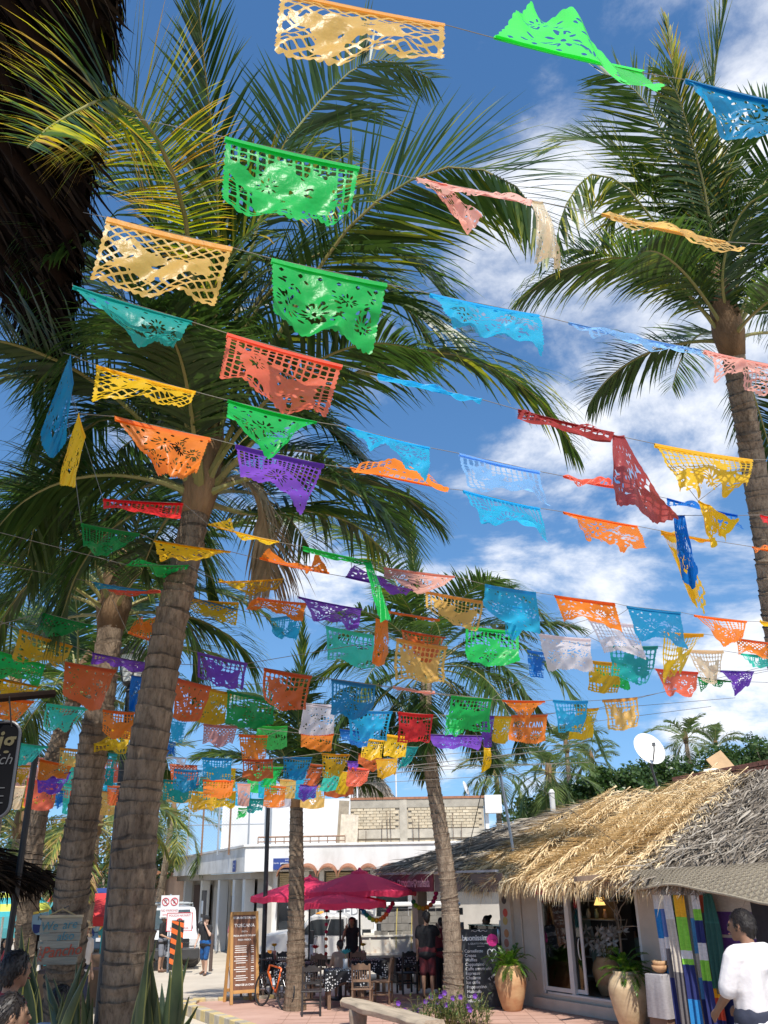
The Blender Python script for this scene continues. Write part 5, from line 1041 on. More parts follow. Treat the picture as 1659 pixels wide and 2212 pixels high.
def banner(sid, D, row, idx):
    """row: colour, region, TL, TR, BL, BM, BR [, options]"""
    col, rg, TL, TR, BL, BM, BR = row[:7]; opt = row[7] if len(row) > 7 else {}
    R = random.Random(sid*100+idx)
    tl, tr, bl, bm, br = [conv(rg, p) for p in (TL, TR, BL, BM, BR)]
    dfun = lambda x: FK*(D[0]+(D[1]-D[0])*x/1659.)
    A, B = PD(*tl, dfun(tl[0])), PD(*tr, dfun(tr[0])); Wd = np.linalg.norm(B-A)
    Hs = opt['h']*FK if 'h' in opt else max(0.26, min(0.40, 0.80*Wd))
    near = opt.get('near', sid <= 5 or R.random() < 0.35)
    def drop(px, T):
        d = ray(*px); d = d/np.linalg.norm(d); oc = CAMP-T; b = d.dot(oc); c = oc.dot(oc)-Hs*Hs; disc = b*b-c
        if disc <= 0: return CAMP+d*(-b)
        sq = math.sqrt(disc); sq = min(sq, Hs*0.85); return CAMP+d*(-b-sq if near else -b+sq)
    Pl, Pm, Pr = drop(bl, A), drop(bm, (A+B)/2), drop(br, B)
    px = math.hypot(tr[0]-tl[0], tr[1]-tl[1])
    kind = opt.get('k') or R.choice(KINDS)
    res = 84 if px > 180 else 60 if px > 120 else 44 if px > 75 else 32
    if kind in ('diamond',): res = int(res*1.05)
    if kind == 'letters': res = 90
    uv, fs = sheet(kind, res, R.randrange(3) if kind != 'letters' else 0, opt.get('torn', 0.0))
    u, v = uv[:, 0:1], uv[:, 1:2]
    top = A+(B-A)*u + np.array([0, 0, -1.])*(4*u*(1-u))*0.006
    bot = Pl*(1-u)*(1-2*u) + Pm*4*u*(1-u) + Pr*u*(2*u-1)
    n = np.cross(B-A, (Pl+Pr)/2-(A+B)/2); n /= max(1e-9, np.linalg.norm(n))
    ph = R.uniform(0, 6.28); k1 = R.uniform(0.7, 1.7); amp = opt.get('amp', 0.034)*FK*R.uniform(0.6, 1.4)
    sag = np.sin(np.pi*v)*0.03*R.uniform(-1, 1)
    disp = amp*v**1.2*np.sin(2*math.pi*k1*u+ph+v*1.3) + 0.009*np.sin(2*math.pi*(3.1*u+2.0*v)+ph*2)*v + sag
    if px > 75:                                                 # creases left from folding and wind
        for _ in range(5):
            a_ = R.uniform(0, 6.28); kx, ky = math.cos(a_), math.sin(a_); c_ = R.uniform(0.2, 0.8)*(kx+ky*0.8)
            d_ = np.abs(u*kx+v*0.8*ky-c_); disp = disp + R.choice((-1, 1))*R.uniform(0.006, 0.013)*np.maximum(0, 1-d_/R.uniform(0.1, 0.25))*np.minimum(1, v*2.5)
    vv = v**0.92
    P = top*(1-vv)+bot*vv + n*disp
    O = (A+B)/2; me = bpy.data.meshes.new('banner'); me.from_pydata([tuple(q) for q in (P-O)], [], fs); me.update()
    me.materials.append(PAPER[col]); me.polygons.foreach_set('use_smooth', [True]*len(me.polygons))
    o = bpy.data.objects.new('paper_banner', me); COL.objects.link(o); o.location = V(O)
    # the hem folded over the string
    hem = MB(); ax = (B-A)/max(1e-9, Wd); dn = (bot[len(bot)//2]-O) if False else ((Pl+Pr)/2-O); dn = dn/np.linalg.norm(dn)
    hw = 0.026*min(1, Wd/0.36); q = []
    for k in range(7):
        t = k/6; p = A+(B-A)*t-O + np.array([0, 0, -1.])*(4*t*(1-t))*0.006
        q.append((p+n*0.004+dn*0.001, p+n*0.006+dn*hw, p-n*0.006+dn*hw, p-n*0.004+dn*0.001, p-dn*0.006))
    for k in range(6):
        a, b = q[k], q[k+1]
        hem.quad(a[4], b[4], b[0], a[0]); hem.quad(a[0], b[0], b[1], a[1]); hem.quad(a[4], b[4], b[3], a[3]); hem.quad(a[3], b[3], b[2], a[2])
    hem.build('hem', PAPER[col], o)
    ALLF.append((sid, tl, tr, o, col, opt)); return (tl, tr, A, B)
T = lambda **k: k
STRINGS = {
 1: ((3.15, 3.6), [
   ('tan','B',(320,-45),(1190,130),(280,325),(700,318),(1195,310),T(k='diamond')), ('bright green','C',(125,205),(930,395),(330,-5),(620,190),(1050,535),T(k='flower')),
   ('deep blue','C',(1165,432),(1720,565),(1260,520),(1480,745),(1760,760),T(k='flower'))]),
 2: ((3.7, 4.6), [
   ('green','B',(30,725),(740,885),(10,1040),(410,1180),(700,1110),T(k='grid')), ('pink','B',(1040,945),(1650,1068),(1045,965),(1340,1025),(1650,1085),T(k='flower',torn=0.5,amp=0.01,s='shredded')),
   ('pink','B',(1085,950),(1200,975),(1290,1170),(1345,1205),(1395,1150),T(k='grid',h=0.45,s='narrow trailing')), ('cream','C',(325,1085),(392,1098),(365,1395),(440,1435),(503,1435),T(k='diamond',s='narrow trailing')),
   ('tan','C',(710,1160),(1380,1312),(770,1190),(1150,1265),(1480,1400),T(k='diamond'))]),
 3: ((4.0, 5.3), [
   ('tan','A',(565,1150),(1230,1310),(465,1510),(800,1560),(1140,1620),T(k='diamond')), ('green','E',(275,40),(885,175),(275,330),(560,450),(820,525),T(k='flower')),
   ('sky blue','C',(-223,1592),(370,1710),(-110,1815),(130,1810),(395,1930),T(k='flower')), ('light blue','C',(530,1750),(1250,1900),(680,1835),(950,1865),(1270,1958),T(k='grid')),
   ('pink','C',(1265,1900),(1690,1990),(1340,2060),(1480,2060),(1590,2170),T(k='diamond'))]),
 4: ((4.2, 5.7), [
   ('teal','D',(385,185),(1015,375),(540,340),(800,500),(930,470),T(k='flower')), ('coral','E',(40,435),(650,605),(5,640),(270,775),(560,900),T(k='grid')),
   ('sky blue','E',(835,652),(1385,785),(838,668),(1110,728),(1385,800),T(k='flower',h=0.1,amp=0.005,s='rolled-up')), ('maroon','J',(265,10),(800,140),(280,22),(540,90),(800,155),T(h=0.1,amp=0.01,s='rolled-up')),
   ('maroon','J',(790,150),(858,158),(815,500),(960,600),(1155,650),T(k='flower',h=0.62,s='long trailing')), ('yellow','J',(1025,200),(1570,290),(1190,540),(1340,520),(1520,490),T(k='band',torn=0.35)),
   ('yellow','J',(1270,520),(1340,545),(1360,750),(1405,770),(1515,640),T(k='flower',torn=0.3,s='torn trailing'))]),
 5: ((5.0, 6.9), [
   ('deep blue','D',(372,548),(388,705),(215,960),(262,1100),(352,1010),T(k='flower',s='sideways-blown')), ('yellow','D',(510,605),(1035,745),(480,805),(800,805),(1010,808),T(k='diamond')),
   ('green','E',(45,790),(515,905),(35,890),(270,1060),(400,935),T(k='flower')), ('sky blue','E',(670,930),(1110,1040),(800,1045),(960,1090),(1090,1235),T(k='flower')),
   ('light blue','J',(-66,254),(385,355),(0,450),(230,460),(455,555),T(k='grid')), ('coral','J',(515,380),(800,440),(560,400),(690,430),(800,460),T(h=0.12,s='rolled-up')),
   ('blue','J',(1095,505),(1490,600),(1112,560),(1300,590),(1525,715),T(k='grid',torn=0.4)), ('blue','J',(1130,600),(1195,600),(1165,850),(1235,1025),(1275,900),T(k='flower',h=0.6,s='long trailing')),
   ('red','J',(1615,598),(1760,620),(1640,640),(1690,690),(1760,700))]),
 6: ((5.4, 7.6), [
   ('yellow','D',(415,860),(452,985),(318,1240),(360,1252),(405,1252),T(k='flower',s='sideways-blown')), ('orange','D',(605,875),(1110,990),(830,1205),(935,1190),(1045,1168),T(k='flower')),
   ('purple','E',(85,1025),(555,1130),(110,1180),(300,1260),(430,1385),T(k='band')), ('orange','E',(690,1148),(1190,1255),(730,1140),(985,1142),(1222,1235),T(k='grid')),
   ('sky blue','J',(-44,460),(385,560),(80,650),(250,630),(445,745),T(k='band')), ('orange','J',(515,580),(930,660),(640,690),(750,790),(1000,800),T(k='flower',torn=0.3)),
   ('yellow','J',(1060,685),(1350,740),(1062,698),(1200,725),(1350,752),T(h=0.1,s='rolled-up')), ('yellow','J',(1062,690),(1150,706),(1195,940),(1260,1150),(1340,1080),T(k='grid',h=0.75,torn=0.25,s='long torn')),
   ('orange','J',(1570,775),(1760,805),(1590,782),(1660,795),(1760,840))]),
 7: ((6.4, 9.8), [
   ('red','D',(545,1312),(970,1335),(550,1372),(745,1358),(955,1418),T(k='band')), ('yellow','D',(1100,1445),(1475,1540),(1215,1428),(1300,1500),(1410,1560)),
   ('green','G',(440,70),(800,148),(440,82),(620,125),(800,160),T(h=0.1,amp=0.004,s='rolled-up')), ('green','G',(765,150),(802,156),(825,440),(868,462),(908,478),T(k='flower',h=0.7,s='long trailing')),
   ('pink','G',(868,180),(1245,228),(868,225),(980,290),(1160,302),T(k='flower')), ('sky blue','J',(80,985),(365,1030),(65,1090),(220,1215),(388,1250),T(k='flower')),
   ('orange','J',(465,1045),(805,1090),(520,1200),(690,1190),(860,1280),T(k='flower',torn=0.15)), ('deep blue','J',(870,1105),(1170,1140),(945,1290),(1080,1290),(1225,1345),T(k='flower')),
   ('orange','J',(1245,1155),(1540,1190),(1390,1300),(1470,1320),(1525,1265),T(k='band')), ('yellow','J',(1612,1192),(1760,1200),(1615,1205),(1700,1220),(1760,1230))]),
 8: ((6.6, 10.6), [
   ('dark green','D',(430,1440),(740,1495),(440,1590),(560,1595),(640,1580),T(k='band')), ('yellow','D',(815,1530),(1220,1590),(850,1620),(1000,1632),(1130,1600),T(k='flower')),
   ('orange','G',(210,135),(580,215),(268,85),(430,205),(500,115),T(k='flower')), ('purple','G',(665,230),(1025,300),(710,195),(850,265),(990,340),T(k='flower')),
   ('tan','G',(1085,305),(1400,360),(1090,400),(1230,470),(1360,535),T(k='grid')), ('white','J',(380,1260),(670,1290),(430,1470),(560,1475),(690,1470),T(k='flower')),
   ('white','J',(655,1180),(910,1210),(740,1370),(860,1365),(985,1412),T(k='band')), ('yellow','J',(1075,1250),(1300,1262),(1070,1555),(1110,1560),(1215,1350),T(k='band',torn=0.3)),
   ('orange','J',(1480,1285),(1690,1312),(1490,1370),(1580,1378),(1690,1372))]),
 9: ((7.6, 11.6), [
   ('green','D',(670,1660),(1000,1662),(740,1625),(830,1705),(990,1728)), ('yellow','G',(-5,255),(340,240),(0,262),(160,305),(300,318),T(k='band')),
   ('orange','G',(200,340),(465,370),(130,405),(300,420),(440,472),T(k='letters')), ('purple','G',(415,335),(750,400),(500,430),(630,495),(740,485),T(k='flower')),
   ('orange','G',(890,410),(1165,455),(892,422),(1030,445),(1165,466),T(h=0.1,amp=0.004,s='rolled-up')), ('orange','G',(825,450),(890,465),(805,690),(850,702),(895,640),T(k='flower',h=0.5,s='narrow trailing')),
   ('sky blue','J',(170,1085),(330,1112),(200,1240),(230,1300),(290,1240),T(s='half-hidden')), ('teal','J',(770,1330),(1045,1330),(785,1500),(900,1530),(985,1535),T(k='grid')),
   ('cream','J',(1205,1350),(1410,1355),(1310,1530),(1350,1540),(1390,1520),T(k='grid')), ('aqua','J',(1505,1370),(1690,1388),(1560,1430),(1600,1442),(1690,1462),T(k='band'))]),
 10: ((8.4, 12.6), [
   ('sky blue','D',(495,1752),(800,1800),(530,1775),(660,1790),(760,1808),T(k='flower')), ('deep blue','M',(383,1280),(512,1316),(400,1300),(450,1318),(500,1322),T(k='flower')),
   ('yellow','M',(398,1292),(516,1302),(420,1325),(460,1335),(510,1348),T(k='diamond')), ('sky blue','G',(270,450),(450,425),(280,530),(335,555),(405,565),T(k='band')),
   ('aqua','G',(560,490),(815,540),(565,665),(690,690),(825,725),T(k='grid')), ('rust','G',(960,510),(1195,550),(970,590),(1080,690),(1180,590),T(k='grid')),
   ('green','G',(1300,490),(1585,520),(1300,680),(1430,700),(1590,680),T(k='band')), ('ochre','J',(650,1408),(840,1425),(660,1580),(740,1592),(830,1598),T(k='grid')),
   ('coral','J',(1030,1455),(1270,1475),(1090,1590),(1150,1602),(1228,1605),T(k='flower')), ('purple','J',(1390,1465),(1580,1470),(1470,1580),(1500,1590),(1560,1540))]),
 11: ((8.0, 13.2), [
   ('dark green','I',(280,110),(620,195),(220,250),(350,240),(600,200)), ('coral','D',(572,1792),(850,1800),(600,1812),(700,1815),(850,1818),T(h=0.15,s='edge-on')),
   ('orange','I',(845,245),(1060,310),(890,165),(960,150),(1035,160)), ('purple','I',(1305,370),(1635,445),(1305,540),(1450,600),(1610,635),T(k='grid')),
   ('tan','G',(935,555),(1205,600),(935,770),(1060,785),(1190,792),T(k='grid')), ('blue','J',(315,1350),(420,1365),(335,1505),(370,1505),(410,1512),T(k='grid')),
   ('green','J',(690,1420),(870,1430),(700,1500),(790,1560),(890,1565)), ('dark green','J',(1265,1500),(1455,1525),(1280,1575),(1340,1550),(1400,1552),T(k='grid'))]),
 12: ((8.4, 14.0), [
   ('ochre','I',(130,220),(480,330),(75,395),(310,450),(430,420),T(k='grid')), ('purple','I',(610,375),(960,440),(590,480),(750,470),(960,482)),
   ('rust','G',(235,712),(488,755),(230,890),(340,935),(455,940),T(k='grid')), ('pink','G',(915,813),(1140,845),(917,822),(1030,840),(1140,853),T(h=0.1,amp=0.004,s='rolled-up')),
   ('orange','J',(175,1630),(415,1635),(280,1720),(310,1762),(340,1720),T(k='flower')), ('sky blue','J',(460,1630),(655,1635),(485,1810),(550,1812),(610,1802),T(k='grid')),
   ('tan','J',(735,1630),(930,1615),(765,1800),(850,1800),(930,1780),T(k='grid'))]),
 13: ((9.0, 15.0), [
   ('green','I',(-60,345),(300,455),(-60,540),(130,560),(250,600)), ('rust','I',(430,435),(770,490),(410,650),(610,755),(690,700)), ('rust','I',(1160,540),(1395,600),(1130,800),(1210,835),(1310,820)),
   ('deep blue','G',(590,770),(825,805),(580,950),(680,975),(810,945),T(k='band')), ('green','G',(1225,860),(1440,875),(1205,1040),(1310,1048),(1425,1045),T(k='grid')),
   ('orange','J',(230,1715),(430,1710),(205,1860),(310,1872),(415,1865),T(k='letters')), ('yellow','J',(600,1680),(715,1675),(530,1855),(610,1852),(690,1845),T(k='band'))]),
 14: ((9.5, 15.5), [
   ('ochre','I',(-60,530),(270,600),(-60,625),(100,645),(210,682)), ('blue','I',(868,525),(955,535),(852,760),(875,765),(905,772)), ('ochre','I',(1385,612),(1535,640),(1310,840),(1400,852),(1490,852)),
   ('dark green','G',(40,830),(290,880),(25,1010),(150,1025),(280,1020),T(k='band')), ('sky blue','G',(690,935),(915,942),(690,1090),(800,1097),(880,1090)), ('red','G',(945,945),(1130,960),(930,1100),(1030,1108),(1105,1105),T(k='grid')),
   ('purple','G',(1395,962),(1455,968),(1390,1130),(1410,1135),(1435,1130)), ('yellow','G',(1452,966),(1548,968),(1440,1100),(1490,1115),(1528,1102))]),
 15: ((10.5, 16.0), [
   ('orange','I',(-60,660),(230,695),(-60,800),(40,832),(95,832)), ('aqua','I',(310,710),(580,740),(285,870),(370,890),(470,880),T(k='grid')), ('orange','I',(680,750),(890,770),(665,900),(770,945),(870,945),T(k='grid')),
   ('sky blue','I',(1130,790),(1240,815),(1105,960),(1170,972),(1205,960)), ('white','G',(445,898),(610,908),(415,1060),(510,1072),(600,1060)), ('blue','G',(635,1035),(800,1050),(640,1100),(720,1112),(780,1130)),
   ('green','G',(1198,962),(1300,968),(1198,1062),(1240,1070),(1285,1062)), ('yellow','G',(1398,1135),(1432,1138),(1375,1250),(1395,1262),(1425,1240),T(s='narrow trailing'))]),
 16: ((11.5, 16.5), [
   ('yellow','I',(635,860),(870,900),(625,1020),(740,1035),(840,1030),T(k='grid')), ('rose','I',(1345,845),(1570,860),(1335,975),(1440,990),(1540,985)), ('blue','I',(1105,958),(1162,970),(1095,1050),(1120,1055),(1158,1055),T(k='grid')),
   ('orange','G',(430,1058),(605,1060),(430,1140),(510,1150),(590,1140)), ('yellow','G',(765,1083),(872,1095),(745,1190),(800,1197),(860,1190),T(k='grid')), ('yellow','G',(880,1063),(1000,1075),(870,1180),(930,1187),(985,1185)),
   ('purple','G',(1105,1062),(1395,1070),(1130,1130),(1250,1135),(1370,1150))]),
 17: ((12, 17.5), [
   ('aqua','I',(130,972),(320,995),(110,1110),(170,1125),(235,1070)), ('tan','I',(395,1002),(575,1020),(385,1110),(470,1132),(560,1158),T(k='grid')), ('teal','I',(718,1035),(778,1040),(690,1250),(710,1255),(742,1262)),
   ('bright green','G',(200,1018),(360,1020),(190,1135),(280,1142),(360,1135)), ('orange','G',(100,1063),(255,1070),(115,1195),(190,1198),(250,1195),T(k='grid')), ('teal','G',(990,1128),(1052,1130),(930,1265),(972,1235),(1012,1215)),
   ('rust','G',(735,1163),(865,1190),(730,1230),(800,1248),(860,1240)), ('ochre','G',(825,1195),(940,1190),(830,1295),(880,1292),(930,1280))]),
 18: ((13, 18.5), [
   ('orange','I',(265,1078),(480,1120),(245,1200),(340,1212),(440,1190)), ('white','I',(1088,1062),(1235,1070),(1100,1092),(1130,1082),(1222,1140),T(torn=0.4)), ('sky blue','I',(1335,1068),(1535,1075),(1340,1200),(1430,1217),(1525,1215),T(k='grid')),
   ('rust','G',(120,1193),(280,1195),(120,1300),(200,1307),(285,1300)), ('ochre','G',(540,1163),(690,1170),(540,1280),(610,1292),(660,1240),T(k='grid')), ('purple','G',(670,1203),(738,1205),(680,1240),(705,1246),(732,1240))]),
 19: ((14, 19), [
   ('ochre','I',(90,1115),(205,1120),(90,1220),(130,1237),(180,1210)), ('purple','I',(245,1213),(470,1160),(250,1300),(350,1302),(450,1240)), ('deep blue','I',(1150,1143),(1338,1150),(1140,1280),(1230,1292),(1310,1272),T(k='grid')),
   ('deep blue','G',(335,1183),(490,1185),(335,1295),(400,1302),(455,1300)), ('rust','G',(480,1218),(552,1225),(440,1330),(480,1337),(530,1325)), ('coral','G',(680,1232),(797,1245),(670,1330),(720,1342),(780,1312))]),
 20: ((15, 20), [
   ('coral','I',(180,1205),(388,1240),(150,1390),(260,1425),(350,1400)), ('aqua','I',(420,1238),(522,1250),(410,1440),(450,1447),(487,1440)), ('teal','I',(1080,1213),(1282,1225),(1075,1350),(1170,1362),(1265,1350)),
   ('orange','I',(1340,1213),(1547,1217),(1345,1330),(1430,1340),(1535,1312)), ('green','G',(230,1233),(337,1236),(215,1340),(250,1345),(292,1330)), ('aqua','G',(560,1262),(642,1250),(525,1360),(580,1367),(625,1350)), ('yellow','G',(640,1258),(692,1262),(610,1370),(650,1382),(680,1360))]),
 21: ((16, 20.5), [
   ('cream','I',(62,1252),(168,1260),(60,1400),(90,1412),(132,1415)), ('yellow','I',(150,1338),(372,1345),(145,1395),(250,1402),(342,1400)), ('blue','I',(370,1278),(432,1290),(360,1390),(385,1397),(412,1395)),
   ('rust','I',(708,1248),(792,1256),(710,1380),(740,1386),(772,1385)), ('ochre','I',(1250,1288),(1442,1300),(1240,1400),(1330,1422),(1420,1400)), ('pink','I',(1568,1238),(1657,1242),(1570,1380),(1605,1392),(1642,1390)),
   ('orange','G',(240,1328),(352,1340),(230,1445),(290,1452),(345,1440)), ('purple','G',(425,1328),(522,1332),(415,1405),(460,1412),(505,1390))]),
 22: ((17, 21), [
   ('tan','I',(668,1288),(762,1300),(645,1445),(700,1452),(755,1447)), ('yellow','I',(1390,1300),(1562,1290),(1390,1390),(1470,1397),(1552,1397)), ('sky blue','G',(205,1300),(275,1305),(205,1400),(240,1405),(270,1400)), ('green','I',(1575,1400),(1640,1400),(1560,1470),(1590,1475),(1625,1440)),
   ('tan','G',(318,1300),(405,1303),(320,1400),(360,1405),(398,1402)), ('teal','G',(140,1400),(235,1405),(145,1470),(190,1475),(225,1460)), ('orange','G',(0,1310),(75,1312),(5,1390),(40,1395),(70,1390))]),
}
Rx = random.Random(77)
for sid_, y0, y1, x1_ in ((23, 1628, 1672, 760), (24, 1660, 1698, 720)):   # the farthest, crowded rows
    rows_ = []; x_ = -30+25*(sid_-23)
    while x_ < x1_:
        w_ = Rx.uniform(52, 66); y_ = y0+(y1-y0)*(x_/750)+Rx.uniform(-3, 3); h_ = Rx.uniform(46, 62); sk_ = Rx.uniform(-8, 8)
        rows_.append((Rx.choice(('orange', 'yellow', 'teal', 'aqua', 'coral', 'purple', 'sky blue', 'tan', 'green', 'white', 'pink', 'rust')), 'M', (x_, y_), (x_+w_, y_+4), (x_+sk_, y_+h_), (x_+w_/2+sk_, y_+h_+4), (x_+w_+sk_, y_+h_)))
        x_ += w_+Rx.uniform(6, 26)
    STRINGS[sid_] = ((17.5+sid_-23, 21.5+sid_-23), rows_)
for sid, (D, rows) in STRINGS.items():
    pts = []
    for i, row in enumerate(rows):
        tl, tr, A, B = banner(sid, D, row, i); s = (row[7] if len(row) > 7 else {}).get('s', '')
        if 'trailing' in s or 'torn' in s or 'sideways' in s:
            pts.append((tl[0], A)); continue
        pts += [(tl[0], A), (tr[0], B)]
    pts.sort(key=lambda q: q[0]); P = [q[1] for q in pts]
    # drop points that would make the string double back
    keep = [P[0]]
    for q in P[1:]:
        if q[0]-keep[-1][0] > 0.03: keep.append(q)
    P = keep
    a = P[0]-(P[min(2, len(P)-1)]-P[0])/max(1e-6, np.linalg.norm(P[min(2, len(P)-1)]-P[0]))*(1.6 if sid > 8 else 1.0)+np.array([0, 0, 0.12])
    b = P[-1]+(P[-1]-P[max(0, len(P)-3)])/max(1e-6, np.linalg.norm(P[-1]-P[max(0, len(P)-3)]))*(3.5 if sid > 8 else 2.0)+np.array([0, 0, 0.35])
    if 2 <= sid <= 8:                                           # tied to the palapa's eave
        tl0 = min(q[1][0] for q in ALLF if q[0] == sid); y0 = [q[1][1] for q in ALLF if q[0] == sid and q[1][0] == tl0][0]; best = None
        for k in range(36):
            e = PAL_C+PAL_V*(0.02+k*0.09); v_ = e-CAMP; ex, ey = W0/2+F0*v_.dot(RT)/v_.dot(FW), H0/2-F0*v_.dot(UP)/v_.dot(FW); c_ = abs((y0-ey)-0.22*(tl0-ex))
            if best is None or c_ < best[0]: best = (c_, e)
        a = best[1]
    st = MB().tube([a]+P+[b], 0.0012+0.00013*sid, 5, cap=False).build('string', STRING_M)
    tag(st, 'thin twine carrying the %s row of paper banners counted from the top' % ORD[sid-1], 'string', 'banner strings')
byS = {}
for f in ALLF: byS.setdefault(f[0], []).append(f)
for sid, L in byS.items():
    L.sort(key=lambda f: (f[1][0]+f[2][0])/2)
    for i, f in enumerate(L):
        s = f[5].get('s', ''); tag(f[3], '%s%s cut-paper banner, %s from the left on the %s string from the top' % ((s+' ') if s else '', f[4], ORD[i], ORD[sid-1]), 'paper banner', 'papel picado banners')
# ------------------------------------------------------------------ street furniture and café terrace
BLACK = MATS['black']; IRON = mat('iron_black', (0.018, 0.018, 0.02), 0.45, 0.1)
Rg = random.Random(21)
def lamp_post(label, p, h):
    t = thing('lamp_post', label, 'lamp post', p, 0, 'black lamp posts')
    MB().lathe([(0.16, 0), (0.16, 0.08), (0.10, 0.14), (0.085, 0.5), (0.06, 0.62), (0.055, h-0.7), (0.075, h-0.68), (0.05, h-0.62)], 14).build('pole', IRON, t, smooth=False)
    MB().lathe([(0.05, h-0.62), (0.12, h-0.58), (0.13, h-0.55)], 8).build('collar', IRON, t)
    MB().lathe([(0.12, h-0.55), (0.2, h-0.16)], 8).build('lantern_glass', mat('lantern_glass', (0.62, 0.62, 0.58), 0.3), t)
    MB().lathe([(0.24, h-0.16), (0.22, h-0.1), (0.1, h+0.02), (0.03, h+0.06), (0.02, h+0.16)], 8).build('lantern_cap', IRON, t)
    for k in range(4):
        a = k*math.pi/2+0.4; MB().tube([(0.125*math.cos(a), 0.125*math.sin(a), h-0.55), (0.205*math.cos(a), 0.205*math.sin(a), h-0.16)], 0.012, 5).build('lantern_bar', IRON, t)
    return t
lamp_post('black lamp post rising from the café terrace behind the bicycle', PZ(566, 2152, 0), 5.6)
pl = PD(284, 1460, 13.0); lamp_post('black lamp post with its lantern behind the leaning trunks', (pl[0], pl[1], -0.15), pl[2]+0.15+0.45)
p0, p1 = PD(16, 2060, 9.0), PD(50, 1820, 9.3); o = MB().tube([p0-(p1-p0)*0.55-p0, p1-p0, (p1-p0)*1.9], 0.035, 8).build('leaning_pole', IRON); o.location = V(p0); tag(o, 'thin dark pole leaning across the far left', 'pole')

# parasols
def parasol(label, c, r, ztop, zrim, M, zpole=0.0, tilt=0.0, group='red parasols'):
    t = thing('parasol', label, 'parasol', (c[0], c[1], zpole), 0, group); n = 8; h0 = zrim-zpole; h1 = ztop-zpole
    vs = []; fs = []; rows = 7
    for i in range(rows+1):
        f = i/rows
        for j in range(n*3):
            a = 2*math.pi*j/(n*3)+0.2; k = abs((j % 3)-0); bay = 0.0 if j % 3 == 0 else 0.05
            rr = r*f*(1-bay*f); vs.append((rr*math.cos(a), rr*math.sin(a), h1-(h1-h0)*(f**1.15)-bay*0.5*f))
    m = n*3
    for j in range(m):
        a = 2*math.pi*j/m+0.2; bay = 0.0 if j % 3 == 0 else 0.05
        vs.append((r*(1-bay)*1.005*math.cos(a), r*(1-bay)*1.005*math.sin(a), h0-bay*0.5-0.13+0.02*math.sin(j*2.1)))
    rows += 1
    for i in range(rows):
        for j in range(m): fs.append((i*m+j, i*m+(j+1) % m, (i+1)*m+(j+1) % m, (i+1)*m+j))
    B = MB(); B.add(vs, fs); B.build('canopy', M, t)
    MB().lathe([(0.28, h1-0.13), (0.2, h1+0.0), (0.05, h1+0.05), (0.02, h1+0.1)], 8).build('vent_cap', M, t)
    MB().tube([(0, 0, 0.0), (0, 0, h1+0.02)], 0.024, 8).build('pole', IRON, t)
    for k in range(n):
        a = 2*math.pi*k/n+0.2; MB().tube([(0, 0, h1-0.03), (r*0.97*math.cos(a), r*0.97*math.sin(a), h0+0.005)], 0.011, 5).build('rib', IRON, t)
    MB().lathe([(0.25, 0.002), (0.25, 0.05), (0.05, 0.08), (0.045, 0.3)], 14).build('base', IRON, t)
    return t
RED = mat('parasol_red', (0.82, 0.045, 0.13), 0.8, 0.08, 4, bump=0.1, bscale=18, trans=0.3, tcol=(0.8, 0.03, 0.09))
u1 = PY(777, 2000, 24.6); parasol('large red parasol in front, over the dotted tablecloth', u1, 1.50, 2.80, 2.36, RED)
u2 = PY(668, 2000, 25.4); parasol('red parasol on the left, partly behind the young palm trunk', u2, 1.55, 2.66, 2.25, RED)
u3 = PY(735, 2000, 23.6); parasol('lowest red parasol, tucked beneath the other two', u3, 1.15, 2.36, 2.12, RED)
pp = FL(-0.9, 6.6, 0); parasol('purple parasol seen through the café opening', pp, 1.4, 2.35, 1.85, mat('parasol_purple', (0.26, 0.05, 0.36), 0.8, 0.08, trans=0.3), group='other parasols')

# chairs, tables, flowers
WOODB = mat('chair_brown', (0.19, 0.115, 0.07), 0.7, 0.25, 7, stretch=(1, 1, .3)); WOODK = mat('chair_black', (0.030, 0.027, 0.026), 0.5, 0.3, 7)
def chair(label, p, rz, M):
    t = thing('wooden_chair', label, 'chair', (p[0], p[1], 0.0), rz, 'wooden chairs on the café terrace')
    for sx in (-1, 1):
        MB().bar((sx*0.19, -0.20, 0), (sx*0.19, -0.19, 0.44), 0.042).build('leg', M, t, bevel=0.004)
        MB().bar((sx*0.19, 0.20, 0), (sx*0.19, 0.19, 0.44), 0.042).bar((sx*0.19, 0.19, 0.44), (sx*0.185, 0.25, 0.94), 0.042).build('leg', M, t, bevel=0.004)
        MB().bar((sx*0.19, -0.19, 0.2), (sx*0.19, 0.2, 0.2), 0.028).build('stretcher', M, t)
    MB().box((0, 0.0, 0.455), (0.44, 0.44, 0.03)).build('seat', M, t, bevel=0.008)
    MB().bar((-0.19, -0.195, 0.26), (0.19, -0.195, 0.26), 0.03).bar((-0.19, 0.2, 0.24), (0.19, 0.2, 0.24), 0.03).build('stretcher', M, t)
    poly = [(-0.17, 0.243, 0.83), (0.17, 0.243, 0.83)] + [(0.17-0.34*k/12, 0.25, 0.90+0.055*math.sin(math.pi*k/12)+0.012*math.cos(k*1.57)) for k in range(13)]
    MB().prism(poly, (0, 0.024, 0)).build('top_rail', M, t); MB().bar((-0.17, 0.222, 0.62), (0.17, 0.222, 0.62), 0.024, 0.05).build('back_rail', M, t)
    for k in range(6): MB().bar((-0.125+k*0.05, 0.222, 0.64), (-0.125+k*0.05, 0.242, 0.835), 0.02, 0.014).build('slat', M, t)
    return t
chair('brown slatted chair in front of the dotted tablecloth, back to us', PZ(783, 2187, 0), RAD(175), WOODB)
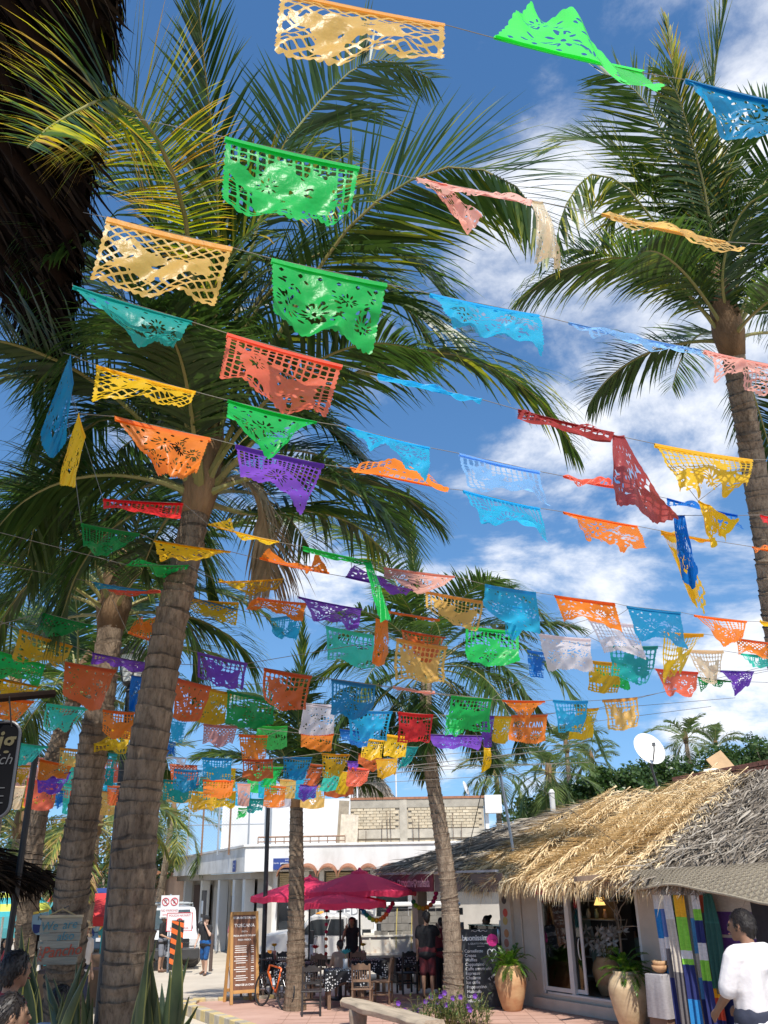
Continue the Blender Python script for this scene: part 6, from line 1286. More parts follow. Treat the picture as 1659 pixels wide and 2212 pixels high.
for a in (('black slatted chair just right of the young palm trunk', PZ(672, 2193, 0), RAD(185), WOODK), ('brown chair pushed against the tall framed menu board', PZ(544, 2158, 0), RAD(160), WOODB), ('dark chair right of the dotted tablecloth, seen side on', PZ(826, 2168, 0), RAD(-100), WOODB),
          ('dark chair behind the bicycle, left of the lamp post base', PZ(575, 2152, 0), RAD(20), WOODK), ('dark chair behind the bicycle, right of the lamp post base', PZ(606, 2150, 0), RAD(-10), WOODK), ('dark chair beyond the dotted table, under the red flower', PZ(690, 2158, 0), RAD(10), WOODB),
          ('dark chair behind the dotted table beneath the yellow flower', PZ(768, 2152, 0), RAD(-15), WOODB), ('dark chair by the café pillar, next to the truck wheel', PZ(880, 2146, 0), RAD(200), WOODK)): chair(*a)
def dotted(name):
    M = bpy.data.materials.new(name); M.use_nodes = True; t = M.node_tree; N = t.nodes.new; L = t.links.new; p = t.nodes['Principled BSDF']; p.inputs['Roughness'].default_value = 0.8
    tc = N('ShaderNodeTexCoord'); v = N('ShaderNodeTexVoronoi'); v.inputs['Scale'].default_value = 19; v.inputs['Randomness'].default_value = 0.55; L(tc.outputs['Object'], v.inputs['Vector'])
    mr = N('ShaderNodeMath'); mr.operation = 'LESS_THAN'; mr.inputs[1].default_value = 0.33; L(v.outputs['Distance'], mr.inputs[0])
    mx = N('ShaderNodeMixRGB'); mx.inputs[1].default_value = (0.012, 0.012, 0.014, 1); mx.inputs[2].default_value = (0.72, 0.72, 0.70, 1); L(mr.outputs[0], mx.inputs[0]); L(mx.outputs[0], p.inputs['Base Color']); return M
DOT = dotted('dotted_cloth')
def table(label, clabel, p, rz, w=0.85, d=0.85):
    t = thing('cafe_table', label, 'table', (p[0], p[1], 0), rz, 'café tables')
    MB().box((0, 0, 0.735), (w, d, 0.03)).build('tabletop', WOODB, t, bevel=0.005)
    for sx in (-1, 1):
        for sy in (-1, 1): MB().bar((sx*(w/2-0.06), sy*(d/2-0.06), 0), (sx*(w/2-0.06), sy*(d/2-0.06), 0.72), 0.075).build('leg', WOODB, t, bevel=0.005)
    # cloth: draped square with pleated hanging edges
    vs = []; fs = []; n = 72; rows = 7
    def rim(a):
        c, s = math.cos(a), math.sin(a); k = 1/max(abs(c)/(w/2+0.012), abs(s)/(d/2+0.012)); return np.array([c*k, s*k])
    vs.append((0, 0, 0.758))
    for r in range(rows):
        for j in range(n):
            a = 2*math.pi*j/n; e = rim(a)
            if r == 0: vs.append((e[0]*0.98, e[1]*0.98, 0.757))
            else:
                f = r/(rows-1); cn = abs(math.sin(2*a))**3; hang = (0.22+0.17*cn)*f
                wob = 0.02*f*math.sin(a*13)+0.012*f*math.sin(a*23+1)
                vs.append((e[0]*(1.0+0.06*f*cn+wob*1.4), e[1]*(1.0+0.06*f*cn+wob*1.4), 0.752-hang))
    for j in range(n): fs.append((0, 1+j, 1+(j+1) % n))
    for r in range(rows-1):
        for j in range(n): fs.append((1+r*n+j, 1+(r+1)*n+j, 1+(r+1)*n+(j+1) % n, 1+r*n+(j+1) % n))
    B = MB(); B.add(vs, fs); o = B.build('tablecloth', DOT, None, smooth=True); o.location = (p[0], p[1], 0); o.rotation_euler = (0, 0, rz); tag(o, clabel, 'tablecloth', 'dotted tablecloths')
    return t
T1 = PZ(742, 2180, 0); T1[1] += 0.35
table('wooden café table under the dotted cloth in front', 'black cloth with white dots draped over the front table', T1, RAD(8))
T2 = PZ(640, 2155, 0); table('wooden café table behind the young palm trunk', 'dotted cloth on the table behind the young palm trunk', T2, RAD(-5))
T3 = PZ(792, 2146, 0); table('wooden café table nearest the truck', 'dotted cloth on the table nearest the truck', T3, RAD(12))
T4 = PZ(893, 2138, 0); table('small wooden table against the café pillar', 'dotted cloth on the small table by the café pillar', T4, RAD(-25), 0.6, 0.6)
T5 = PZ(585, 2150, 0); T5[1] += 0.5; table('wooden café table behind the bicycle', 'dotted cloth on the table behind the bicycle', T5, RAD(5))
def vase(label, p, z, col, vc, s=1.0):
    t = thing('flower_vase', label, 'flower vase', (p[0], p[1], z), 0, 'flower vases on the café tables')
    MB().lathe([(0.05, 0), (0.06, 0.01), (0.052, 0.12), (0.06, 0.2), (0.055, 0.2), (0.04, 0.05)], 12).build('vase', vc, t, smooth=True)
    MB().tube([(0, 0, 0.1), (0.01, 0, 0.3)], 0.01, 5).build('stem', STEM, t)
    for ring, (k, r, tl) in enumerate(((9, 0.13*s, 0.35), (8, 0.10*s, 0.8), (6, 0.06*s, 1.2))):
        for i in range(k):
            a = 2*math.pi*i/k+ring*0.4; c, sn = math.cos(a), math.sin(a); tip = (c*r, sn*r-0.02, 0.31+r*tl); sd2 = (-sn*0.03, c*0.03, 0)
            q = MB(); q.add([(0, 0, 0.29), (c*r*0.55+sd2[0], sn*r*0.55+sd2[1], 0.305+r*tl*0.5), tip, (c*r*0.55-sd2[0], sn*r*0.55-sd2[1], 0.305+r*tl*0.5)], [(0, 1, 2, 3)]); q.build('petal', col, t)
    return t
flr = mat('flower_red', (0.55, 0.03, 0.04), 0.7, 0.1); flt = mat('flower_teal', (0.06, 0.42, 0.48), 0.7, 0.1); fly = mat('flower_yellow', (0.80, 0.50, 0.02), 0.7, 0.1)
PINKV = mat('vase_pinkish', (0.55, 0.3, 0.24), 0.5); WHV = mat('vase_white', (0.72, 0.68, 0.64), 0.4)
pv = PY(746, 2090, T1[1]); vase('white vase with a large teal flower on the front dotted table', (pv[0], T1[1]), 0.76, flt, WHV, 1.15)
vase('vase with a red flower on the table behind the palm trunk', PY(681, 2070, T2[1]), 0.76, flr, PINKV, 1.0); vase('vase with a yellow flower by the truck table', PY(784, 2060, T3[1]), 0.76, fly, PINKV, 0.9); vase('vase with a yellow flower behind the bicycle', PY(592, 2060, T5[1]), 0.76, fly, PINKV, 0.8)

# pompom garlands
def garland(label, pts, cols, r, group=None):
    t = thing('pompom_garland', label, 'garland', pts[0], 0, group); P = resample(pts, len(cols)*1)
    MB().tube(P-np.array(pts[0]), 0.006, 4).build('cord', BLACK, t)
    for i, c in enumerate(cols):
        q = P[i]-np.array(pts[0]); b = MB(); R = random.Random(i)
        b.ball(q, r*0.9, 10)
        for k in range(26):
            d = Vector((R.gauss(0, 1), R.gauss(0, 1), R.gauss(0, 1))).normalized(); w = d.orthogonal().normalized()*r*0.28; b.quad(V(q)+d*r*0.7-w, V(q)+d*r*0.7+w, V(q)+d*r*1.12)
        b.build('pompom', mat('pom_%.2f_%.2f_%.2f' % c, c, 0.95, 0.1), t)
RB = [(0.03, 0.03, 0.12), (0.02, 0.10, 0.35), (0.02, 0.22, 0.45), (0.02, 0.25, 0.25), (0.12, 0.45, 0.08), (0.45, 0.50, 0.04), (0.75, 0.40, 0.02), (0.75, 0.24, 0.02), (0.75, 0.16, 0.05), (0.70, 0.12, 0.05), (0.55, 0.02, 0.22), (0.5, 0.01, 0.08), (0.35, 0.01, 0.05)]
garland('rainbow pompom garland slung under the front red parasol', [PY(x, y, 24.3) for x, y in ((779, 1954), (784, 1966), (800, 1984), (818, 1988), (832, 1978), (840, 1966), (848, 1952))], RB, 0.065)
garland('pompom garland hanging in the café doorway', [PY(x, y, 24.6) for x, y in ((893, 1948), (900, 1958), (915, 1962), (930, 1955), (938, 1944), (942, 1930))], [(0.02, 0.2, 0.1), (0.25, 0.45, 0.03), (0.5, 0.45, 0.03), (0.7, 0.3, 0.02), (0.7, 0.2, 0.02), (0.7, 0.12, 0.05), (0.65, 0.02, 0.2), (0.6, 0.02, 0.15), (0.65, 0.03, 0.2)], 0.065)
garland('hanging strand of dark red pompoms beside the middle parasol pole', [PY(x, y, 23.9) for x, y in ((706, 1966), (705, 2000), (704, 2060))], [(0.45, 0.01, 0.04), (0.4, 0.02, 0.03), (0.45, 0.03, 0.1), (0.42, 0.01, 0.06), (0.45, 0.1, 0.02), (0.42, 0.08, 0.03), (0.35, 0.02, 0.02)], 0.045)

# framed menu board (A-frame)
FRW = mat('frame_honey', (0.48, 0.25, 0.08), 0.6, 0.2, 8, stretch=(1, 1, .2)); BRWN = mat('menu_print', (0.20, 0.085, 0.045), 0.5, 0.35, 7, stretch=(5, 1, .2))
pa = PZ(520, 2166, 0); af = thing('menu_a_frame', 'tall honey-wood A-frame restaurant menu board on the kerb corner', 'menu board', pa, RAD(24))
tilt = RAD(9.5)
def leafb(sgn, name, panel):
    M4 = Matrix.Translation((0, 0, 1.93)) @ Matrix.Rotation(sgn*tilt, 4, 'X')
    B = MB(); B.box((-0.31, 0, -0.97), (0.07, 0.04, 1.96)).box((0.31, 0, -0.97), (0.07, 0.04, 1.96)).box((0, 0, -0.03), (0.545, 0.042, 0.07)).box((0, 0, -1.70), (0.545, 0.042, 0.07))
    o = B.build(name, FRW, af, bevel=0.004); o.matrix_local = M4
    q = MB().box((0, 0, -0.865), (0.55, 0.016, 1.60)).build('menu_sheet', panel, o); return o
f1 = leafb(-1, 'front_leaf', BRWN); f2 = leafb(1, 'back_leaf', mat('panel_white', (0.66, 0.62, 0.6), 0.7, 0.05))
LW = mat('letter_white', (0.80, 0.78, 0.74), 0.6, 0.02)
def lt(par, s, size, x, z, y=-0.012, M=LW, **k): return text('lettering', s, size, M, par, (x, y, z), (RAD(90), 0, 0), **k)
lt(f1, 'RISTORANTE ITALIANO', 0.068, 0, -0.13, bold=0.002, spacing=0.9); lt(f1, 'TOSCANA', 0.105, 0, -0.30, bold=0.001); lt(f1, 'PASTA', 0.05, 0, -0.43); lt(f1, 'PIZZA APARTIR DE $100', 0.050, 0, -0.52, bold=0.001); lt(f1, 'PIZZA FRESCA', 0.05, 0, -0.61, bold=0.001)
mk = MB()
for k in range(17):
    z = -0.74-k*0.045; 
    if k in (4, 9, 13): continue
    mk.box((-0.09, -0.010, z), (0.28+0.05*math.sin(k*3), 0.004, 0.014)); mk.box((0.19, -0.010, z), (0.07, 0.004, 0.014))
mk.build('menu_line', LW, f1); lt(f1, 'VINO DE LA CASA', 0.055, 0.0, -1.56, bold=0.002)
MB().bar((-0.28, -0.2, 0.75), (-0.28, 0.2, 0.75), 0.015).build('stay', FRW, af)

# chalkboard menu
pcb = PZ(1047, 2180, 0); cb = thing('chalkboard_menu', 'black chalkboard menu leaning beside the terracotta pot', 'chalkboard', pcb, RAD(4))
CB = mat('chalkboard', (0.028, 0.032, 0.034), 0.7, 0.35, 3); Mx = Matrix.Rotation(RAD(-8), 4, 'X')
bd = MB().box((0, 0, 0.80), (0.82, 0.03, 1.52)).build('board', CB, cb, bevel=0.004); bd.matrix_local = Mx
for sx in (-1, 1): MB().bar((sx*0.37, 0.02, 0.05), (sx*0.37, 0.02, 0.0), 0.04).bar((sx*0.37, 0.19, 1.2), (sx*0.37, 0.55, 0.0), 0.035).build('leg', WOODK, cb)
CH = mat('chalk', (0.78, 0.80, 0.78), 0.9, 0.05)
lt(bd, 'buonissimo', 0.155, -0.06, 1.38, y=-0.018, M=CH, bold=0.004, spacing=0.95); lt(bd, 'IL GELATO ITALIANO', 0.05, -0.03, 1.265, y=-0.018, M=CH)
MB().tube([(-0.18+0.36*k/16, -0.018, 1.52+0.012*math.sin(k*1.2)) for k in range(17)], 0.005, 4).ball((0, -0.018, 1.535), 0.018, 8).tube([(-0.07, -0.018, 1.215), (0.09, -0.018, 1.215)], 0.004, 4).build('chalk_flourish', CH, bd)
for i, s in enumerate(('Cornellette', 'Crepas', 'Waffles', 'Cappuccino', 'Caffe amaricano', 'Espresso', 'Chailatte', 'Ice coffe', 'Frappuccino', 'Malteada', 'Latte', 'infusión')): lt(bd, s, 0.088, -0.36, 1.12-i*0.087, y=-0.018, M=CH, align='LEFT', bold=0.001)
MB().lathe([(0.13, 0), (0.125, 0.004), (0, 0.005)], 10).build('pink_sticker', mat('neon_pink', (0.85, 0.03, 0.28), 0.6, 0.03), bd).matrix_local = Matrix.Translation((0.28, -0.018, 1.33)) @ Matrix.Rotation(RAD(90), 4, 'X') @ Matrix.Rotation(0.3, 4, 'Z')
text('lettering', 'Pizza!', 0.09, mat('marker_red', (0.42, 0.01, 0.1), 0.6), bd, (0.28, -0.025, 1.33), (RAD(90), RAD(-8), 0), shear=0.2)
heart_line('chalk_heart', (0.25, -0.02, 1.05), 0.24, CH, bd, th=0.011, slim=0.8)
text('lettering', 'Y mucho', 0.085, CH, bd, (0.25, -0.02, 0.65), (RAD(90), RAD(-42), 0), bold=0.001); text('lettering', 'mas...', 0.085, CH, bd, (0.31, -0.02, 0.56), (RAD(90), RAD(-42), 0), bold=0.001)

# bench, pots
WD = mat('bench_wood', (0.36, 0.29, 0.21), 0.85, 0.3, 4, bump=0.4, bscale=12, stretch=(.3, 2, 2))
b0, b1 = PZ(762, 2160, 0.46), PZ(900, 2196, 0.46); bn = thing('log_bench', 'weathered thick plank bench on stumps at the bottom of the picture', 'bench', ((b0+b1)/2)*[1, 1, 0], math.atan2(b1[1]-b0[1], b1[0]-b0[0])); bl = np.linalg.norm(b1-b0)+0.9
sl = []
for k in range(15):
    f = k/14; w = 0.46*(0.55+0.45*min(1, 5*f+0.1))*(0.9+0.08*math.sin(k*1.7)); sl.append((bl*(f-0.45), w, 0.03*math.sin(k*0.9)))
vs = []; 
for x, w, dy in sl: vs += [(x, -w/2+dy, 0.33), (x, -w/2-0.02+dy, 0.42), (x, -w/2+0.03+dy, 0.47), (x, w/2-0.03+dy, 0.47), (x, w/2+dy, 0.40), (x, w/2-0.04+dy, 0.33)]
n = len(sl); fs = [(i*6+j, i*6+(j+1) % 6, i*6+6+(j+1) % 6, i*6+6+j) for i in range(n-1) for j in range(6)] + [tuple(range(6)), tuple(reversed(range((n-1)*6, n*6)))]
B = MB(); B.add(vs, fs); B.build('seat', WD, bn, bevel=0.01)
for x in (-bl*0.30, bl*0.38): MB().lathe([(0.17, 0), (0.165, 0.1), (0.175, 0.2), (0.18, 0.335)], 14, o=(x, 0, 0), jit=0.05).build('stump', BARK2, bn, smooth=True)
TERRA = mat('terracotta', (0.46, 0.22, 0.10), 0.75, 0.3, 3, bump=0.2, bscale=25, col2=(0.62, 0.42, 0.22), stretch=(1, 1, 2.0)); TERRA2 = mat('terracotta_pale', (0.42, 0.30, 0.17), 0.75, 0.3, 3, bump=0.2, bscale=25, col2=(0.60, 0.46, 0.28), stretch=(1, 1, 2.0))
FERN = leaf_material('fern_leaf', (0.035, 0.10, 0.015), (0.09, 0.21, 0.02), (0.28, 0.40, 0.04), tr=0.35)
def pot(label, plabel, p, h, r, M, seed, z=0.0):
    t = thing('terracotta_pot', label, 'pot', (p[0], p[1], z)); MB().lathe([(r*0.55, 0), (r*0.6, 0.02), (r*0.83, h*0.3), (r*0.99, h*0.58), (r*1.0, h*0.7), (r*0.9, h*0.85), (r*0.68, h*0.95), (r*0.70, h), (r*0.6, h), (r*0.58, h*0.9)], 32, jit=0.008).build('body', M, t, smooth=True)
    MB().lathe([(r*0.6, h*0.93), (0.0, h*0.95)], 16).build('soil', mat('soil', (0.05, 0.035, 0.025), 0.95), t)
    if plabel:
        f = thing('potted_fern', plabel, 'fern', (p[0], p[1], z+h*0.93), 0, 'ferns in the big pots'); R = random.Random(seed)
        for k in range(46):
            az = R.uniform(0, 6.28); el = RAD(R.uniform(10, 85)); L = R.uniform(0.45, 0.72)
            frond_obj(arch_path((R.uniform(-.06, .06), R.uniform(-.06, .06), 0), az, el, L, RAD(R.uniform(60, 130)), 6), 0.10, 20, f, M=FERN, droop=0.4, w=0.030, seed=seed*100+k, yellow=0.25, r0=0.004, start=0.1, segs=2)
    return t
pt1 = PZ(1107, 2183, 0); pot('large terracotta jar between the chalkboard and the glass door', 'fern in the terracotta jar beside the chalkboard', pt1, 0.86, 0.335, TERRA, 3)
pt2 = PZ(1366, 2222, 0); pot('large pale clay jar beside the hanging textiles', 'bright fern in the pale jar beside the textiles', pt2, 0.95, 0.36, TERRA2, 4)
ip = FL(S_of(1292, 0.75), 0.75, 0.3); pot('dim clay jar of white flowers inside the shop doorway', None, ip, 0.72, 0.31, TERRA, 5, 0.3)
wfl = thing('white_lilies', 'white lilies arranged in the clay jar inside the doorway', 'flowers', (ip[0], ip[1], 0.95)); WF = mat('lily_white', (0.72, 0.70, 0.66), 0.7, 0.05, trans=0.2); R = random.Random(6)
for k in range(20):
    c = Vector((R.gauss(0, .2), R.gauss(0, .17), R.uniform(0.12, 0.62))); MB().tube([(0, 0, 0), tuple(c*0.6), tuple(c)], 0.005, 4).build('stem', STEM, wfl); q = MB()
    for j in range(6):
        a = j*math.pi/3+R.random(); d = Vector((math.cos(a), -0.35+0.3*math.sin(a*2), math.sin(a))).normalized(); s2 = d.orthogonal().normalized()*0.035; q.quad(c, c+d*0.07+s2, c+d*0.15, c+d*0.07-s2)
    q.build('blossom', WF, wfl)

# bush with purple flowers at the palm's foot
bq = PZ(975, 2212, 0.0)+np.array([-0.05, -0.15, 0]); bush = thing('flowering_bush', 'scraggly green bush with purple flowers at the foot of the curved palm', 'bush', bq); R = random.Random(31)
vs = []; fs = []; tint = []
stems = MB(); VIO = mat('violet', (0.17, 0.05, 0.38), 0.7, 0.15)
for k in range(120):
    a = R.uniform(0, 6.28); rr = R.uniform(0, 0.75); b = np.array([math.cos(a)*rr*1.35, math.sin(a)*rr*0.6, 0]); h = R.uniform(0.22, 0.62)*(1.15-rr*0.5); tip = b+np.array([R.gauss(0, .12), R.gauss(0, .1), h]); stems.tube([b, (b+tip)/2+np.array([R.gauss(0, .02), 0, 0.02]), tip], [0.006, 0.005, 0.003], 4)
    for j in range(16):
        f = R.uniform(0.2, 1); c = b+(tip-b)*f; d = np.array([R.gauss(0, 1), R.gauss(0, 1), R.uniform(0, 0.9)]); d /= np.linalg.norm(d); w = np.cross(d, (0.3, 0.2, 1)); w /= np.linalg.norm(w); L = R.uniform(0.06, 0.13); b0 = len(vs)
        vs += [tuple(c), tuple(c+d*L*.5+w*L*.14), tuple(c+d*L), tuple(c+d*L*.5-w*L*.14)]; fs.append((b0, b0+1, b0+2, b0+3)); tint += [R.uniform(0.1, 0.6)]*4
    if k % 9 == 0:
        q = MB()
        for j in range(5):
            aa = j*1.256; d = np.array([math.cos(aa), -0.5, math.sin(aa)]); d /= np.linalg.norm(d); w = np.cross(d, (0, 1, 0.2)); w /= np.linalg.norm(w); c = tip+np.array([0, -0.02, 0.05]); q.quad(c, c+d*0.04+w*0.026, c+d*0.058, c+d*0.04-w*0.026)
        q.build('blossom', VIO, bush)
me = bpy.data.meshes.new('foliage'); me.from_pydata(vs, [], fs); me.update(); me.materials.append(leaf_material('bush_leaf', (0.06, 0.11, 0.04), (0.13, 0.19, 0.07), (0.3, 0.34, 0.12), tr=0.25)); at = me.attributes.new('tint', 'FLOAT', 'POINT'); at.data.foreach_set('value', np.array(tint, dtype=np.float32)); o = bpy.data.objects.new('foliage', me); COL.objects.link(o); o.parent = bush
stems.build('stems', STEM, bush)

# bicycle
bw = PY(614, 2149, 21.9); bk = thing('bicycle', 'orange-framed road bicycle leaning by the young palm trunk', 'bicycle', (bw[0], bw[1], 0.0), RAD(180-52)); ORG = mat('bike_orange', (0.80, 0.13, 0.01), 0.35, 0.05, coat=0.4); TYR = mat('tyre', (0.02, 0.02, 0.022), 0.8, 0.2); ALU = mat('alloy', (0.42, 0.42, 0.43), 0.35, 0.05, metal=0.8)
lean = Matrix.Rotation(RAD(7), 4, 'X')
def bpart(B, n, M, par=None, **k): o = B.build(n, M, par or bk, **k); (o.__setattr__('matrix_local', lean) if par is None else None); return o
for x in (0.0, 1.0):
    B = MB(); B.tube([(x+0.335*math.cos(a), 0, 0.345+0.335*math.sin(a)) for a in np.linspace(0, 2*math.pi, 37)], 0.016, 7, cap=False); w = bpart(B, 'wheel', TYR)
    MB().tube([(x+0.305*math.cos(a), 0, 0.345+0.305*math.sin(a)) for a in np.linspace(0, 2*math.pi, 37)], 0.010, 6, cap=False).build('rim', IRON, w)
    s = MB()
    for k in range(20): a = k*math.pi/10; s.tube([(x, 0.02*(-1)**k, 0.345), (x+0.3*math.cos(a), 0, 0.345+0.3*math.sin(a))], 0.0018, 3, cap=False)
    s.build('spokes', ALU, w); MB().tube([(x, -0.05, 0.345), (x, 0.05, 0.345)], 0.022, 8).build('hub', ALU, w)
seat_t, bb, head_t, head_b = (0.30, 0, 0.80), (0.42, 0, 0.29), (0.82, 0, 0.84), (0.86, 0, 0.70)
bpart(MB().tube([seat_t, head_t], 0.020, 8).tube([bb, head_b], 0.027, 8).tube([bb, seat_t], 0.020, 8).tube([head_t, head_b], 0.024, 8), 'frame', ORG, smooth=True)
bpart(MB().tube([(0, 0.04, 0.345), (0.42, 0.03, 0.29)], 0.010, 6).tube([(0, -0.04, 0.345), (0.42, -0.03, 0.29)], 0.010, 6).tube([(0, 0.04, 0.345), (0.31, 0.01, 0.74)], 0.009, 6).tube([(0, -0.04, 0.345), (0.31, -0.01, 0.74)], 0.009, 6), 'stays', IRON)
bpart(MB().tube([(0.86, 0, 0.7), (0.90, 0.03, 0.6), (1.0, 0.045, 0.345)], 0.012, 6).tube([(0.86, 0, 0.7), (0.90, -0.03, 0.6), (1.0, -0.045, 0.345)], 0.012, 6), 'fork', IRON)
bpart(MB().tube([(0.30, 0, 0.8), (0.27, 0, 0.94)], 0.014, 6), 'seat_post', IRON); bpart(MB().ball((0.25, 0, 0.965), (0.135, 0.06, 0.03), 10), 'saddle', IRON)
bpart(MB().tube([(0.82, 0, 0.84), (0.84, 0, 0.93)], 0.014, 6).tube([(0.92, -0.2, 0.80), (1.0, -0.2, 0.86), (0.94, -0.2, 0.94), (0.86, -0.18, 0.94), (0.86, 0.18, 0.94), (0.94, 0.2, 0.94), (1.0, 0.2, 0.86), (0.92, 0.2, 0.80)], 0.015, 7), 'handlebar', IRON)
bpart(MB().tube([(0.42, -0.07, 0.29), (0.42, 0.07, 0.29)], 0.02, 8).lathe([(0.09, 0), (0.09, 0.004)], 18, o=(0, 0, 0)) if False else MB().tube([(0.42, -0.07, 0.29), (0.42, 0.07, 0.29)], 0.02, 8).tube([(0.42+0.09*math.cos(a), -0.05, 0.29+0.09*math.sin(a)) for a in np.linspace(0, 6.283, 19)], 0.006, 4, cap=False).bar((0.42, -0.075, 0.29), (0.48, -0.075, 0.13), 0.016).bar((0.42, 0.075, 0.29), (0.36, 0.075, 0.45), 0.016), 'crankset', ALU)
bpart(MB().box((0.48, -0.1, 0.13), (0.08, 0.06, 0.015)).box((0.36, 0.1, 0.45), (0.08, 0.06, 0.015)), 'pedals', IRON); bpart(MB().tube([(0.52, 0.0, 0.42), (0.60, 0.0, 0.58)], 0.034, 10), 'water_bottle', mat('bottle_grey', (0.4, 0.42, 0.44), 0.3)); bpart(MB().tube([(0, -0.06, 0.345), (0.42, -0.05, 0.38)], 0.004, 4).tube([(0, -0.06, 0.30), (0.42, -0.05, 0.20)], 0.004, 4), 'chain', IRON)

# flatbed truck
YT = 28.4
def K(x, y): return (500+x/2.07375)/1.4756, (2400+y/2.07375)/1.4756
def KT(x, y, Y=YT): a = PY(*K(x, y), Y); return (a[0], a[2])
gz = -0.15; WHT = mat('truck_white', (0.72, 0.70, 0.66), 0.35, 0.06, 2, coat=0.3); RST = mat('rusty_white', (0.66, 0.62, 0.54), 0.6, 0.2, 5, col2=(0.42, 0.24, 0.12), thr=(0.55, 0.8))
tx0 = KT(690, 1330)[0]; tk = thing('flatbed_truck', 'white flatbed truck loaded with concrete blocks behind the café terrace', 'truck', (tx0, YT, gz))
def TL_(x, y): a = KT(x, y); return (a[0]-tx0, 0.0, a[1]-gz)
prof = [TL_(*q) for q in ((1265, 1365), (690, 1365), (688, 1290), (695, 1222), (715, 1200), (850, 1184), (938, 1192), (1012, 1082), (1045, 1069), (1238, 1069), (1265, 1088))]
body = MB().prism(prof, (0, 1.9, 0)).build('cab', WHT, tk, bevel=0.05)
MB().prism([TL_(*q) for q in ((1118, 1205), (1150, 1098), (1235, 1098), (1240, 1205))], (0, 0.012, 0)).build('side_window', DGL, tk).location = (0, -0.014, 0)
wsp = [(TL_(945, 1190), TL_(1018, 1090))]
a, b = TL_(942, 1190), TL_(1014, 1086); nrm = Vector((-(b[2]-a[2]), 0, b[0]-a[0])).normalized()*0.02
MB().prism([Vector((a[0], 0.12, a[2]))+nrm, Vector((b[0], 0.16, b[2]))+nrm, Vector((b[0], 1.74, b[2]))+nrm, Vector((a[0], 1.78, a[2]))+nrm], nrm*0.4).build('windscreen', mat('windscreen', (0.16, 0.25, 0.25), 0.08, 0.2), tk)
MB().prism([TL_(*q) for q in ((950, 1200), (1110, 1206), (1145, 1100), (1060, 1100), (1020, 1110))], (0, 0.012, 0)).build('quarter_window', mat('cab_dark', (0.05, 0.055, 0.055), 0.2), tk).location = (0, -0.013, 0)
d_ = MB(); zx = TL_(1105, 1340); z2 = TL_(1255, 1090)
d_.tube([TL_(1108, 1340), TL_(1108, 1210)], 0.012, 4).tube([TL_(1255, 1340), TL_(1255, 1090)], 0.012, 4).tube([TL_(1108, 1345), TL_(1255, 1345)], 0.012, 4).build('door_seam', mat('seam', (0.25, 0.24, 0.22), 0.7), tk)
MB().box((TL_(1230, 1235)[0], -0.02, TL_(1230, 1235)[2]), (0.14, 0.03, 0.035)).build('door_handle', IRON, tk); MB().box((TL_(970, 1275)[0], -0.01, TL_(970, 1275)[2]), (0.32, 0.012, 0.06)).build('badge', mat('badge_grey', (0.2, 0.19, 0.18), 0.4), tk)
m0 = TL_(1028, 1215); MB().box((m0[0], -0.22, m0[2]), (0.12, 0.09, 0.36)).bar((m0[0]+0.05, -0.2, m0[2]), (m0[0]+0.15, 0.0, m0[2]), 0.025).build('wing_mirror', IRON, tk, bevel=0.01)
for k in range(5): MB().ball((TL_(1035, 1066)[0]+0.12, 0.2+k*0.37, TL_(1035, 1066)[2]), (0.07, 0.05, 0.035), 8).build('roof_light', mat('amber', (0.8, 0.3, 0.03), 0.3), tk)
h0 = TL_(700, 1300); MB().box((h0[0]-0.02, 0.13, h0[2]+0.02), (0.06, 0.22, 0.22)).build('headlight', mat('lens_clear', (0.6, 0.6, 0.6), 0.15), tk, bevel=0.02); MB().box((h0[0]+0.02, -0.005, h0[2]), (0.22, 0.02, 0.18)).build('headlight', MATS['lens_clear'], tk, bevel=0.005); MB().box((h0[0]+0.2, -0.006, h0[2]-0.06), (0.12, 0.02, 0.08)).build('indicator', MATS['amber'], tk)
MB().box((h0[0]-0.05, 0.95, h0[2]-0.28), (0.12, 1.95, 0.24)).build('bumper', mat('bumper_grey', (0.25, 0.25, 0.25), 0.4), tk, bevel=0.02); MB().box((h0[0]-0.03, 0.95, h0[2]+0.03), (0.04, 1.3, 0.3)).build('grille', IRON, tk)
def wheel(par, x, y, z, r, w=0.26):
    M4 = Matrix.Translation((x, y, z)) @ Matrix.Rotation(RAD(90), 4, 'X')
    o = MB().lathe([(r*0.62, -w/2), (r*0.92, -w/2), (r, -w/2+0.04), (r, w/2-0.04), (r*0.92, w/2), (r*0.62, w/2)], 32).build('tyre', mat('tyre_dusty', (0.13, 0.115, 0.10), 0.9, 0.3, 9), par, smooth=False, bevel=0.01); o.matrix_local = M4
    q = MB().lathe([(r*0.62, w/2-0.02), (r*0.6, w/2+0.005), (r*0.52, w/2-0.02), (r*0.34, w/2-0.10), (r*0.30, w/2-0.02), (r*0.16, w/2), (0, w/2)], 28).build('rim', mat('rim_cream', (0.44, 0.38, 0.27), 0.7, 0.3, 6), o)
    b = MB()
    for k in range(8): a = k*math.pi/4; b.ball((r*0.24*math.cos(a), r*0.24*math.sin(a), w/2), 0.018, 6)
    b.build('lug_nuts', IRON, o); 
    for k in range(22):
        a = k*2*math.pi/22; tread.box((x+(r+0.006)*math.cos(a), y, z+(r+0.006)*math.sin(a)), (0.02, w*0.8, 0.05), mtx=Matrix.Rotation(-a, 3, 'Y'))
tread = MB(); rw = TL_(1600, 1455); wheel(tk, rw[0], 0.16, 0.43, 0.43); fwx = TL_(850, 1400)[0]; wheel(tk, fwx, 0.16, 0.43, 0.43); wheel(tk, rw[0], 1.75, 0.43, 0.43); wheel(tk, fwx, 1.75, 0.43, 0.43); tread.build('tread_lugs', MATS['tyre_dusty'], tk)
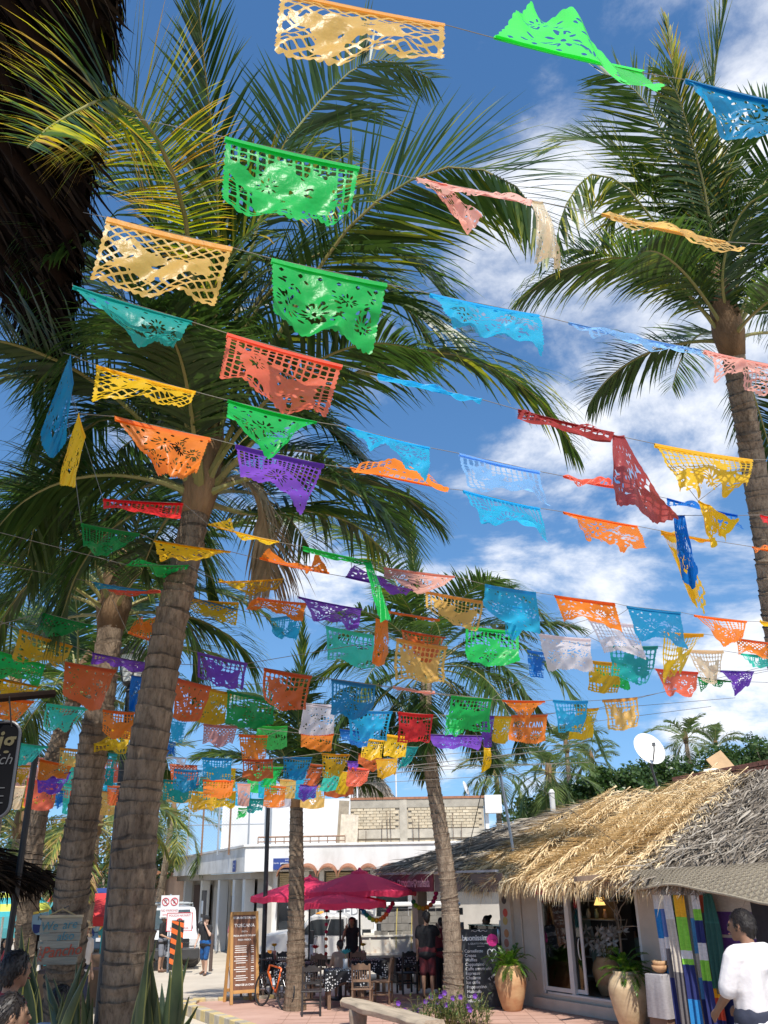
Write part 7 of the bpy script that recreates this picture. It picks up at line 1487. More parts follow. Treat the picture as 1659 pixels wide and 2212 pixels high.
bx0, bx1 = TL_(1345, 0)[0], TL_(1960, 0)[0]; zb0, zb1 = TL_(1400, 1325)[2], TL_(1400, 1215)[2]
MB().box(((bx0+bx1)/2, 1.0, zb0-0.06), (bx1-bx0, 2.1, 0.12)).build('bed_floor', RST, tk); MB().box(((bx0+bx1)/2, -0.03, (zb0+zb1)/2), (bx1-bx0, 0.035, zb1-zb0)).build('side_board', RST, tk); MB().box(((bx0+bx1)/2, 2.03, (zb0+zb1)/2), (bx1-bx0, 0.035, zb1-zb0)).build('side_board', RST, tk)
for k in range(5): MB().box((bx0+0.25+k*0.58, -0.065, (zb0+zb1)/2), (0.05, 0.03, zb1-zb0)).build('board_rib', RST, tk)
MB().box(((bx0+bx1)/2, -0.06, zb1+0.02), (bx1-bx0, 0.08, 0.045)).box(((bx0+bx1)/2, -0.06, zb0-0.02), (bx1-bx0, 0.09, 0.06)).build('board_rail', RST, tk); MB().box(((fwx+bx1)/2, 1.0, zb0-0.25), (bx1-fwx, 0.9, 0.22)).build('chassis', IRON, tk)
zr = TL_(1300, 1012)[2]; rx0 = TL_(870, 1012)[0]
MB().tube([(rx0, -0.03, zr), (bx1, -0.03, zr)], 0.045, 6).tube([(rx0, 2.0, zr), (bx1, 2.0, zr)], 0.045, 6).tube([(rx0, -0.03, zr), (rx0, 2.0, zr)], 0.04, 6).build('rack_rail', WHT, tk)
for x in (TL_(1330, 0)[0], TL_(1750, 0)[0]):
    for y in (-0.03, 2.0): MB().tube([(x, y, zb0), (x, y, zr)], 0.04, 6).build('rack_post', WHT, tk)
MB().bar((TL_(1235, 0)[0], -0.05, zr-0.02), (TL_(1390, 0)[0], -0.05, TL_(0, 955)[2]), 0.06).bar((TL_(1345, 0)[0], -0.06, TL_(0, 960)[2]), (TL_(1450, 0)[0], -0.06, zr), 0.06).bar((TL_(1340, 0)[0], -0.05, zr), (TL_(1420, 0)[0], -0.05, TL_(0, 1075)[2]), 0.06).build('rack_brace', WHT, tk)
MB().box((TL_(1380, 0)[0], 0.3, (TL_(0, 1070)[2]+TL_(0, 1192)[2])/2), (TL_(1420, 0)[0]-TL_(1340, 0)[0], 0.5, TL_(0, 1070)[2]-TL_(0, 1192)[2])).build('tool_box', WHT, tk, bevel=0.01)
s_ = MB()
for x in (1590, 1690): s_.tube([TL_(x, 1010), (TL_(x-5, 1100)[0], -0.06, TL_(x-5, 1100)[2]), (TL_(x-10, 1290)[0], -0.09, TL_(x-10, 1290)[2])], 0.014, 5)
s_.build('strap', mat('strap_yellow', (0.62, 0.50, 0.16), 0.8), tk)
CMU = mat('concrete_block', (0.23, 0.215, 0.19), 0.95, 0.2, 5, bump=0.4, bscale=40); cz = gz+zb0
bmeC = MB().box((0, 0, 0), (0.39, 0.19, 0.187)).mesh('block'); bmeC.materials.append(CMU); nrow = int((zr-zb0)/0.195)-0
for r in range(nrow):
    for i in range(6):
        for dep in range(1):
            o = bpy.data.objects.new('concrete_block', bmeC); COL.objects.link(o); o.location = (tx0+TL_(1425, 0)[0]+0.2+i*0.405+(0.2 if r % 2 else 0)+Rg.uniform(-.008, .008), YT+0.12+dep*0.22+Rg.uniform(-.02, .02), cz+0.096+r*0.194); o.rotation_euler = (0, Rg.uniform(-.01, .01), Rg.uniform(-.03, .03)); tag(o, 'grey concrete block on the flatbed truck, %s course from the top, %s from the cab' % (ORD[nrow-1-r], ORD[i]), 'concrete block', 'concrete blocks on the truck')
mp_ = PY(*K(1268, 1048), 35.6); o = thing('medical_sign', 'white wall panel lettered in grey above the truck cab', 'sign', mp_); MB().box((0, 0, 0), (1.4, 0.03, 0.55)).build('panel', PW, o); text('lettering', 'MEDI', 0.42, mat('letter_grey', (0.25, 0.26, 0.28), 0.6), o, (0, -0.02, 0), (RAD(90), 0, 0), bold=0.006)

# white van facing us
def R1(x, y): return (x/2.07375)/1.4756, (2700+y/2.07375)/1.4756
YV = 33.6; vb = PZ(*R1(1180, 800), gz); vx = PY(*R1(1130, 600), YV)[0]
vn = thing('white_van', 'white van with roof bars parked facing us behind the signs', 'van', (vx, YV, gz), RAD(18)); VW = 1.95
VPT = mat('van_white', (0.78, 0.78, 0.77), 0.3, 0.03, coat=0.5)
side = [(0, 0.38), (0, 0.72), (0.05, 0.98), (0.75, 1.16), (0.95, 1.22), (1.55, 1.86), (1.8, 1.93), (5.2, 1.95), (5.35, 1.8), (5.4, 0.4)]
MB().prism([(-VW/2, y, z) for y, z in side], (VW, 0, 0)).build('body', VPT, vn, bevel=0.07)
MB().prism([(-VW/2+0.14, 0.93, 1.25), (VW/2-0.14, 0.93, 1.25), (VW/2-0.22, 1.50, 1.84), (-VW/2+0.22, 1.50, 1.84)], (0, -0.03, 0.02)).build('windscreen', mat('van_glass', (0.05, 0.07, 0.08), 0.06, 0.2), vn)
for sx in (-1, 1):
    MB().prism([(sx*VW/2, 1.25, 1.25), (sx*VW/2, 1.75, 1.80), (sx*VW/2, 2.5, 1.80), (sx*VW/2, 2.5, 1.25)], (sx*0.012, 0, 0)).build('side_window', MATS['van_glass'], vn)
    MB().box((sx*(VW/2-0.2), 0.005, 0.86), (0.3, 0.08, 0.24)).build('headlight', MATS['lens_clear'], vn, bevel=0.02); MB().ball((sx*(VW/2+0.18), 1.15, 1.32), (0.13, 0.08, 0.15), 10).build('wing_mirror', IRON, vn, smooth=True); MB().bar((sx*(VW/2), 1.2, 1.25), (sx*(VW/2+0.15), 1.16, 1.28), 0.04).build('mirror_arm', IRON, vn)
    for y in (0.95, 4.4): wheel(vn, sx*(VW/2-0.15), y, 0.36, 0.36, 0.22) if sx > 0 or y < 2 else None
MB().box((0, -0.02, 0.85), (1.25, 0.06, 0.26)).build('grille', IRON, vn, bevel=0.01); MB().box((0, -0.035, 0.85), (1.28, 0.03, 0.035)).build('grille_bar', ALU, vn); MB().box((0, -0.02, 0.5), (VW+0.02, 0.16, 0.36)).build('bumper', mat('bumper_dark', (0.05, 0.05, 0.052), 0.6), vn, bevel=0.04); MB().box((0, -0.108, 0.52), (0.42, 0.012, 0.16)).build('number_plate', PW, vn)
for y in (2.0, 3.2, 4.4): MB().tube([(-0.9, y, 1.95), (-0.9, y, 2.06), (0.9, y, 2.06), (0.9, y, 1.95)], 0.02, 6).build('roof_bar', mat('bar_grey', (0.3, 0.33, 0.33), 0.5), vn)
car2 = thing('parked_car', 'dark parked car glimpsed between the palm trunks', 'car', (*PZ(178, 2070, gz)[:2], gz), RAD(20)); MB().prism([(-0.85, y, z) for y, z in ((0, 0.3), (0, 0.7), (0.9, 0.85), (1.6, 1.4), (3.2, 1.42), (3.9, 0.9), (4.2, 0.85), (4.2, 0.3))], (1.7, 0, 0)).build('body', mat('car_blue', (0.03, 0.05, 0.08), 0.3, coat=0.5), car2, bevel=0.06); MB().prism([(-0.7, 0.95, 0.9), (0.7, 0.95, 0.9), (0.62, 1.52, 1.36), (-0.62, 1.52, 1.36)], (0, -0.03, 0.02)).build('windscreen', MATS['van_glass'], car2)
for sx in (-1, 1):
    wheel(car2, sx*0.75, 0.75, 0.31, 0.31, 0.2); MB().box((sx*0.6, 0.0, 0.66), (0.3, 0.06, 0.14)).build('headlight', MATS['lens_clear'], car2)

# signs by the road
p = PZ(*R1(1105, 830), gz); q = PY(*R1(1122, 395), p[1]); ns = thing('no_parking_sign', 'white no-parking sign with two red circles on a post', 'sign', (p[0], p[1], gz))
MB().tube([(0, 0.03, 0), (q[0]-p[0], 0.03, q[2]-gz+0.4)], 0.03, 8).build('post', MATS['galvanised'], ns); MB().box((q[0]-p[0], 0, q[2]-gz), (0.62, 0.02, 0.72)).build('plate', PW, ns, bevel=0.004)
SR = mat('sign_red', (0.55, 0.02, 0.03), 0.5); dx_ = q[0]-p[0]; zq = q[2]-gz
for k, ch in enumerate('PE'):
    cx = dx_-0.15+k*0.30; MB().tube([(cx+0.115*math.cos(a), -0.015, zq+0.16+0.115*math.sin(a)) for a in np.linspace(0, 6.283, 25)], 0.014, 5, cap=False).bar((cx-0.08, -0.016, zq+0.24), (cx+0.08, -0.016, zq+0.08), 0.02).build('red_circle', SR, ns); text('lettering', ch, 0.17, BLACK, ns, (cx, -0.013, zq+0.16), (RAD(90), 0, 0))
text('lettering', 'NO PARKING', 0.095, SR, ns, (dx_, -0.013, zq-0.12), (RAD(90), 0, 0)); MB().box((dx_, -0.011, zq-0.25), (0.45, 0.004, 0.02)).build('sign_line', SR, ns)
p = PZ(*R1(1160, 775), gz); p[1] = 32.6; p[0] = PY(*R1(1160, 775), 32.0)[0]; ps = thing('police_barrier_sign', 'police notice plate above an orange and black chevron panel', 'sign', (p[0], p[1]-0.6, gz)); q = PY(*R1(1187, 495), p[1]-0.6); q2 = PY(*R1(1168, 645), p[1]-0.6); ox = np.array([p[0], p[1]-0.6, gz])
MB().tube([(0, 0.03, 0), (q[0]-ox[0], 0.03, q[2]-gz)], 0.03, 8).build('post', MATS['galvanised'], ps); MB().box((q[0]-ox[0], 0, q[2]-gz), (0.86, 0.02, 0.56)).build('plate', PW, ps); c = (q[0]-ox[0], -0.014, q[2]-gz)
MB().box((c[0], -0.012, c[2]+0.27), (0.86, 0.006, 0.02)).box((c[0], -0.012, c[2]-0.27), (0.86, 0.006, 0.02)).box((c[0]-0.42, -0.012, c[2]), (0.02, 0.006, 0.52)).box((c[0]+0.42, -0.012, c[2]), (0.02, 0.006, 0.52)).tube([(c[0]+0.1*math.cos(a), -0.016, c[2]+0.1*math.sin(a)) for a in np.linspace(0, 6.283, 25)], 0.016, 5, cap=False).bar((c[0]-0.08, -0.016, c[2]+0.07), (c[0]+0.08, -0.016, c[2]-0.07), 0.02).build('sign_border', SR, ps)
text('lettering', 'POLICIA NAYARIT', 0.088, SR, ps, (c[0], -0.014, c[2]+0.19), (RAD(90), 0, 0)); text('lettering', 'SE USARA GRUA', 0.082, SR, ps, (c[0], -0.014, c[2]-0.19), (RAD(90), 0, 0))
ORN = mat('chevron_orange', (0.80, 0.15, 0.03), 0.5, 0.05); pz_ = np.array([q2[0]-ox[0], -0.03, q2[2]-gz]); ph_ = 1.45; cp = MB().box(tuple(pz_), (0.40, 0.02, ph_)).build('chevron_panel', BLACK, ps)
for k in range(5):
    z = -ph_/2+0.02+k*0.30; z1 = min(z+0.17+0.0, ph_/2); MB().prism([(pz_[0]-0.2, pz_[1]-0.011, pz_[2]+z+0.17), (pz_[0]+0.2, pz_[1]-0.011, pz_[2]+z-0.0), (pz_[0]+0.2, pz_[1]-0.011, pz_[2]+z+0.15), (pz_[0]-0.2, pz_[1]-0.011, pz_[2]+min(z+0.32, ph_/2))], (0, -0.004, 0)).build('orange_stripe', ORN, ps)
p = PZ(*R1(1390, 822), gz); o = MB().lathe([(0.06, 0), (0.06, 1.1), (0.05, 1.14), (0.0, 1.15)], 10).build('bollard', mat('bollard_brown', (0.10, 0.07, 0.06), 0.6)); o.location = V(p); tag(o, 'dark slim bollard beside the man in blue shorts', 'bollard')
# ------------------------------------------------------------------ people
def remesh(B, voxel, name, M, parent, smooth_it=6):
    me = B.mesh('tmp'); ob = bpy.data.objects.new('tmp', me)
    r = ob.modifiers.new('r', 'REMESH'); r.mode = 'VOXEL'; r.voxel_size = voxel
    s = ob.modifiers.new('s', 'SMOOTH'); s.iterations = smooth_it; s.factor = 0.5
    out = evaluate(ob); bpy.data.objects.remove(ob); bpy.data.meshes.remove(me)
    out.name = name; out.materials.clear(); out.materials.append(M); o = bpy.data.objects.new(name, out); COL.objects.link(o); o.parent = parent
    out.polygons.foreach_set('use_smooth', [True]*len(out.polygons)); return o
def cap(B, a, b, ra, rb=None, n=10):
    a, b = V(a), V(b); rb = ra if rb is None else rb; d = b-a
    if d.length < 1e-5: B.ball(a, ra, n); return
    d.normalize(); B.tube([a-d*ra*0.98, a-d*ra*0.7, a, b, b+d*rb*0.7, b+d*rb*0.98], [ra*0.2, ra*0.72, ra, rb, rb*0.72, rb*0.2], n)
SK = {'tan': mat('skin_tan', (0.42, 0.24, 0.15), 0.55, 0.08, 5), 'brown': mat('skin_brown', (0.26, 0.135, 0.08), 0.55, 0.08, 5), 'fair': mat('skin_fair', (0.58, 0.36, 0.26), 0.55, 0.08, 5)}
HAIR = mat('hair_dark', (0.018, 0.013, 0.011), 0.5, 0.3, 20, stretch=(1, 1, .2)); EYE = mat('eye_dark', (0.02, 0.015, 0.012), 0.3); LIP = mat('lips', (0.30, 0.11, 0.09), 0.5)
def cloth(name, c, **k): return mat('cloth_'+name, c, 0.85, 0.1, 6, bump=0.6, bscale=9, **k)
JS = dict(pelvis=(0, 0, .95), chest=(0, 0, 1.27), neck=(0, .01, 1.46), head=(0, -.015, 1.625), lsh=(.185, 0, 1.415), rsh=(-.185, 0, 1.415), lel=(.235, .03, 1.13), rel=(-.235, .03, 1.13), lwr=(.25, -.05, .88), rwr=(-.25, -.05, .88),
          lhip=(.09, 0, .92), rhip=(-.09, 0, .92), lkn=(.10, -.02, .50), rkn=(-.10, -.02, .50), lan=(.10, .02, .09), ran=(-.10, .02, .09), ltoe=(.115, -.15, .04), rtoe=(-.115, -.15, .04))
def person(label, p, rz, skin='tan', shirt=None, bottom=None, hair='short', hat=None, h=1.75, voxel=0.021, shoes=None, sleeve=0.55, leg=0.75, bulk=1.0, look=0.0, seated=False, slim=1.0, hatcol=None, pose=None, tank=False):
    k = h/1.75; J = {a: np.array(b, float) for a, b in JS.items()}
    for a, b in (pose or {}).items(): J[a] = np.array(b, float)
    t = thing('person', label, 'person', p, rz); J = {a: b*k for a, b in J.items()}; S = k
    M = SK[skin]; B = MB(); bw = bulk*slim
    def torso(B, g, low=True):
        c, pe, ne = J['chest'], J['pelvis'], J['neck']
        for sx in (-1, 1): cap(B, c+np.array([sx*.075*bw, 0, .06])*S, pe+np.array([sx*.07*bw, 0, .08])*S, (.105*bw+g)*S, (.098*bw+g)*S)
        cap(B, J['lsh']+np.array([-.03, 0, 0])*S, J['rsh']+np.array([.03, 0, 0])*S, (.066*bw+g)*S); cap(B, c+np.array([0, .01, .05])*S, ne-np.array([0, 0, .03])*S, (.10*bw+g)*S, (.062+g)*S)
        if low: cap(B, J['lhip'], J['rhip'], (.115*bw+g)*S)
    torso(B, 0); cap(B, J['neck']-np.array([0, 0, .05])*S, J['head']-np.array([0, -.02, .05])*S, .056*S*slim, .052*S)
    for s in 'lr':
        cap(B, J[s+'sh'], J[s+'el'], .052*S*slim, .040*S*slim); cap(B, J[s+'el'], J[s+'wr'], .041*S*slim, .028*S)
        hd = J[s+'wr']-J[s+'el']; hd = hd/np.linalg.norm(hd); side = np.cross(hd, (0, 1, 0.3)); side /= max(1e-6, np.linalg.norm(side)); up_ = np.cross(side, hd)
        w = J[s+'wr']; cap(B, w+hd*.02*S, w+hd*.075*S, .030*S, .034*S)
        for i in range(4):
            o = side*(-.03+.02*i)*S; L = (.062, .075, .07, .055)[i]*S; m1 = w+hd*.095*S+o; m2 = m1+(hd*.8+up_*.35)*L*.55; cap(B, m1, m2, .0105*S, n=6); cap(B, m2, m2+(hd*.5+up_*.7)*L*.45, .0095*S, n=6)
        cap(B, w+hd*.03*S-side*.03*S, w+hd*.075*S-side*.055*S+up_*.02*S, .0125*S, n=6)
        cap(B, J[s+'hip'], J[s+'kn'], .082*S*bw, .056*S*slim); cap(B, J[s+'kn'], J[s+'kn']*.55+J[s+'an']*.45+np.array([0, .018, 0])*S, .056*S*slim, .054*S*slim); cap(B, J[s+'kn']*.55+J[s+'an']*.45+np.array([0, .018, 0])*S, J[s+'an'], .052*S*slim, .035*S); cap(B, J[s+'an']-np.array([0, 0, .03])*S, J[s+'toe'], .036*S, .030*S)
    H = J['head']; Rz = Matrix.Rotation(look, 3, 'Z')
    def hp(x, y, z): v = Rz @ Vector((x, y, z)); return H+np.array(v)*S
    hb = MB(); hb.ball((0, 0, 0), (.076, .094, .112), 16)
    B.add([tuple(H+np.array(Rz @ Vector(q))*S) for q in hb.v], hb.f); cap(B, hp(0, -.045, -.045), hp(0, -.06, -.085), .052*S, .034*S); cap(B, hp(0, -.092, .015), hp(0, -.112, -.028), .011*S, .017*S, 8)
    for sx in (-1, 1): cap(B, hp(sx*.078, .005, .015), hp(sx*.080, .01, -.03), .016*S, .011*S, 8); cap(B, hp(sx*.03, -.088, .022), hp(sx*.045, -.08, .022), .012*S, n=6)
    remesh(B, voxel, 'body', M, t)
    for sx in (-1, 1): MB().ball(hp(sx*.033, -.092, .006), .0105*S, 8).build('eye', EYE, t, smooth=True)
    MB().tube([hp(-.026, -.101, -.062), hp(0, -.108, -.060), hp(.026, -.101, -.062)], [.004*S, .008*S, .004*S], 6).build('mouth', LIP, t, smooth=True)
    if shirt:
        B = MB(); torso(B, .017, False); cap(B, J['pelvis']+np.array([-.07, 0, -.05])*S, J['pelvis']+np.array([.07, 0, -.05])*S, (.118*bw+.016)*S)
        if bulk > 1.1: cap(B, J['pelvis']+np.array([-.08, 0, -.22])*S, J['pelvis']+np.array([.08, 0, -.22])*S, (.122*bw+.022)*S); cap(B, J['pelvis']+np.array([0, 0, -.05])*S, J['pelvis']+np.array([0, 0, -.42])*S, (.15*bw+.02)*S); [cap(B, J['pelvis']+np.array([x_, 0, -.05])*S, J['pelvis']+np.array([x_, 0, -.40])*S, (.125*bw+.012)*S) for x_ in (-.09, .09)]
        if not tank:
            for s in 'lr': cap(B, J[s+'sh'], J[s+'sh']*(1-sleeve)+J[s+'el']*sleeve, .068*S*bw, .066*S*bw)
        remesh(B, voxel, 'shirt', shirt, t, 4)
    if bottom:
        B = MB(); cap(B, J['lhip']+np.array([0, 0, .05])*S, J['rhip']+np.array([0, 0, .05])*S, (.122*bw+.004)*S)
        for s in 'lr':
            q = J[s+'hip']*(1-min(1, leg))+J[s+'kn']*min(1, leg); cap(B, J[s+'hip'], q, .100*S*bw, .088*S*bw)
            if leg > 1: cap(B, J[s+'kn'], J[s+'an']+np.array([0, 0, .03])*S, .078*S, .062*S)
        remesh(B, voxel, 'trousers' if leg > 1 else 'shorts', bottom, t, 4)
    if hair:
        B = MB(); hh = MB(); hh.ball((0, .014, .026), (.086, .100, .098), 16); cutz = -.035
        B.add([tuple(H+np.array(Rz @ Vector((x, y, z)))*S) for x, y, z in hh.v], [f for f in hh.f]); 
        if hair == 'long':
            for sx in (-1, 0, 1): cap(B, hp(sx*.06, .04, .05), hp(sx*.085, .05, -.42), .05*S, .055*S)
        cap(B, hp(0, .052, .0), hp(0, .05, -.045), .066*S, .056*S)
        if hair == 'bun': cap(B, hp(0, .10, .08), hp(0, .12, .09), .05*S)
        o = remesh(B, voxel*0.8, 'hair', HAIR, t, 2)
        # keep the face free: drop hair faces in front of and below the brow
        bm = bmesh.new(); bm.from_mesh(o.data); Ri = Rz.inverted(); kill = []
        for f in bm.faces:
            q = Ri @ ((f.calc_center_median()-V(H))/S)
            if q.y < -.035 and q.z < .062 and abs(q.x) < .2 and not (hair == 'long' and q.y > 0): kill.append(f)
            elif hair != 'long' and q.z < (-.055 if q.y < .03 else -.10): kill.append(f)
        bmesh.ops.delete(bm, geom=kill, context='FACES'); bm.to_mesh(o.data); bm.free()
        if voxel < 0.015:                                   # close enough to see single locks
            R = random.Random(5); lk_ = MB(); me_ = o.data
            for f in me_.polygons:
                if R.random() < 0.5: continue
                c, nn_ = f.center, f.normal; fl = Vector((R.gauss(0, .3), .5+R.gauss(0, .3), -.8)); fl = (fl-nn_*fl.dot(nn_)).normalized(); sd_ = fl.cross(nn_)*0.005; L = R.uniform(.02, .045)
                lk_.add([c-sd_, c+sd_, c+sd_*.6+fl*L*.6+nn_*.008, c-sd_*.6+fl*L*.6+nn_*.008, c+fl*L+nn_*.004], [(0, 1, 2, 3), (3, 2, 4)])
            lk_.build('hair_locks', HAIR, t)
    if hat:
        hm = hatcol; B = MB(); 
        if hat == 'cap': B.lathe([(.094, 0), (.096, .03), (.085, .075), (.045, .105), (0, .112)], 18); B.prism([(-.07, -.06, .004), (.07, -.06, .004), (.06, -.15, -.006), (0, -.175, -.01), (-.06, -.15, -.006)], (0, 0, .008))
        else: B.lathe([(.19, -.012), (.185, 0), (.10, .012), (.098, .02), (.092, .09), (.06, .115), (0, .118), (0, .11), (.09, .0)], 24)
        o = B.build('hat', hm, t, smooth=(hat != 'cap')); o.matrix_local = Matrix.Translation(V(hp(0, .005, .045))) @ Rz.to_4x4() @ Matrix.Scale(S, 4)
    if shoes:
        B = MB()
        for s in 'lr': cap(B, J[s+'an']-np.array([0, .01/S, .045])*S, J[s+'toe']+np.array([0, -.01, 0])*S, .046*S, .038*S)
        remesh(B, voxel, 'shoes', shoes, t, 2)
    return t
TBLK = cloth('black', (0.016, 0.016, 0.018)); TWHT = cloth('white', (0.76, 0.72, 0.72)); TRED = cloth('red', (0.30, 0.012, 0.02)); TGRY = cloth('grey', (0.20, 0.21, 0.24)); TBLU = cloth('blue', (0.01, 0.13, 0.42), col2=(0.01, 0.02, 0.05)); TTEAL = cloth('teal', (0.07, 0.14, 0.16)); TPNK = cloth('pink', (0.45, 0.13, 0.16)); THAT = cloth('straw_white', (0.74, 0.70, 0.60)); TSTR = cloth('straw', (0.50, 0.33, 0.16)); TNAV = cloth('navy', (0.03, 0.035, 0.06)); TMAR = cloth('maroon', (0.16, 0.02, 0.025)); LEAT = mat('leather', (0.12, 0.06, 0.035), 0.5)
q = PZ(*R1(1060, 828), gz); person('man in white brimmed hat and black shirt touching the police sign', q, RAD(80), 'tan', TBLK, TGRY, hat='brim', hatcol=THAT, h=1.78, shoes=LEAT, sleeve=0.8, leg=0.95, pose=dict(lel=(.23, -.22, 1.33), lwr=(.20, -.42, 1.46), rel=(-.24, -.02, 1.13), rwr=(-.20, -.22, 1.05)))
q = PZ(*R1(1345, 850), gz); person('man in black T-shirt and blue swim shorts with a hand to his mouth', q, RAD(-25), 'fair', TBLK, TBLU, hat='cap', hatcol=TBLK, h=1.74, shoes=LEAT, leg=0.95, pose=dict(lel=(.26, -.14, 1.18), lwr=(.10, -.17, 1.46), rel=(-.27, -.02, 1.14), rwr=(-.26, -.16, .92), rkn=(-.12, .05, .50), ran=(-.20, .26, .13), rtoe=(-.22, .12, .05), lkn=(.10, -.06, .5), lan=(.09, -.02, .09)))
for i, (x, col, sk, dy, hh) in enumerate(((1545, TPNK, 'fair', 0, 1.66), (1585, TTEAL, 'tan', -.3, 1.58), (1622, TGRY, 'tan', .5, 1.6))):
    q = PY(*R1(x, 600), 33.2+dy); person(['person in pink shirt standing behind the framed menu board, leftmost of three', 'person in dark teal shirt behind the framed menu board, middle of three', 'person in grey shirt behind the framed menu board, rightmost of three'][i], (q[0], q[1], gz), RAD((150, 190, 200)[i]), sk, col, TNAV, h=hh, leg=1.2, shoes=LEAT)
q = PY(*K(1290, 1250), 25.4); person('long-haired woman in black standing by the truck with a phone to her face', (q[0], q[1], 0), RAD(-15), 'tan', TBLK, TBLK, hair='long', h=1.72, slim=0.88, tank=True, leg=1.2, shoes=LEAT, pose=dict(rel=(-.25, -.08, 1.16), rwr=(-.13, -.16, 1.45), lel=(.25, .02, 1.12), lwr=(.20, -.12, .95)))
def sit(f=0.0): return dict(pelvis=(0, 0, .52), chest=(0, -.02, .86), neck=(0, -.01, 1.05), head=(0, -.04, 1.215), lsh=(.185, -.02, 1.0), rsh=(-.185, -.02, 1.0), lel=(.25, -.08, .74), rel=(-.25, -.08, .74), lwr=(.18, -.32, .78), rwr=(-.18, -.32, .78), lhip=(.09, 0, .50), rhip=(-.09, 0, .50), lkn=(.12, -.42, .50), rkn=(-.12, -.42, .50), lan=(.12, -.40, .09), ran=(-.12, -.40, .09), ltoe=(.12, -.56, .04), rtoe=(-.12, -.56, .04))
q = PY(*K(1215, 1330), 23.2); person('person with dark hair seated at the dotted table, seen from behind', (q[0], q[1], 0.0), RAD(215), 'tan', cloth('beige', (0.36, 0.26, 0.2)), TNAV, h=1.7, leg=0.95, pose=sit(), tank=True)
def R3(x, y): return (1200+x/2.07375)/1.4756, (2400+y/2.07375)/1.4756
q = PZ(*R3(345, 1622), 0); person('man in black T-shirt, cap and dark red shorts ordering at the café', q, RAD(165), 'tan', TBLK, cloth('red_plaid', (0.20, 0.02, 0.025), col2=(0.03, 0.02, 0.03)), hat='cap', hatcol=TBLK, h=1.84, leg=0.95, shoes=LEAT, bulk=1.08, look=RAD(35), pose=dict(rel=(-.27, -.16, 1.24), rwr=(-.20, -.30, 1.40)))
q = PZ(*R3(410, 1600), 0)+np.array([0.15, 0.5, 0]); person('person in dark red top half hidden behind the curved palm trunk', q, RAD(170), 'tan', TMAR, TBLK, h=1.7, leg=1.2, shoes=LEAT)
q = FL(S_of(1046, 1.0), 1.0, 0.0); person('barista with pinned-up hair reaching an arm across the café counter', q, RAD(-50), 'brown', cloth('apron', (0.05, 0.04, 0.045)), TBLK, hair='bun', h=1.72, leg=1.2, look=RAD(-30), pose=dict(rel=(-.42, -.12, 1.36), rwr=(-.66, -.22, 1.40), lel=(.22, -.1, 1.14), lwr=(.1, -.28, 1.10)))
q = FL(S_of(1338, 1.9), 1.9, 0.29); person('dark figure standing deep inside the shop', q, RAD(150), 'tan', TNAV, TBLK, h=1.68, leg=1.2)
# foreground man in white, seen from behind at the right
hd_ = PD(1612, 2000, 7.4); hh_ = (hd_[2]-0.5)/1.615*1.75
pm = np.array([hd_[0], hd_[1], 0.5]); person('man in a loose white T-shirt browsing the textiles at the right', pm, RAD(-150), 'brown', TWHT, TNAV, h=hh_, voxel=0.013, sleeve=0.85, leg=0.95, bulk=1.16, look=RAD(18), shoes=LEAT, pose=dict(head=(0, -.05, 1.615), lsh=(.205, 0, 1.40), rsh=(-.205, 0, 1.40), lel=(.27, -.06, 1.14), lwr=(.16, -.28, 1.00), rel=(-.29, -.08, 1.14), rwr=(-.20, -.30, 1.02)))
bgp = np.array([pm[0]+0.26, pm[1]-0.06, 0.5]); bgm = mat('bag_green', (0.015, 0.11, 0.06), 0.8, 0.3, 12, bump=0.4)
sb = thing('shoulder_bag', 'green cloth bag slung over the shoulder of the man in white', 'bag', bgp); B = MB(); B.ball((0.10, 0.0, 1.18), (0.17, 0.17, 0.25), 16); B.build('pouch', bgm, sb, smooth=True); MB().tube([(0.1, -0.02, 1.40), (0.03, 0.0, 1.45), (-0.05, 0.04, 1.43)], 0.03, 8).build('strap', bgm, sb, smooth=True)
# people sitting in the shade at the lower left
gl = 0.5
def seat_for(p, rz, lab): 
    t = thing('stool', lab, 'stool', p, rz, 'stools in the left foreground'); MB().box((0, 0, 0.42), (0.4, 0.4, 0.05)).build('seat', WOODB, t, bevel=0.01)
    for sx in (-1, 1):
        for sy in (-1, 1): MB().bar((sx*.16, sy*.16, 0), (sx*.15, sy*.15, 0.4), 0.04).build('leg', WOODB, t)
q = PD(22, 2095, 6.0); b = (q[0], q[1], q[2]-1.215); person('person with dark hair in a deep red shirt at the lower left edge', b, RAD(125), 'brown', TRED, TNAV, h=1.75, pose=sit(), leg=0.95, voxel=0.014, look=0.4); seat_for((b[0], b[1], b[2]), RAD(60), 'stool under the person in the deep red shirt')
q = PD(10, 2185, 5.2); b = (q[0], q[1], q[2]-1.2); person('dark-haired boy in a white shirt at the very bottom left corner', b, RAD(105), 'tan', TWHT, TNAV, h=1.7, pose=sit(), leg=0.95, voxel=0.014, look=0.3); seat_for(b, RAD(75), 'stool under the boy in white at the corner')
q = PD(128, 2160, 6.6); b = (q[0], q[1], q[2]-1.2); person('seated person with black hair and pale grey shirt behind the snake plants', b, RAD(170), 'brown', cloth('palegrey', (0.45, 0.47, 0.52)), TNAV, h=1.7, pose=sit(), leg=0.95, voxel=0.014); seat_for(b, RAD(170), 'stool under the person behind the snake plants')
q = PY(183, 2000, 17.5); person('woman in a straw hat leaning forward behind the palm trunk', (q[0], q[1], q[2]-1.60), RAD(60), 'tan', cloth('cream', (0.6, 0.52, 0.44)), TNAV, hair='long', hat='brim', hatcol=TSTR, h=1.66, leg=1.2)
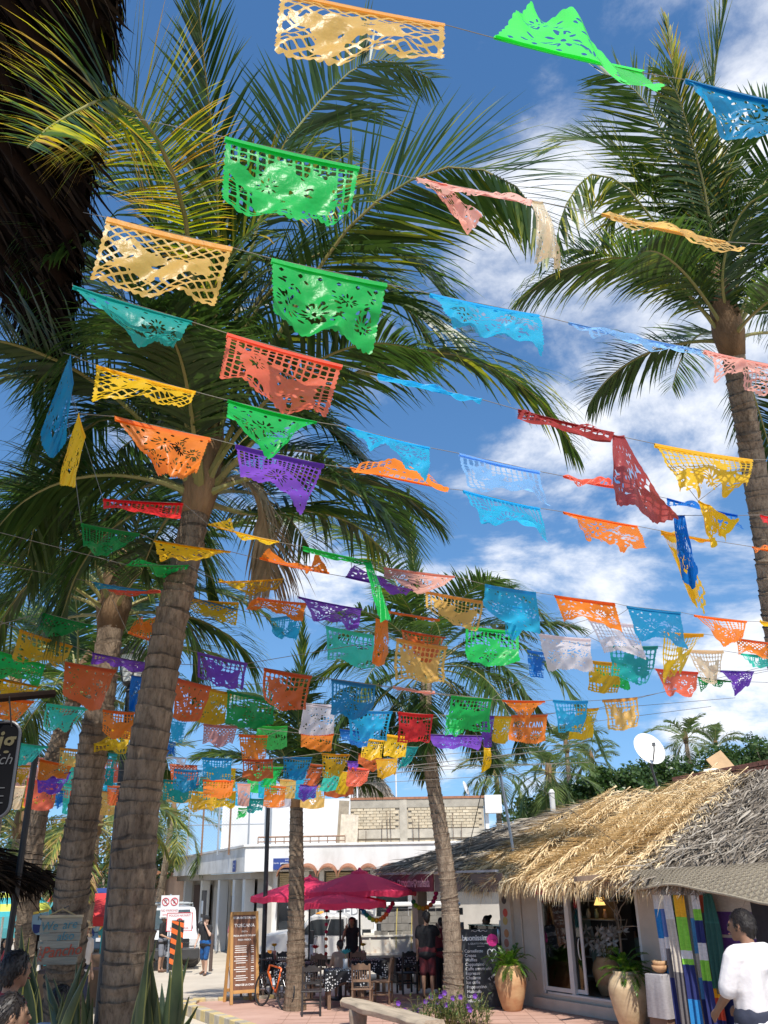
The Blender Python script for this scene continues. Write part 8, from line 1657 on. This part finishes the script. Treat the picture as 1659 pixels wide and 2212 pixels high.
for i, (x, y, Y, col) in enumerate(((118, 1985, 30, TTEAL), (60, 2010, 24, TNAV), (20, 2030, 22, TRED))):
    q = PY(x, y, Y); person(['passer-by in teal among the market stalls', 'passer-by in navy near the leaning pole', 'passer-by in red at the left market stall'][i], (q[0], q[1], gz), RAD((30, 150, -60)[i]), 'tan', col, TNAV, h=1.7, leg=1.2, shoes=LEAT, voxel=0.02)
# ------------------------------------------------------------------ textiles on the shop front
def ctex(c): return mat('weave_%.2f_%.2f_%.2f' % c, c, 0.9, 0.12, 14, bump=0.3, bscale=90, stretch=(1, 1, 3))
Wc, Cr, Bl, Dn, Bk, Li, Or, Nv, Lb, Gy = (0.72, 0.70, 0.66), (0.62, 0.56, 0.46), (0.02, 0.22, 0.52), (0.10, 0.17, 0.40), (0.03, 0.03, 0.035), (0.26, 0.62, 0.06), (0.88, 0.46, 0.02), (0.02, 0.03, 0.14), (0.12, 0.36, 0.62), (0.16, 0.15, 0.15)
def textile(label, x, w, bands, t, top=2.27, bot=0.15, seed=0, name='hanging_textile', lean=0.0, bulge=0.0, folds=2.0, fringe=True):
    R = random.Random(seed); s = S_of(x, t); base = FL(s, t, 0)
    o = thing(name, label, 'textile', base, FRZ, 'textiles hanging at the shop'); nz, nx = 46, 14; cols = []
    for c, _ in bands:
        if c not in cols: cols.append(c)
    ph = R.uniform(0, 6); B = MB(); vs = []
    for i in range(nz+1):
        f = i/nz; z = top+(bot-top)*f; ww = w*(0.92+0.1*f+bulge*math.sin(math.pi*f))
        for j in range(nx+1):
            u = j/nx-0.5; vs.append((u*ww+lean*f+0.01*math.sin(f*5+ph), 0.035*math.sin(2*math.pi*folds*u+ph+f*1.2)*(0.4+0.6*f)-abs(u)*0.02, z))
    B.add(vs, [])
    for i in range(nz):
        f = (i+0.5)/nz; c = bands[-1][0]
        for cc, lim in bands:
            if f <= lim: c = cc; break
        for j in range(nx): B.f.append((i*(nx+1)+j, i*(nx+1)+j+1, (i+1)*(nx+1)+j+1, (i+1)*(nx+1)+j)); B.mi.append(cols.index(c))
    B.build('cloth', [ctex(c) for c in cols] if len(cols) > 1 else ctex(cols[0]), o, smooth=True)
    MB().tube([(-w*0.45, 0.01, top+0.01), (0, 0.01, top+0.06), (w*0.45, 0.01, top+0.01)], 0.006, 5).tube([(0, 0.01, top+0.06), (0.0, 0.03, top+0.16)], 0.005, 5).build('hanger', PW, o)
    if fringe:
        q = MB()
        for j in range(nx*2): xx = (j/(nx*2)-0.5)*w*1.04+lean; q.tube([(xx, 0.0, bot), (xx+R.uniform(-.01, .01), 0.01, bot-0.10)], 0.003, 3, cap=False)
        q.build('fringe', ctex(bands[-1][0]), o)
    return o
TX = [(1417, .16, [(Wc, .1), (Bl, .32), (Wc, .52), (Bl, 1)], 'white and bright blue striped textile, leftmost on the rack'), (1427, .17, [(Cr, .11), (Dn, .33), (Wc, .42), (Gy, .62), (Nv, 1)], 'cream and denim-blue textile, second on the rack'), (1437, .15, [(Wc, .2), (Cr, .6), (Gy, 1)], 'white to grey textile, third on the rack'),
      (1446, .16, [(Cr, .12), (Bk, .30), (Cr, .62), (Gy, .8), (Wc, 1)], 'cream and black banded textile'), (1455, .14, [(Li, .16), (Nv, .42), (Cr, .6), (Bk, 1)], 'lime-topped textile with a navy band'), (1463, .18, [(Or, .17), (Li, .44), (Wc, .5), (Li, .55), (Nv, .8), (Bl, 1)], 'orange and lime textile with white fringe in the middle'),
      (1475, .19, [(Cr, .1), (Wc, .5), (Cr, 1)], 'plain off-white long textile'), (1487, .14, [(Cr, .17), (Lb, .44), (Cr, .6), (Lb, .75), (Nv, 1)], 'cream and sky-blue textile'), (1494, .13, [(Wc, .1), (Li, .2), (Nv, .38), (Wc, .5), (Li, .66), (Nv, 1)], 'lime and navy banded textile'),
      (1503, .17, [(Cr, .15), (Dn, .42), (Cr, .6), (Nv, 1)], 'cream and dark blue textile right of the lime one'), (1513, .10, [((0.6, .1, .04), .12), (Gy, .6), ((.05, .35, .2), .68), (Or, .74), ((.6, .08, .03), .9), (Nv, 1)], 'narrow textile with red, yellow and green bands')]
for i, (x, w, b, l) in enumerate(TX): textile(l, x, w*1.45, b, -0.80-0.09*(i % 3), seed=i, lean=0.05, bot=0.10+0.1*(i % 3))
textile('dark green patterned sarong bunched on its hanger', 1524, .2, [((0.02, 0.10, 0.075), .3), ((0.03, .13, .10), .33), ((0.02, 0.09, 0.07), 1)], -0.95, top=2.3, bot=0.9, seed=20, bulge=0.7, folds=3)
textile('large purple and cream blanket spread behind the man in white', 1572, .95, [(Cr, .16), ((0.13, 0.05, 0.24), .33), (Cr, .34), ((0.13, 0.05, 0.24), .52), (Cr, .7), (Nv, 1)], -0.62, top=2.32, bot=0.3, seed=22, folds=1.2)
textile('black textile hanging at the right edge beside the blanket', 1640, .5, [(Bk, 1)], -0.7, top=2.35, bot=0.4, seed=23)
o = MB().tube([(0, 0, 0), (4.4, 0, 0.0)], 0.025, 8).build('hanging_rail', IRON); o.location = V(FL(S_of(1409, -0.8), -0.8, 2.44)); o.rotation_euler = (0, 0, FRZ); tag(o, 'dark rail carrying the hanging textiles under the mat', 'rail')
# cloth-covered stand with clay bowls
q = FL(S_of(1402, -0.9), -0.9, 0); st = thing('covered_stand', 'small stand draped in grey cloth between jar and textiles', 'stand', q, FRZ); MB().box((0, 0, 0.5), (0.4, 0.36, 1.0)).build('stand', WOODB, st)
B = MB(); vs = []; n = 40
for r, (z, e) in enumerate(((1.012, 0.0), (1.012, .98), (1.0, 1.02), (0.7, 1.1), (0.35, 1.16))):
    for j in range(n): a = 2*math.pi*j/n; k = e/max(abs(math.cos(a))/0.205, abs(math.sin(a))/0.185) if e else 0; wv = 1+(0.03*math.sin(a*9) if r > 2 else 0); vs.append((math.cos(a)*k*wv, math.sin(a)*k*wv, z))
B.add(vs, [(r*n+j, r*n+(j+1) % n, (r+1)*n+(j+1) % n, (r+1)*n+j) for r in range(4) for j in range(n)]); B.build('drape', ctex((0.30, 0.28, 0.28)), st, smooth=True)
o = MB().lathe([(0.05, 0), (0.12, 0.05), (0.15, 0.13), (0.14, 0.13), (0.1, 0.05)], 18).lathe([(0.04, 0.06), (0.11, 0.12), (0.14, 0.2), (0.13, 0.2), (0.09, 0.12)], 18, o=(0.01, 0.01, 0)).build('clay_bowls', TERRA, None, smooth=True); o.location = V(q)+Vector((0, 0, 1.016)); tag(o, 'nested reddish clay bowls on the draped stand', 'bowl')

# ------------------------------------------------------------------ snake plants and planter in the foreground
STN = mat('planter_stone', (0.22, 0.19, 0.16), 0.95, 0.3, 4, bump=0.5)
pb = PD(300, 2300, 5.3); plt = thing('planter', 'low stone planter round the thick palm trunk', 'planter', (pb[0], pb[1], 0.5)); MB().box((-0.05, 0.1, 0.42), (1.5, 1.3, 0.84)).build('wall', STN, plt, bevel=0.03); MB().box((-0.05, 0.1, 0.85), (1.3, 1.1, 0.03)).build('soil', MATS['soil'], plt)
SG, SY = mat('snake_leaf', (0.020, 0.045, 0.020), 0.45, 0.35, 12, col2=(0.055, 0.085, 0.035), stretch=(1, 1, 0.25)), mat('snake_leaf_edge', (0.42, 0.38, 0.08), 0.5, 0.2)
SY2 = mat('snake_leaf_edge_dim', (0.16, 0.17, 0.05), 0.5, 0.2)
def snake_plant(label, base, tips, D, seed, edge):
    R = random.Random(seed); t = thing('snake_plant', label, 'snake plant', base, 0, 'snake plants'); b0 = np.array(base)
    for (x, y, wd) in tips:
        wd *= 0.72
        tip = PD(x, y, D+R.uniform(-.15, .15)); r0 = b0+np.array([R.uniform(-.14, .14)+(tip[0]-b0[0])*0.25, R.uniform(-.12, .12), 0]); mid = (r0+tip)/2+np.array([(r0[0]-tip[0])*0.12, R.uniform(-.05, .05), 0.06]); P = resample([r0, mid, tip], 14)-b0; tw = R.uniform(-0.6, 0.6); vs = []; sd0 = np.array([math.cos(tw), math.sin(tw), 0]); bk = np.array([-math.sin(tw), math.cos(tw), 0])
        for i, p in enumerate(P):
            f = i/13; w = wd*(0.75+0.6*math.sin(math.pi*min(1, f*1.15))**0.8)*(1-max(0, (f-.7)/.3)**1.8)*0.5+0.001
            vs += [p-sd0*w+bk*0.012, p-sd0*w*0.80+bk*0.006, p-bk*0.012*(w/wd), p+sd0*w*0.80+bk*0.006, p+sd0*w+bk*0.012]
        B = MB(); B.add(vs, [])
        for i in range(13):
            for j in range(4): B.f.append((i*5+j, i*5+j+1, i*5+5+j+1, i*5+5+j)); B.mi.append(1 if j in (0, 3) else 0)
        B.build('leaf', [SG, edge], t, smooth=True)
def r1(x, y): return ((x/2.07375)/1.4756, (2700+y/2.07375)/1.4756)
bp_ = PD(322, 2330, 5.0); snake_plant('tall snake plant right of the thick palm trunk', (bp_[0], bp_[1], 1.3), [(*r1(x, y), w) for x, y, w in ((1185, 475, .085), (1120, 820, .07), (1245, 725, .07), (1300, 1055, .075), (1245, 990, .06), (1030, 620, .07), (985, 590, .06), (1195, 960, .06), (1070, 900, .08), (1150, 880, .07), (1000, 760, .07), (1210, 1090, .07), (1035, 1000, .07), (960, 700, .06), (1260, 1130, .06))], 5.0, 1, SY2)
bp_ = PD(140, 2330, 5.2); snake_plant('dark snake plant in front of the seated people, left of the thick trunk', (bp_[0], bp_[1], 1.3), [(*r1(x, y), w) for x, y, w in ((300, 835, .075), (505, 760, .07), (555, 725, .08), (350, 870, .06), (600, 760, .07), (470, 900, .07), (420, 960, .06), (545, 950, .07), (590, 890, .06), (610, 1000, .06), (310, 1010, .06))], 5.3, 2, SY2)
bp_ = PD(60, 2200, 7.3); snake_plant('sunlit yellow-edged snake plant left of the wooden village sign', (bp_[0], bp_[1], 1.0), [(*r1(x, y), w) for x, y, w in ((140, 525, .12), (190, 600, .10), (235, 690, .11), (100, 850, .10), (245, 820, .10), (160, 760, .12), (120, 700, .10), (210, 870, .10), (90, 900, .08), (260, 900, .09), (180, 680, .10))], 7.4, 3, SY)
b = thing('planter_bed', 'raised soil bed under the sunlit snake plants', 'planter', (bp_[0], bp_[1], 0.5)); MB().box((0.1, 0.2, 0.24), (1.4, 1.0, 0.48)).build('wall', STN, b, bevel=0.03)
# wooden village sign hung on the second trunk
wc = PD(128, 2032, 7.85); ws = thing('wooden_sign', 'weathered plank sign with painted blue and red words hung on a palm', 'sign', wc, RAD(-4)); pw, phh = 0.375, 0.385; PLK = mat('sign_plank', (0.21, 0.185, 0.14), 0.9, 0.3, 6, bump=0.4, bscale=30, stretch=(.3, 1, 2.5), col2=(0.34, 0.30, 0.22))
for k in range(6):
    z = phh/2-(k+0.5)*phh/6; MB().box((0.004*(-1)**k, 0.003*(k % 2), z), (pw, 0.018, phh/6-0.003)).build('plank', PLK, ws, bevel=0.002)
MB().box((0, -0.008, phh/2+0.006), (pw+0.02, 0.035, 0.02)).build('top_batten', mat('batten', (0.44, 0.34, 0.2), 0.8, 0.2), ws)
TL1 = mat('paint_teal', (0.06, 0.20, 0.23), 0.8, 0.2, 30); TR1 = mat('paint_rust', (0.42, 0.07, 0.03), 0.8, 0.2, 30)
text('lettering', 'We', 0.105, TL1, ws, (-0.105, -0.014, 0.115), (RAD(90), RAD(-4), 0), shear=0.25); text('lettering', 'are', 0.105, TL1, ws, (0.085, -0.014, 0.13), (RAD(90), RAD(-4), 0), shear=0.25); text('lettering', 'also', 0.10, TL1, ws, (0.055, -0.014, 0.035), (RAD(90), RAD(-4), 0), shear=0.25); text('lettering', 'Pancho', 0.125, TR1, ws, (0.035, -0.014, -0.085), (RAD(90), RAD(-5), 0), shear=0.3, bold=0.001); text('lettering', 'in', 0.04, TL1, ws, (-0.155, -0.014, -0.015), (RAD(90), 0, 0), shear=.2); [text('lettering', c_, 0.055, TR1, ws, (-0.155, -0.014, -0.065-0.042*i_), (RAD(90), 0, 0)) for i_, c_ in enumerate('SAN')]
ap = PD(136, 1963, 7.95)-wc; MB().tube([(-0.15, 0, phh/2), tuple(ap), (0.15, 0, phh/2)], 0.007, 6).build('rope', mat('rope', (0.40, 0.28, 0.13), 0.9), ws); MB().tube([tuple(ap), tuple(ap+np.array([0.0, 0.12, 0.02]))], 0.006, 5).build('nail', IRON, ws)
# rounded surf sign behind
q = PD(86, 1990, 10.6); ss = thing('surf_sign', 'small round-topped pale blue sign with a dark wave and yellow cap', 'sign', q); r_ = 0.095; out_ = [(r_*1.0*math.cos(a), 0, -0.02+0.13*math.sin(a)) for a in np.linspace(math.pi, 2*math.pi, 12)]+[(r_, 0, 0.10), (-r_, 0, 0.07)]
MB().prism(out_, (0, 0.015, 0)).build('board', mat('sign_paleblue', (0.30, 0.42, 0.46), 0.7), ss); MB().prism([(-r_*0.95, -0.004, 0.075), (r_*0.95, -0.004, 0.105), (r_*0.95, -0.004, 0.14), (-r_*0.95, -0.004, 0.10)], (0, 0.02, 0)).build('yellow_cap', mat('sign_yellow', (0.75, 0.50, 0.08), 0.7), ss); MB().prism([(r_*0.8*math.cos(a), -0.003, -0.05+0.075*math.sin(a)-(0.02*math.sin(2*a))) for a in np.linspace(math.pi*.95, 2.05*math.pi, 14)], (0, -0.004, 0)).build('wave_mark', mat('wave_navy', (0.01, 0.02, 0.12), 0.6), ss); text('lettering', 'N', 0.07, BLACK, ss, (0.0, -0.006, 0.03), (RAD(90), 0, 0)); text('lettering', '10', 0.04, BLACK, ss, (0.06, -0.006, 0.02), (RAD(90), 0, 0)); MB().tube([(0, 0.02, -0.1), (0, 0.02, -q[2]+0.2)], 0.02, 6).build('post', RW, ss)
# dark hanging board at the left edge
hc = PD(-42, 1662, 3.4); hs = thing('hanging_signboard', 'black rounded hanging sandwich-shop board cut by the left edge', 'sign', hc); hw, hh = 0.135, 0.18; rr = 0.05
ou = [(sx*(hw-rr)+rr*math.cos(a), 0, sz*(hh-rr)+rr*math.sin(a)) for sx, sz, a0 in ((1, 1, 0), (-1, 1, math.pi/2), (-1, -1, math.pi), (1, -1, 1.5*math.pi)) for a in np.linspace(a0, a0+math.pi/2, 7)]
MB().prism(ou, (0, 0.02, 0)).build('board', mat('board_black', (0.006, 0.006, 0.007), 0.9, 0.2, spec=0.05), hs); MB().tube([(x, -0.002, z) for x, _, z in ou]+[(ou[0][0], -0.002, ou[0][2])], 0.006, 6, cap=False).build('rim', mat('rim_dark', (0.05, 0.05, 0.055), 0.4), hs)
GLD = mat('paint_gold', (0.07, 0.055, 0.018), 0.6, 0.1); GW = mat('paint_greywhite', (0.06, 0.06, 0.06), 0.7, 0.1)
text('lettering', 'Big', 0.105, GLD, hs, (0.115, -0.003, 0.105), (RAD(90), 0, 0), align='RIGHT', shear=0.15, bold=0.002); text('lettering', 'sandwich', 0.058, GW, hs, (0.118, -0.003, 0.035), (RAD(90), 0, 0), align='RIGHT', shear=0.3)
mk2 = MB()
for z in (-0.07, -0.1, -0.125): mk2.box((0.07, -0.002, z), (0.07, 0.002, 0.004))
mk2.build('faded_line', GW, hs)
ar = PD(118, 1498, 3.6)-hc; MB().tube([tuple(ar), tuple(PD(0, 1508, 3.45)-hc), tuple(PD(-260, 1525, 3.2)-hc)], 0.016, 8).build('bracket_arm', RW, hs); a2 = PD(20, 1504, 3.45)-hc; MB().tube([tuple(a2), (a2[0]+0.002, 0, hh-0.02)], 0.003, 5).tube([(-0.09, 0, hh-0.02), (-0.09, 0.0, a2[2])], 0.003, 5).build('hanger_wire', IRON, hs)
# ------------------------------------------------------------------ market stalls at the left
mb = PY(12, 1945, 21); um = thing('striped_parasol', 'blue, white and yellow striped parasol at the far left', 'parasol', (mb[0], mb[1], gz)); hz0 = mb[2]-gz; STR = [mat('stripe_teal', (0.05, 0.38, 0.42), 0.8), mat('stripe_white', (0.72, 0.74, 0.74), 0.8), mat('stripe_lime', (0.58, 0.62, 0.10), 0.8), mat('stripe_blue', (0.06, 0.25, 0.5), 0.8)]
vs = []; fs = []; n = 20; prof = [(0, .32), (.2, .30), (.38, .24), (.55, .16), (.72, .06), (.86, -.06), (.98, -.20), (1.0, -.3)]
B = MB(); B.add([(r*math.cos(2*math.pi*j/n), r*math.sin(2*math.pi*j/n), hz0+z) for r, z in prof for j in range(n)], [])
for i in range(len(prof)-1):
    for j in range(n): B.f.append((i*n+j, i*n+(j+1) % n, (i+1)*n+(j+1) % n, (i+1)*n+j)); B.mi.append((1, 3, 1, 2, 0, 2, 0)[i])
B.build('canopy', STR, um); MB().tube([(0, 0, 0), (0, 0, hz0+.3)], 0.025, 8).build('pole', PW, um)
def stall(label, x, y, Y, w, col, seed, garments, glabel):
    c = PY(x, y, Y); t = thing('market_stall', label, 'stall', (c[0], c[1], gz), RAD(8)); h = c[2]-gz
    for sx in (-1, 1):
        for sy in (0, 1.4): MB().tube([(sx*w/2, sy, 0), (sx*w/2, sy, h+0.25*sy/1.4)], 0.025, 6).build('post', PG, t)
    MB().prism([(-w/2-0.1, -0.3, h-0.22), (w/2+0.1, -0.3, h-0.22), (w/2+0.1, 1.5, h+0.3), (-w/2-0.1, 1.5, h+0.3)], (0, 0, 0.03)).build('awning', col, t); MB().box((0, -0.3, h-0.31), (w+0.2, 0.02, 0.18)).build('valance', col, t); MB().box((0, 0.5, 0.8), (w, 0.9, 0.05)).box((0, 0.06, 0.4), (w, 0.03, 0.75)).build('counter', WOODB, t); MB().tube([(-w/2, 0.0, h-0.4), (w/2, 0.0, h-0.4)], 0.015, 6).build('rail', PG, t)
    R = random.Random(seed); pal = ((0.5, 0.05, 0.08), (0.05, 0.1, 0.35), (0.65, 0.6, 0.5), (0.03, 0.03, 0.04), (0.05, 0.35, 0.4), (0.6, 0.3, 0.05), (0.35, 0.04, 0.2), (0.6, 0.55, 0.08))
    for k in range(garments):
        cc = pal[R.randrange(8)]; gx = -w/2+0.15+k*(w-0.3)/max(1, garments-1); g = MB(); vs = []
        ol = [(-.06, 0), (-.2, -.12), (-.16, -.22), (-.1, -.17), (-.12, -.6), (.12, -.6), (.1, -.17), (.16, -.22), (.2, -.12), (.06, 0)]
        g.prism([(x_*R.uniform(.5, .8), 0, z_) for x_, z_ in ol], (0, 0.03, 0)); o = g.build('garment', ctex(cc), None); o.location = Vector((c[0], c[1], gz)) + Matrix.Rotation(RAD(8), 3, 'Z') @ Vector((gx, -0.02, h-0.42)); o.rotation_euler = (0, 0, R.uniform(0.2, 1.2)); tag(o, '%s %s, %s from the left' % (('red', 'navy', 'cream', 'black', 'teal', 'orange', 'plum', 'yellow')[pal.index(cc)], glabel, ORD[k]), 'garment', glabel+'s')
    return t
AWR = mat('awning_red', (0.70, 0.06, 0.06), 0.8, 0.1, trans=0.3); AWB = mat('awning_blue', (0.03, 0.06, 0.22), 0.8, 0.1, trans=0.2); AWT = mat('awning_teal', (0.08, 0.33, 0.36), 0.8, 0.1, trans=0.2)
stall('market stall with a bright red awning between the trunks', 200, 1962, 24, 2.4, AWR, 1, 7, 'garment hung at the red-awning stall'); stall('market stall with a dark blue awning behind the red one', 185, 1945, 29, 2.2, AWB, 2, 6, 'garment hung at the blue-awning stall'); stall('market stall with a teal awning at the far left', 20, 1985, 23, 3.0, AWT, 3, 9, 'garment hung at the teal-awning stall')
bpy.data.scenes.remove(TS)
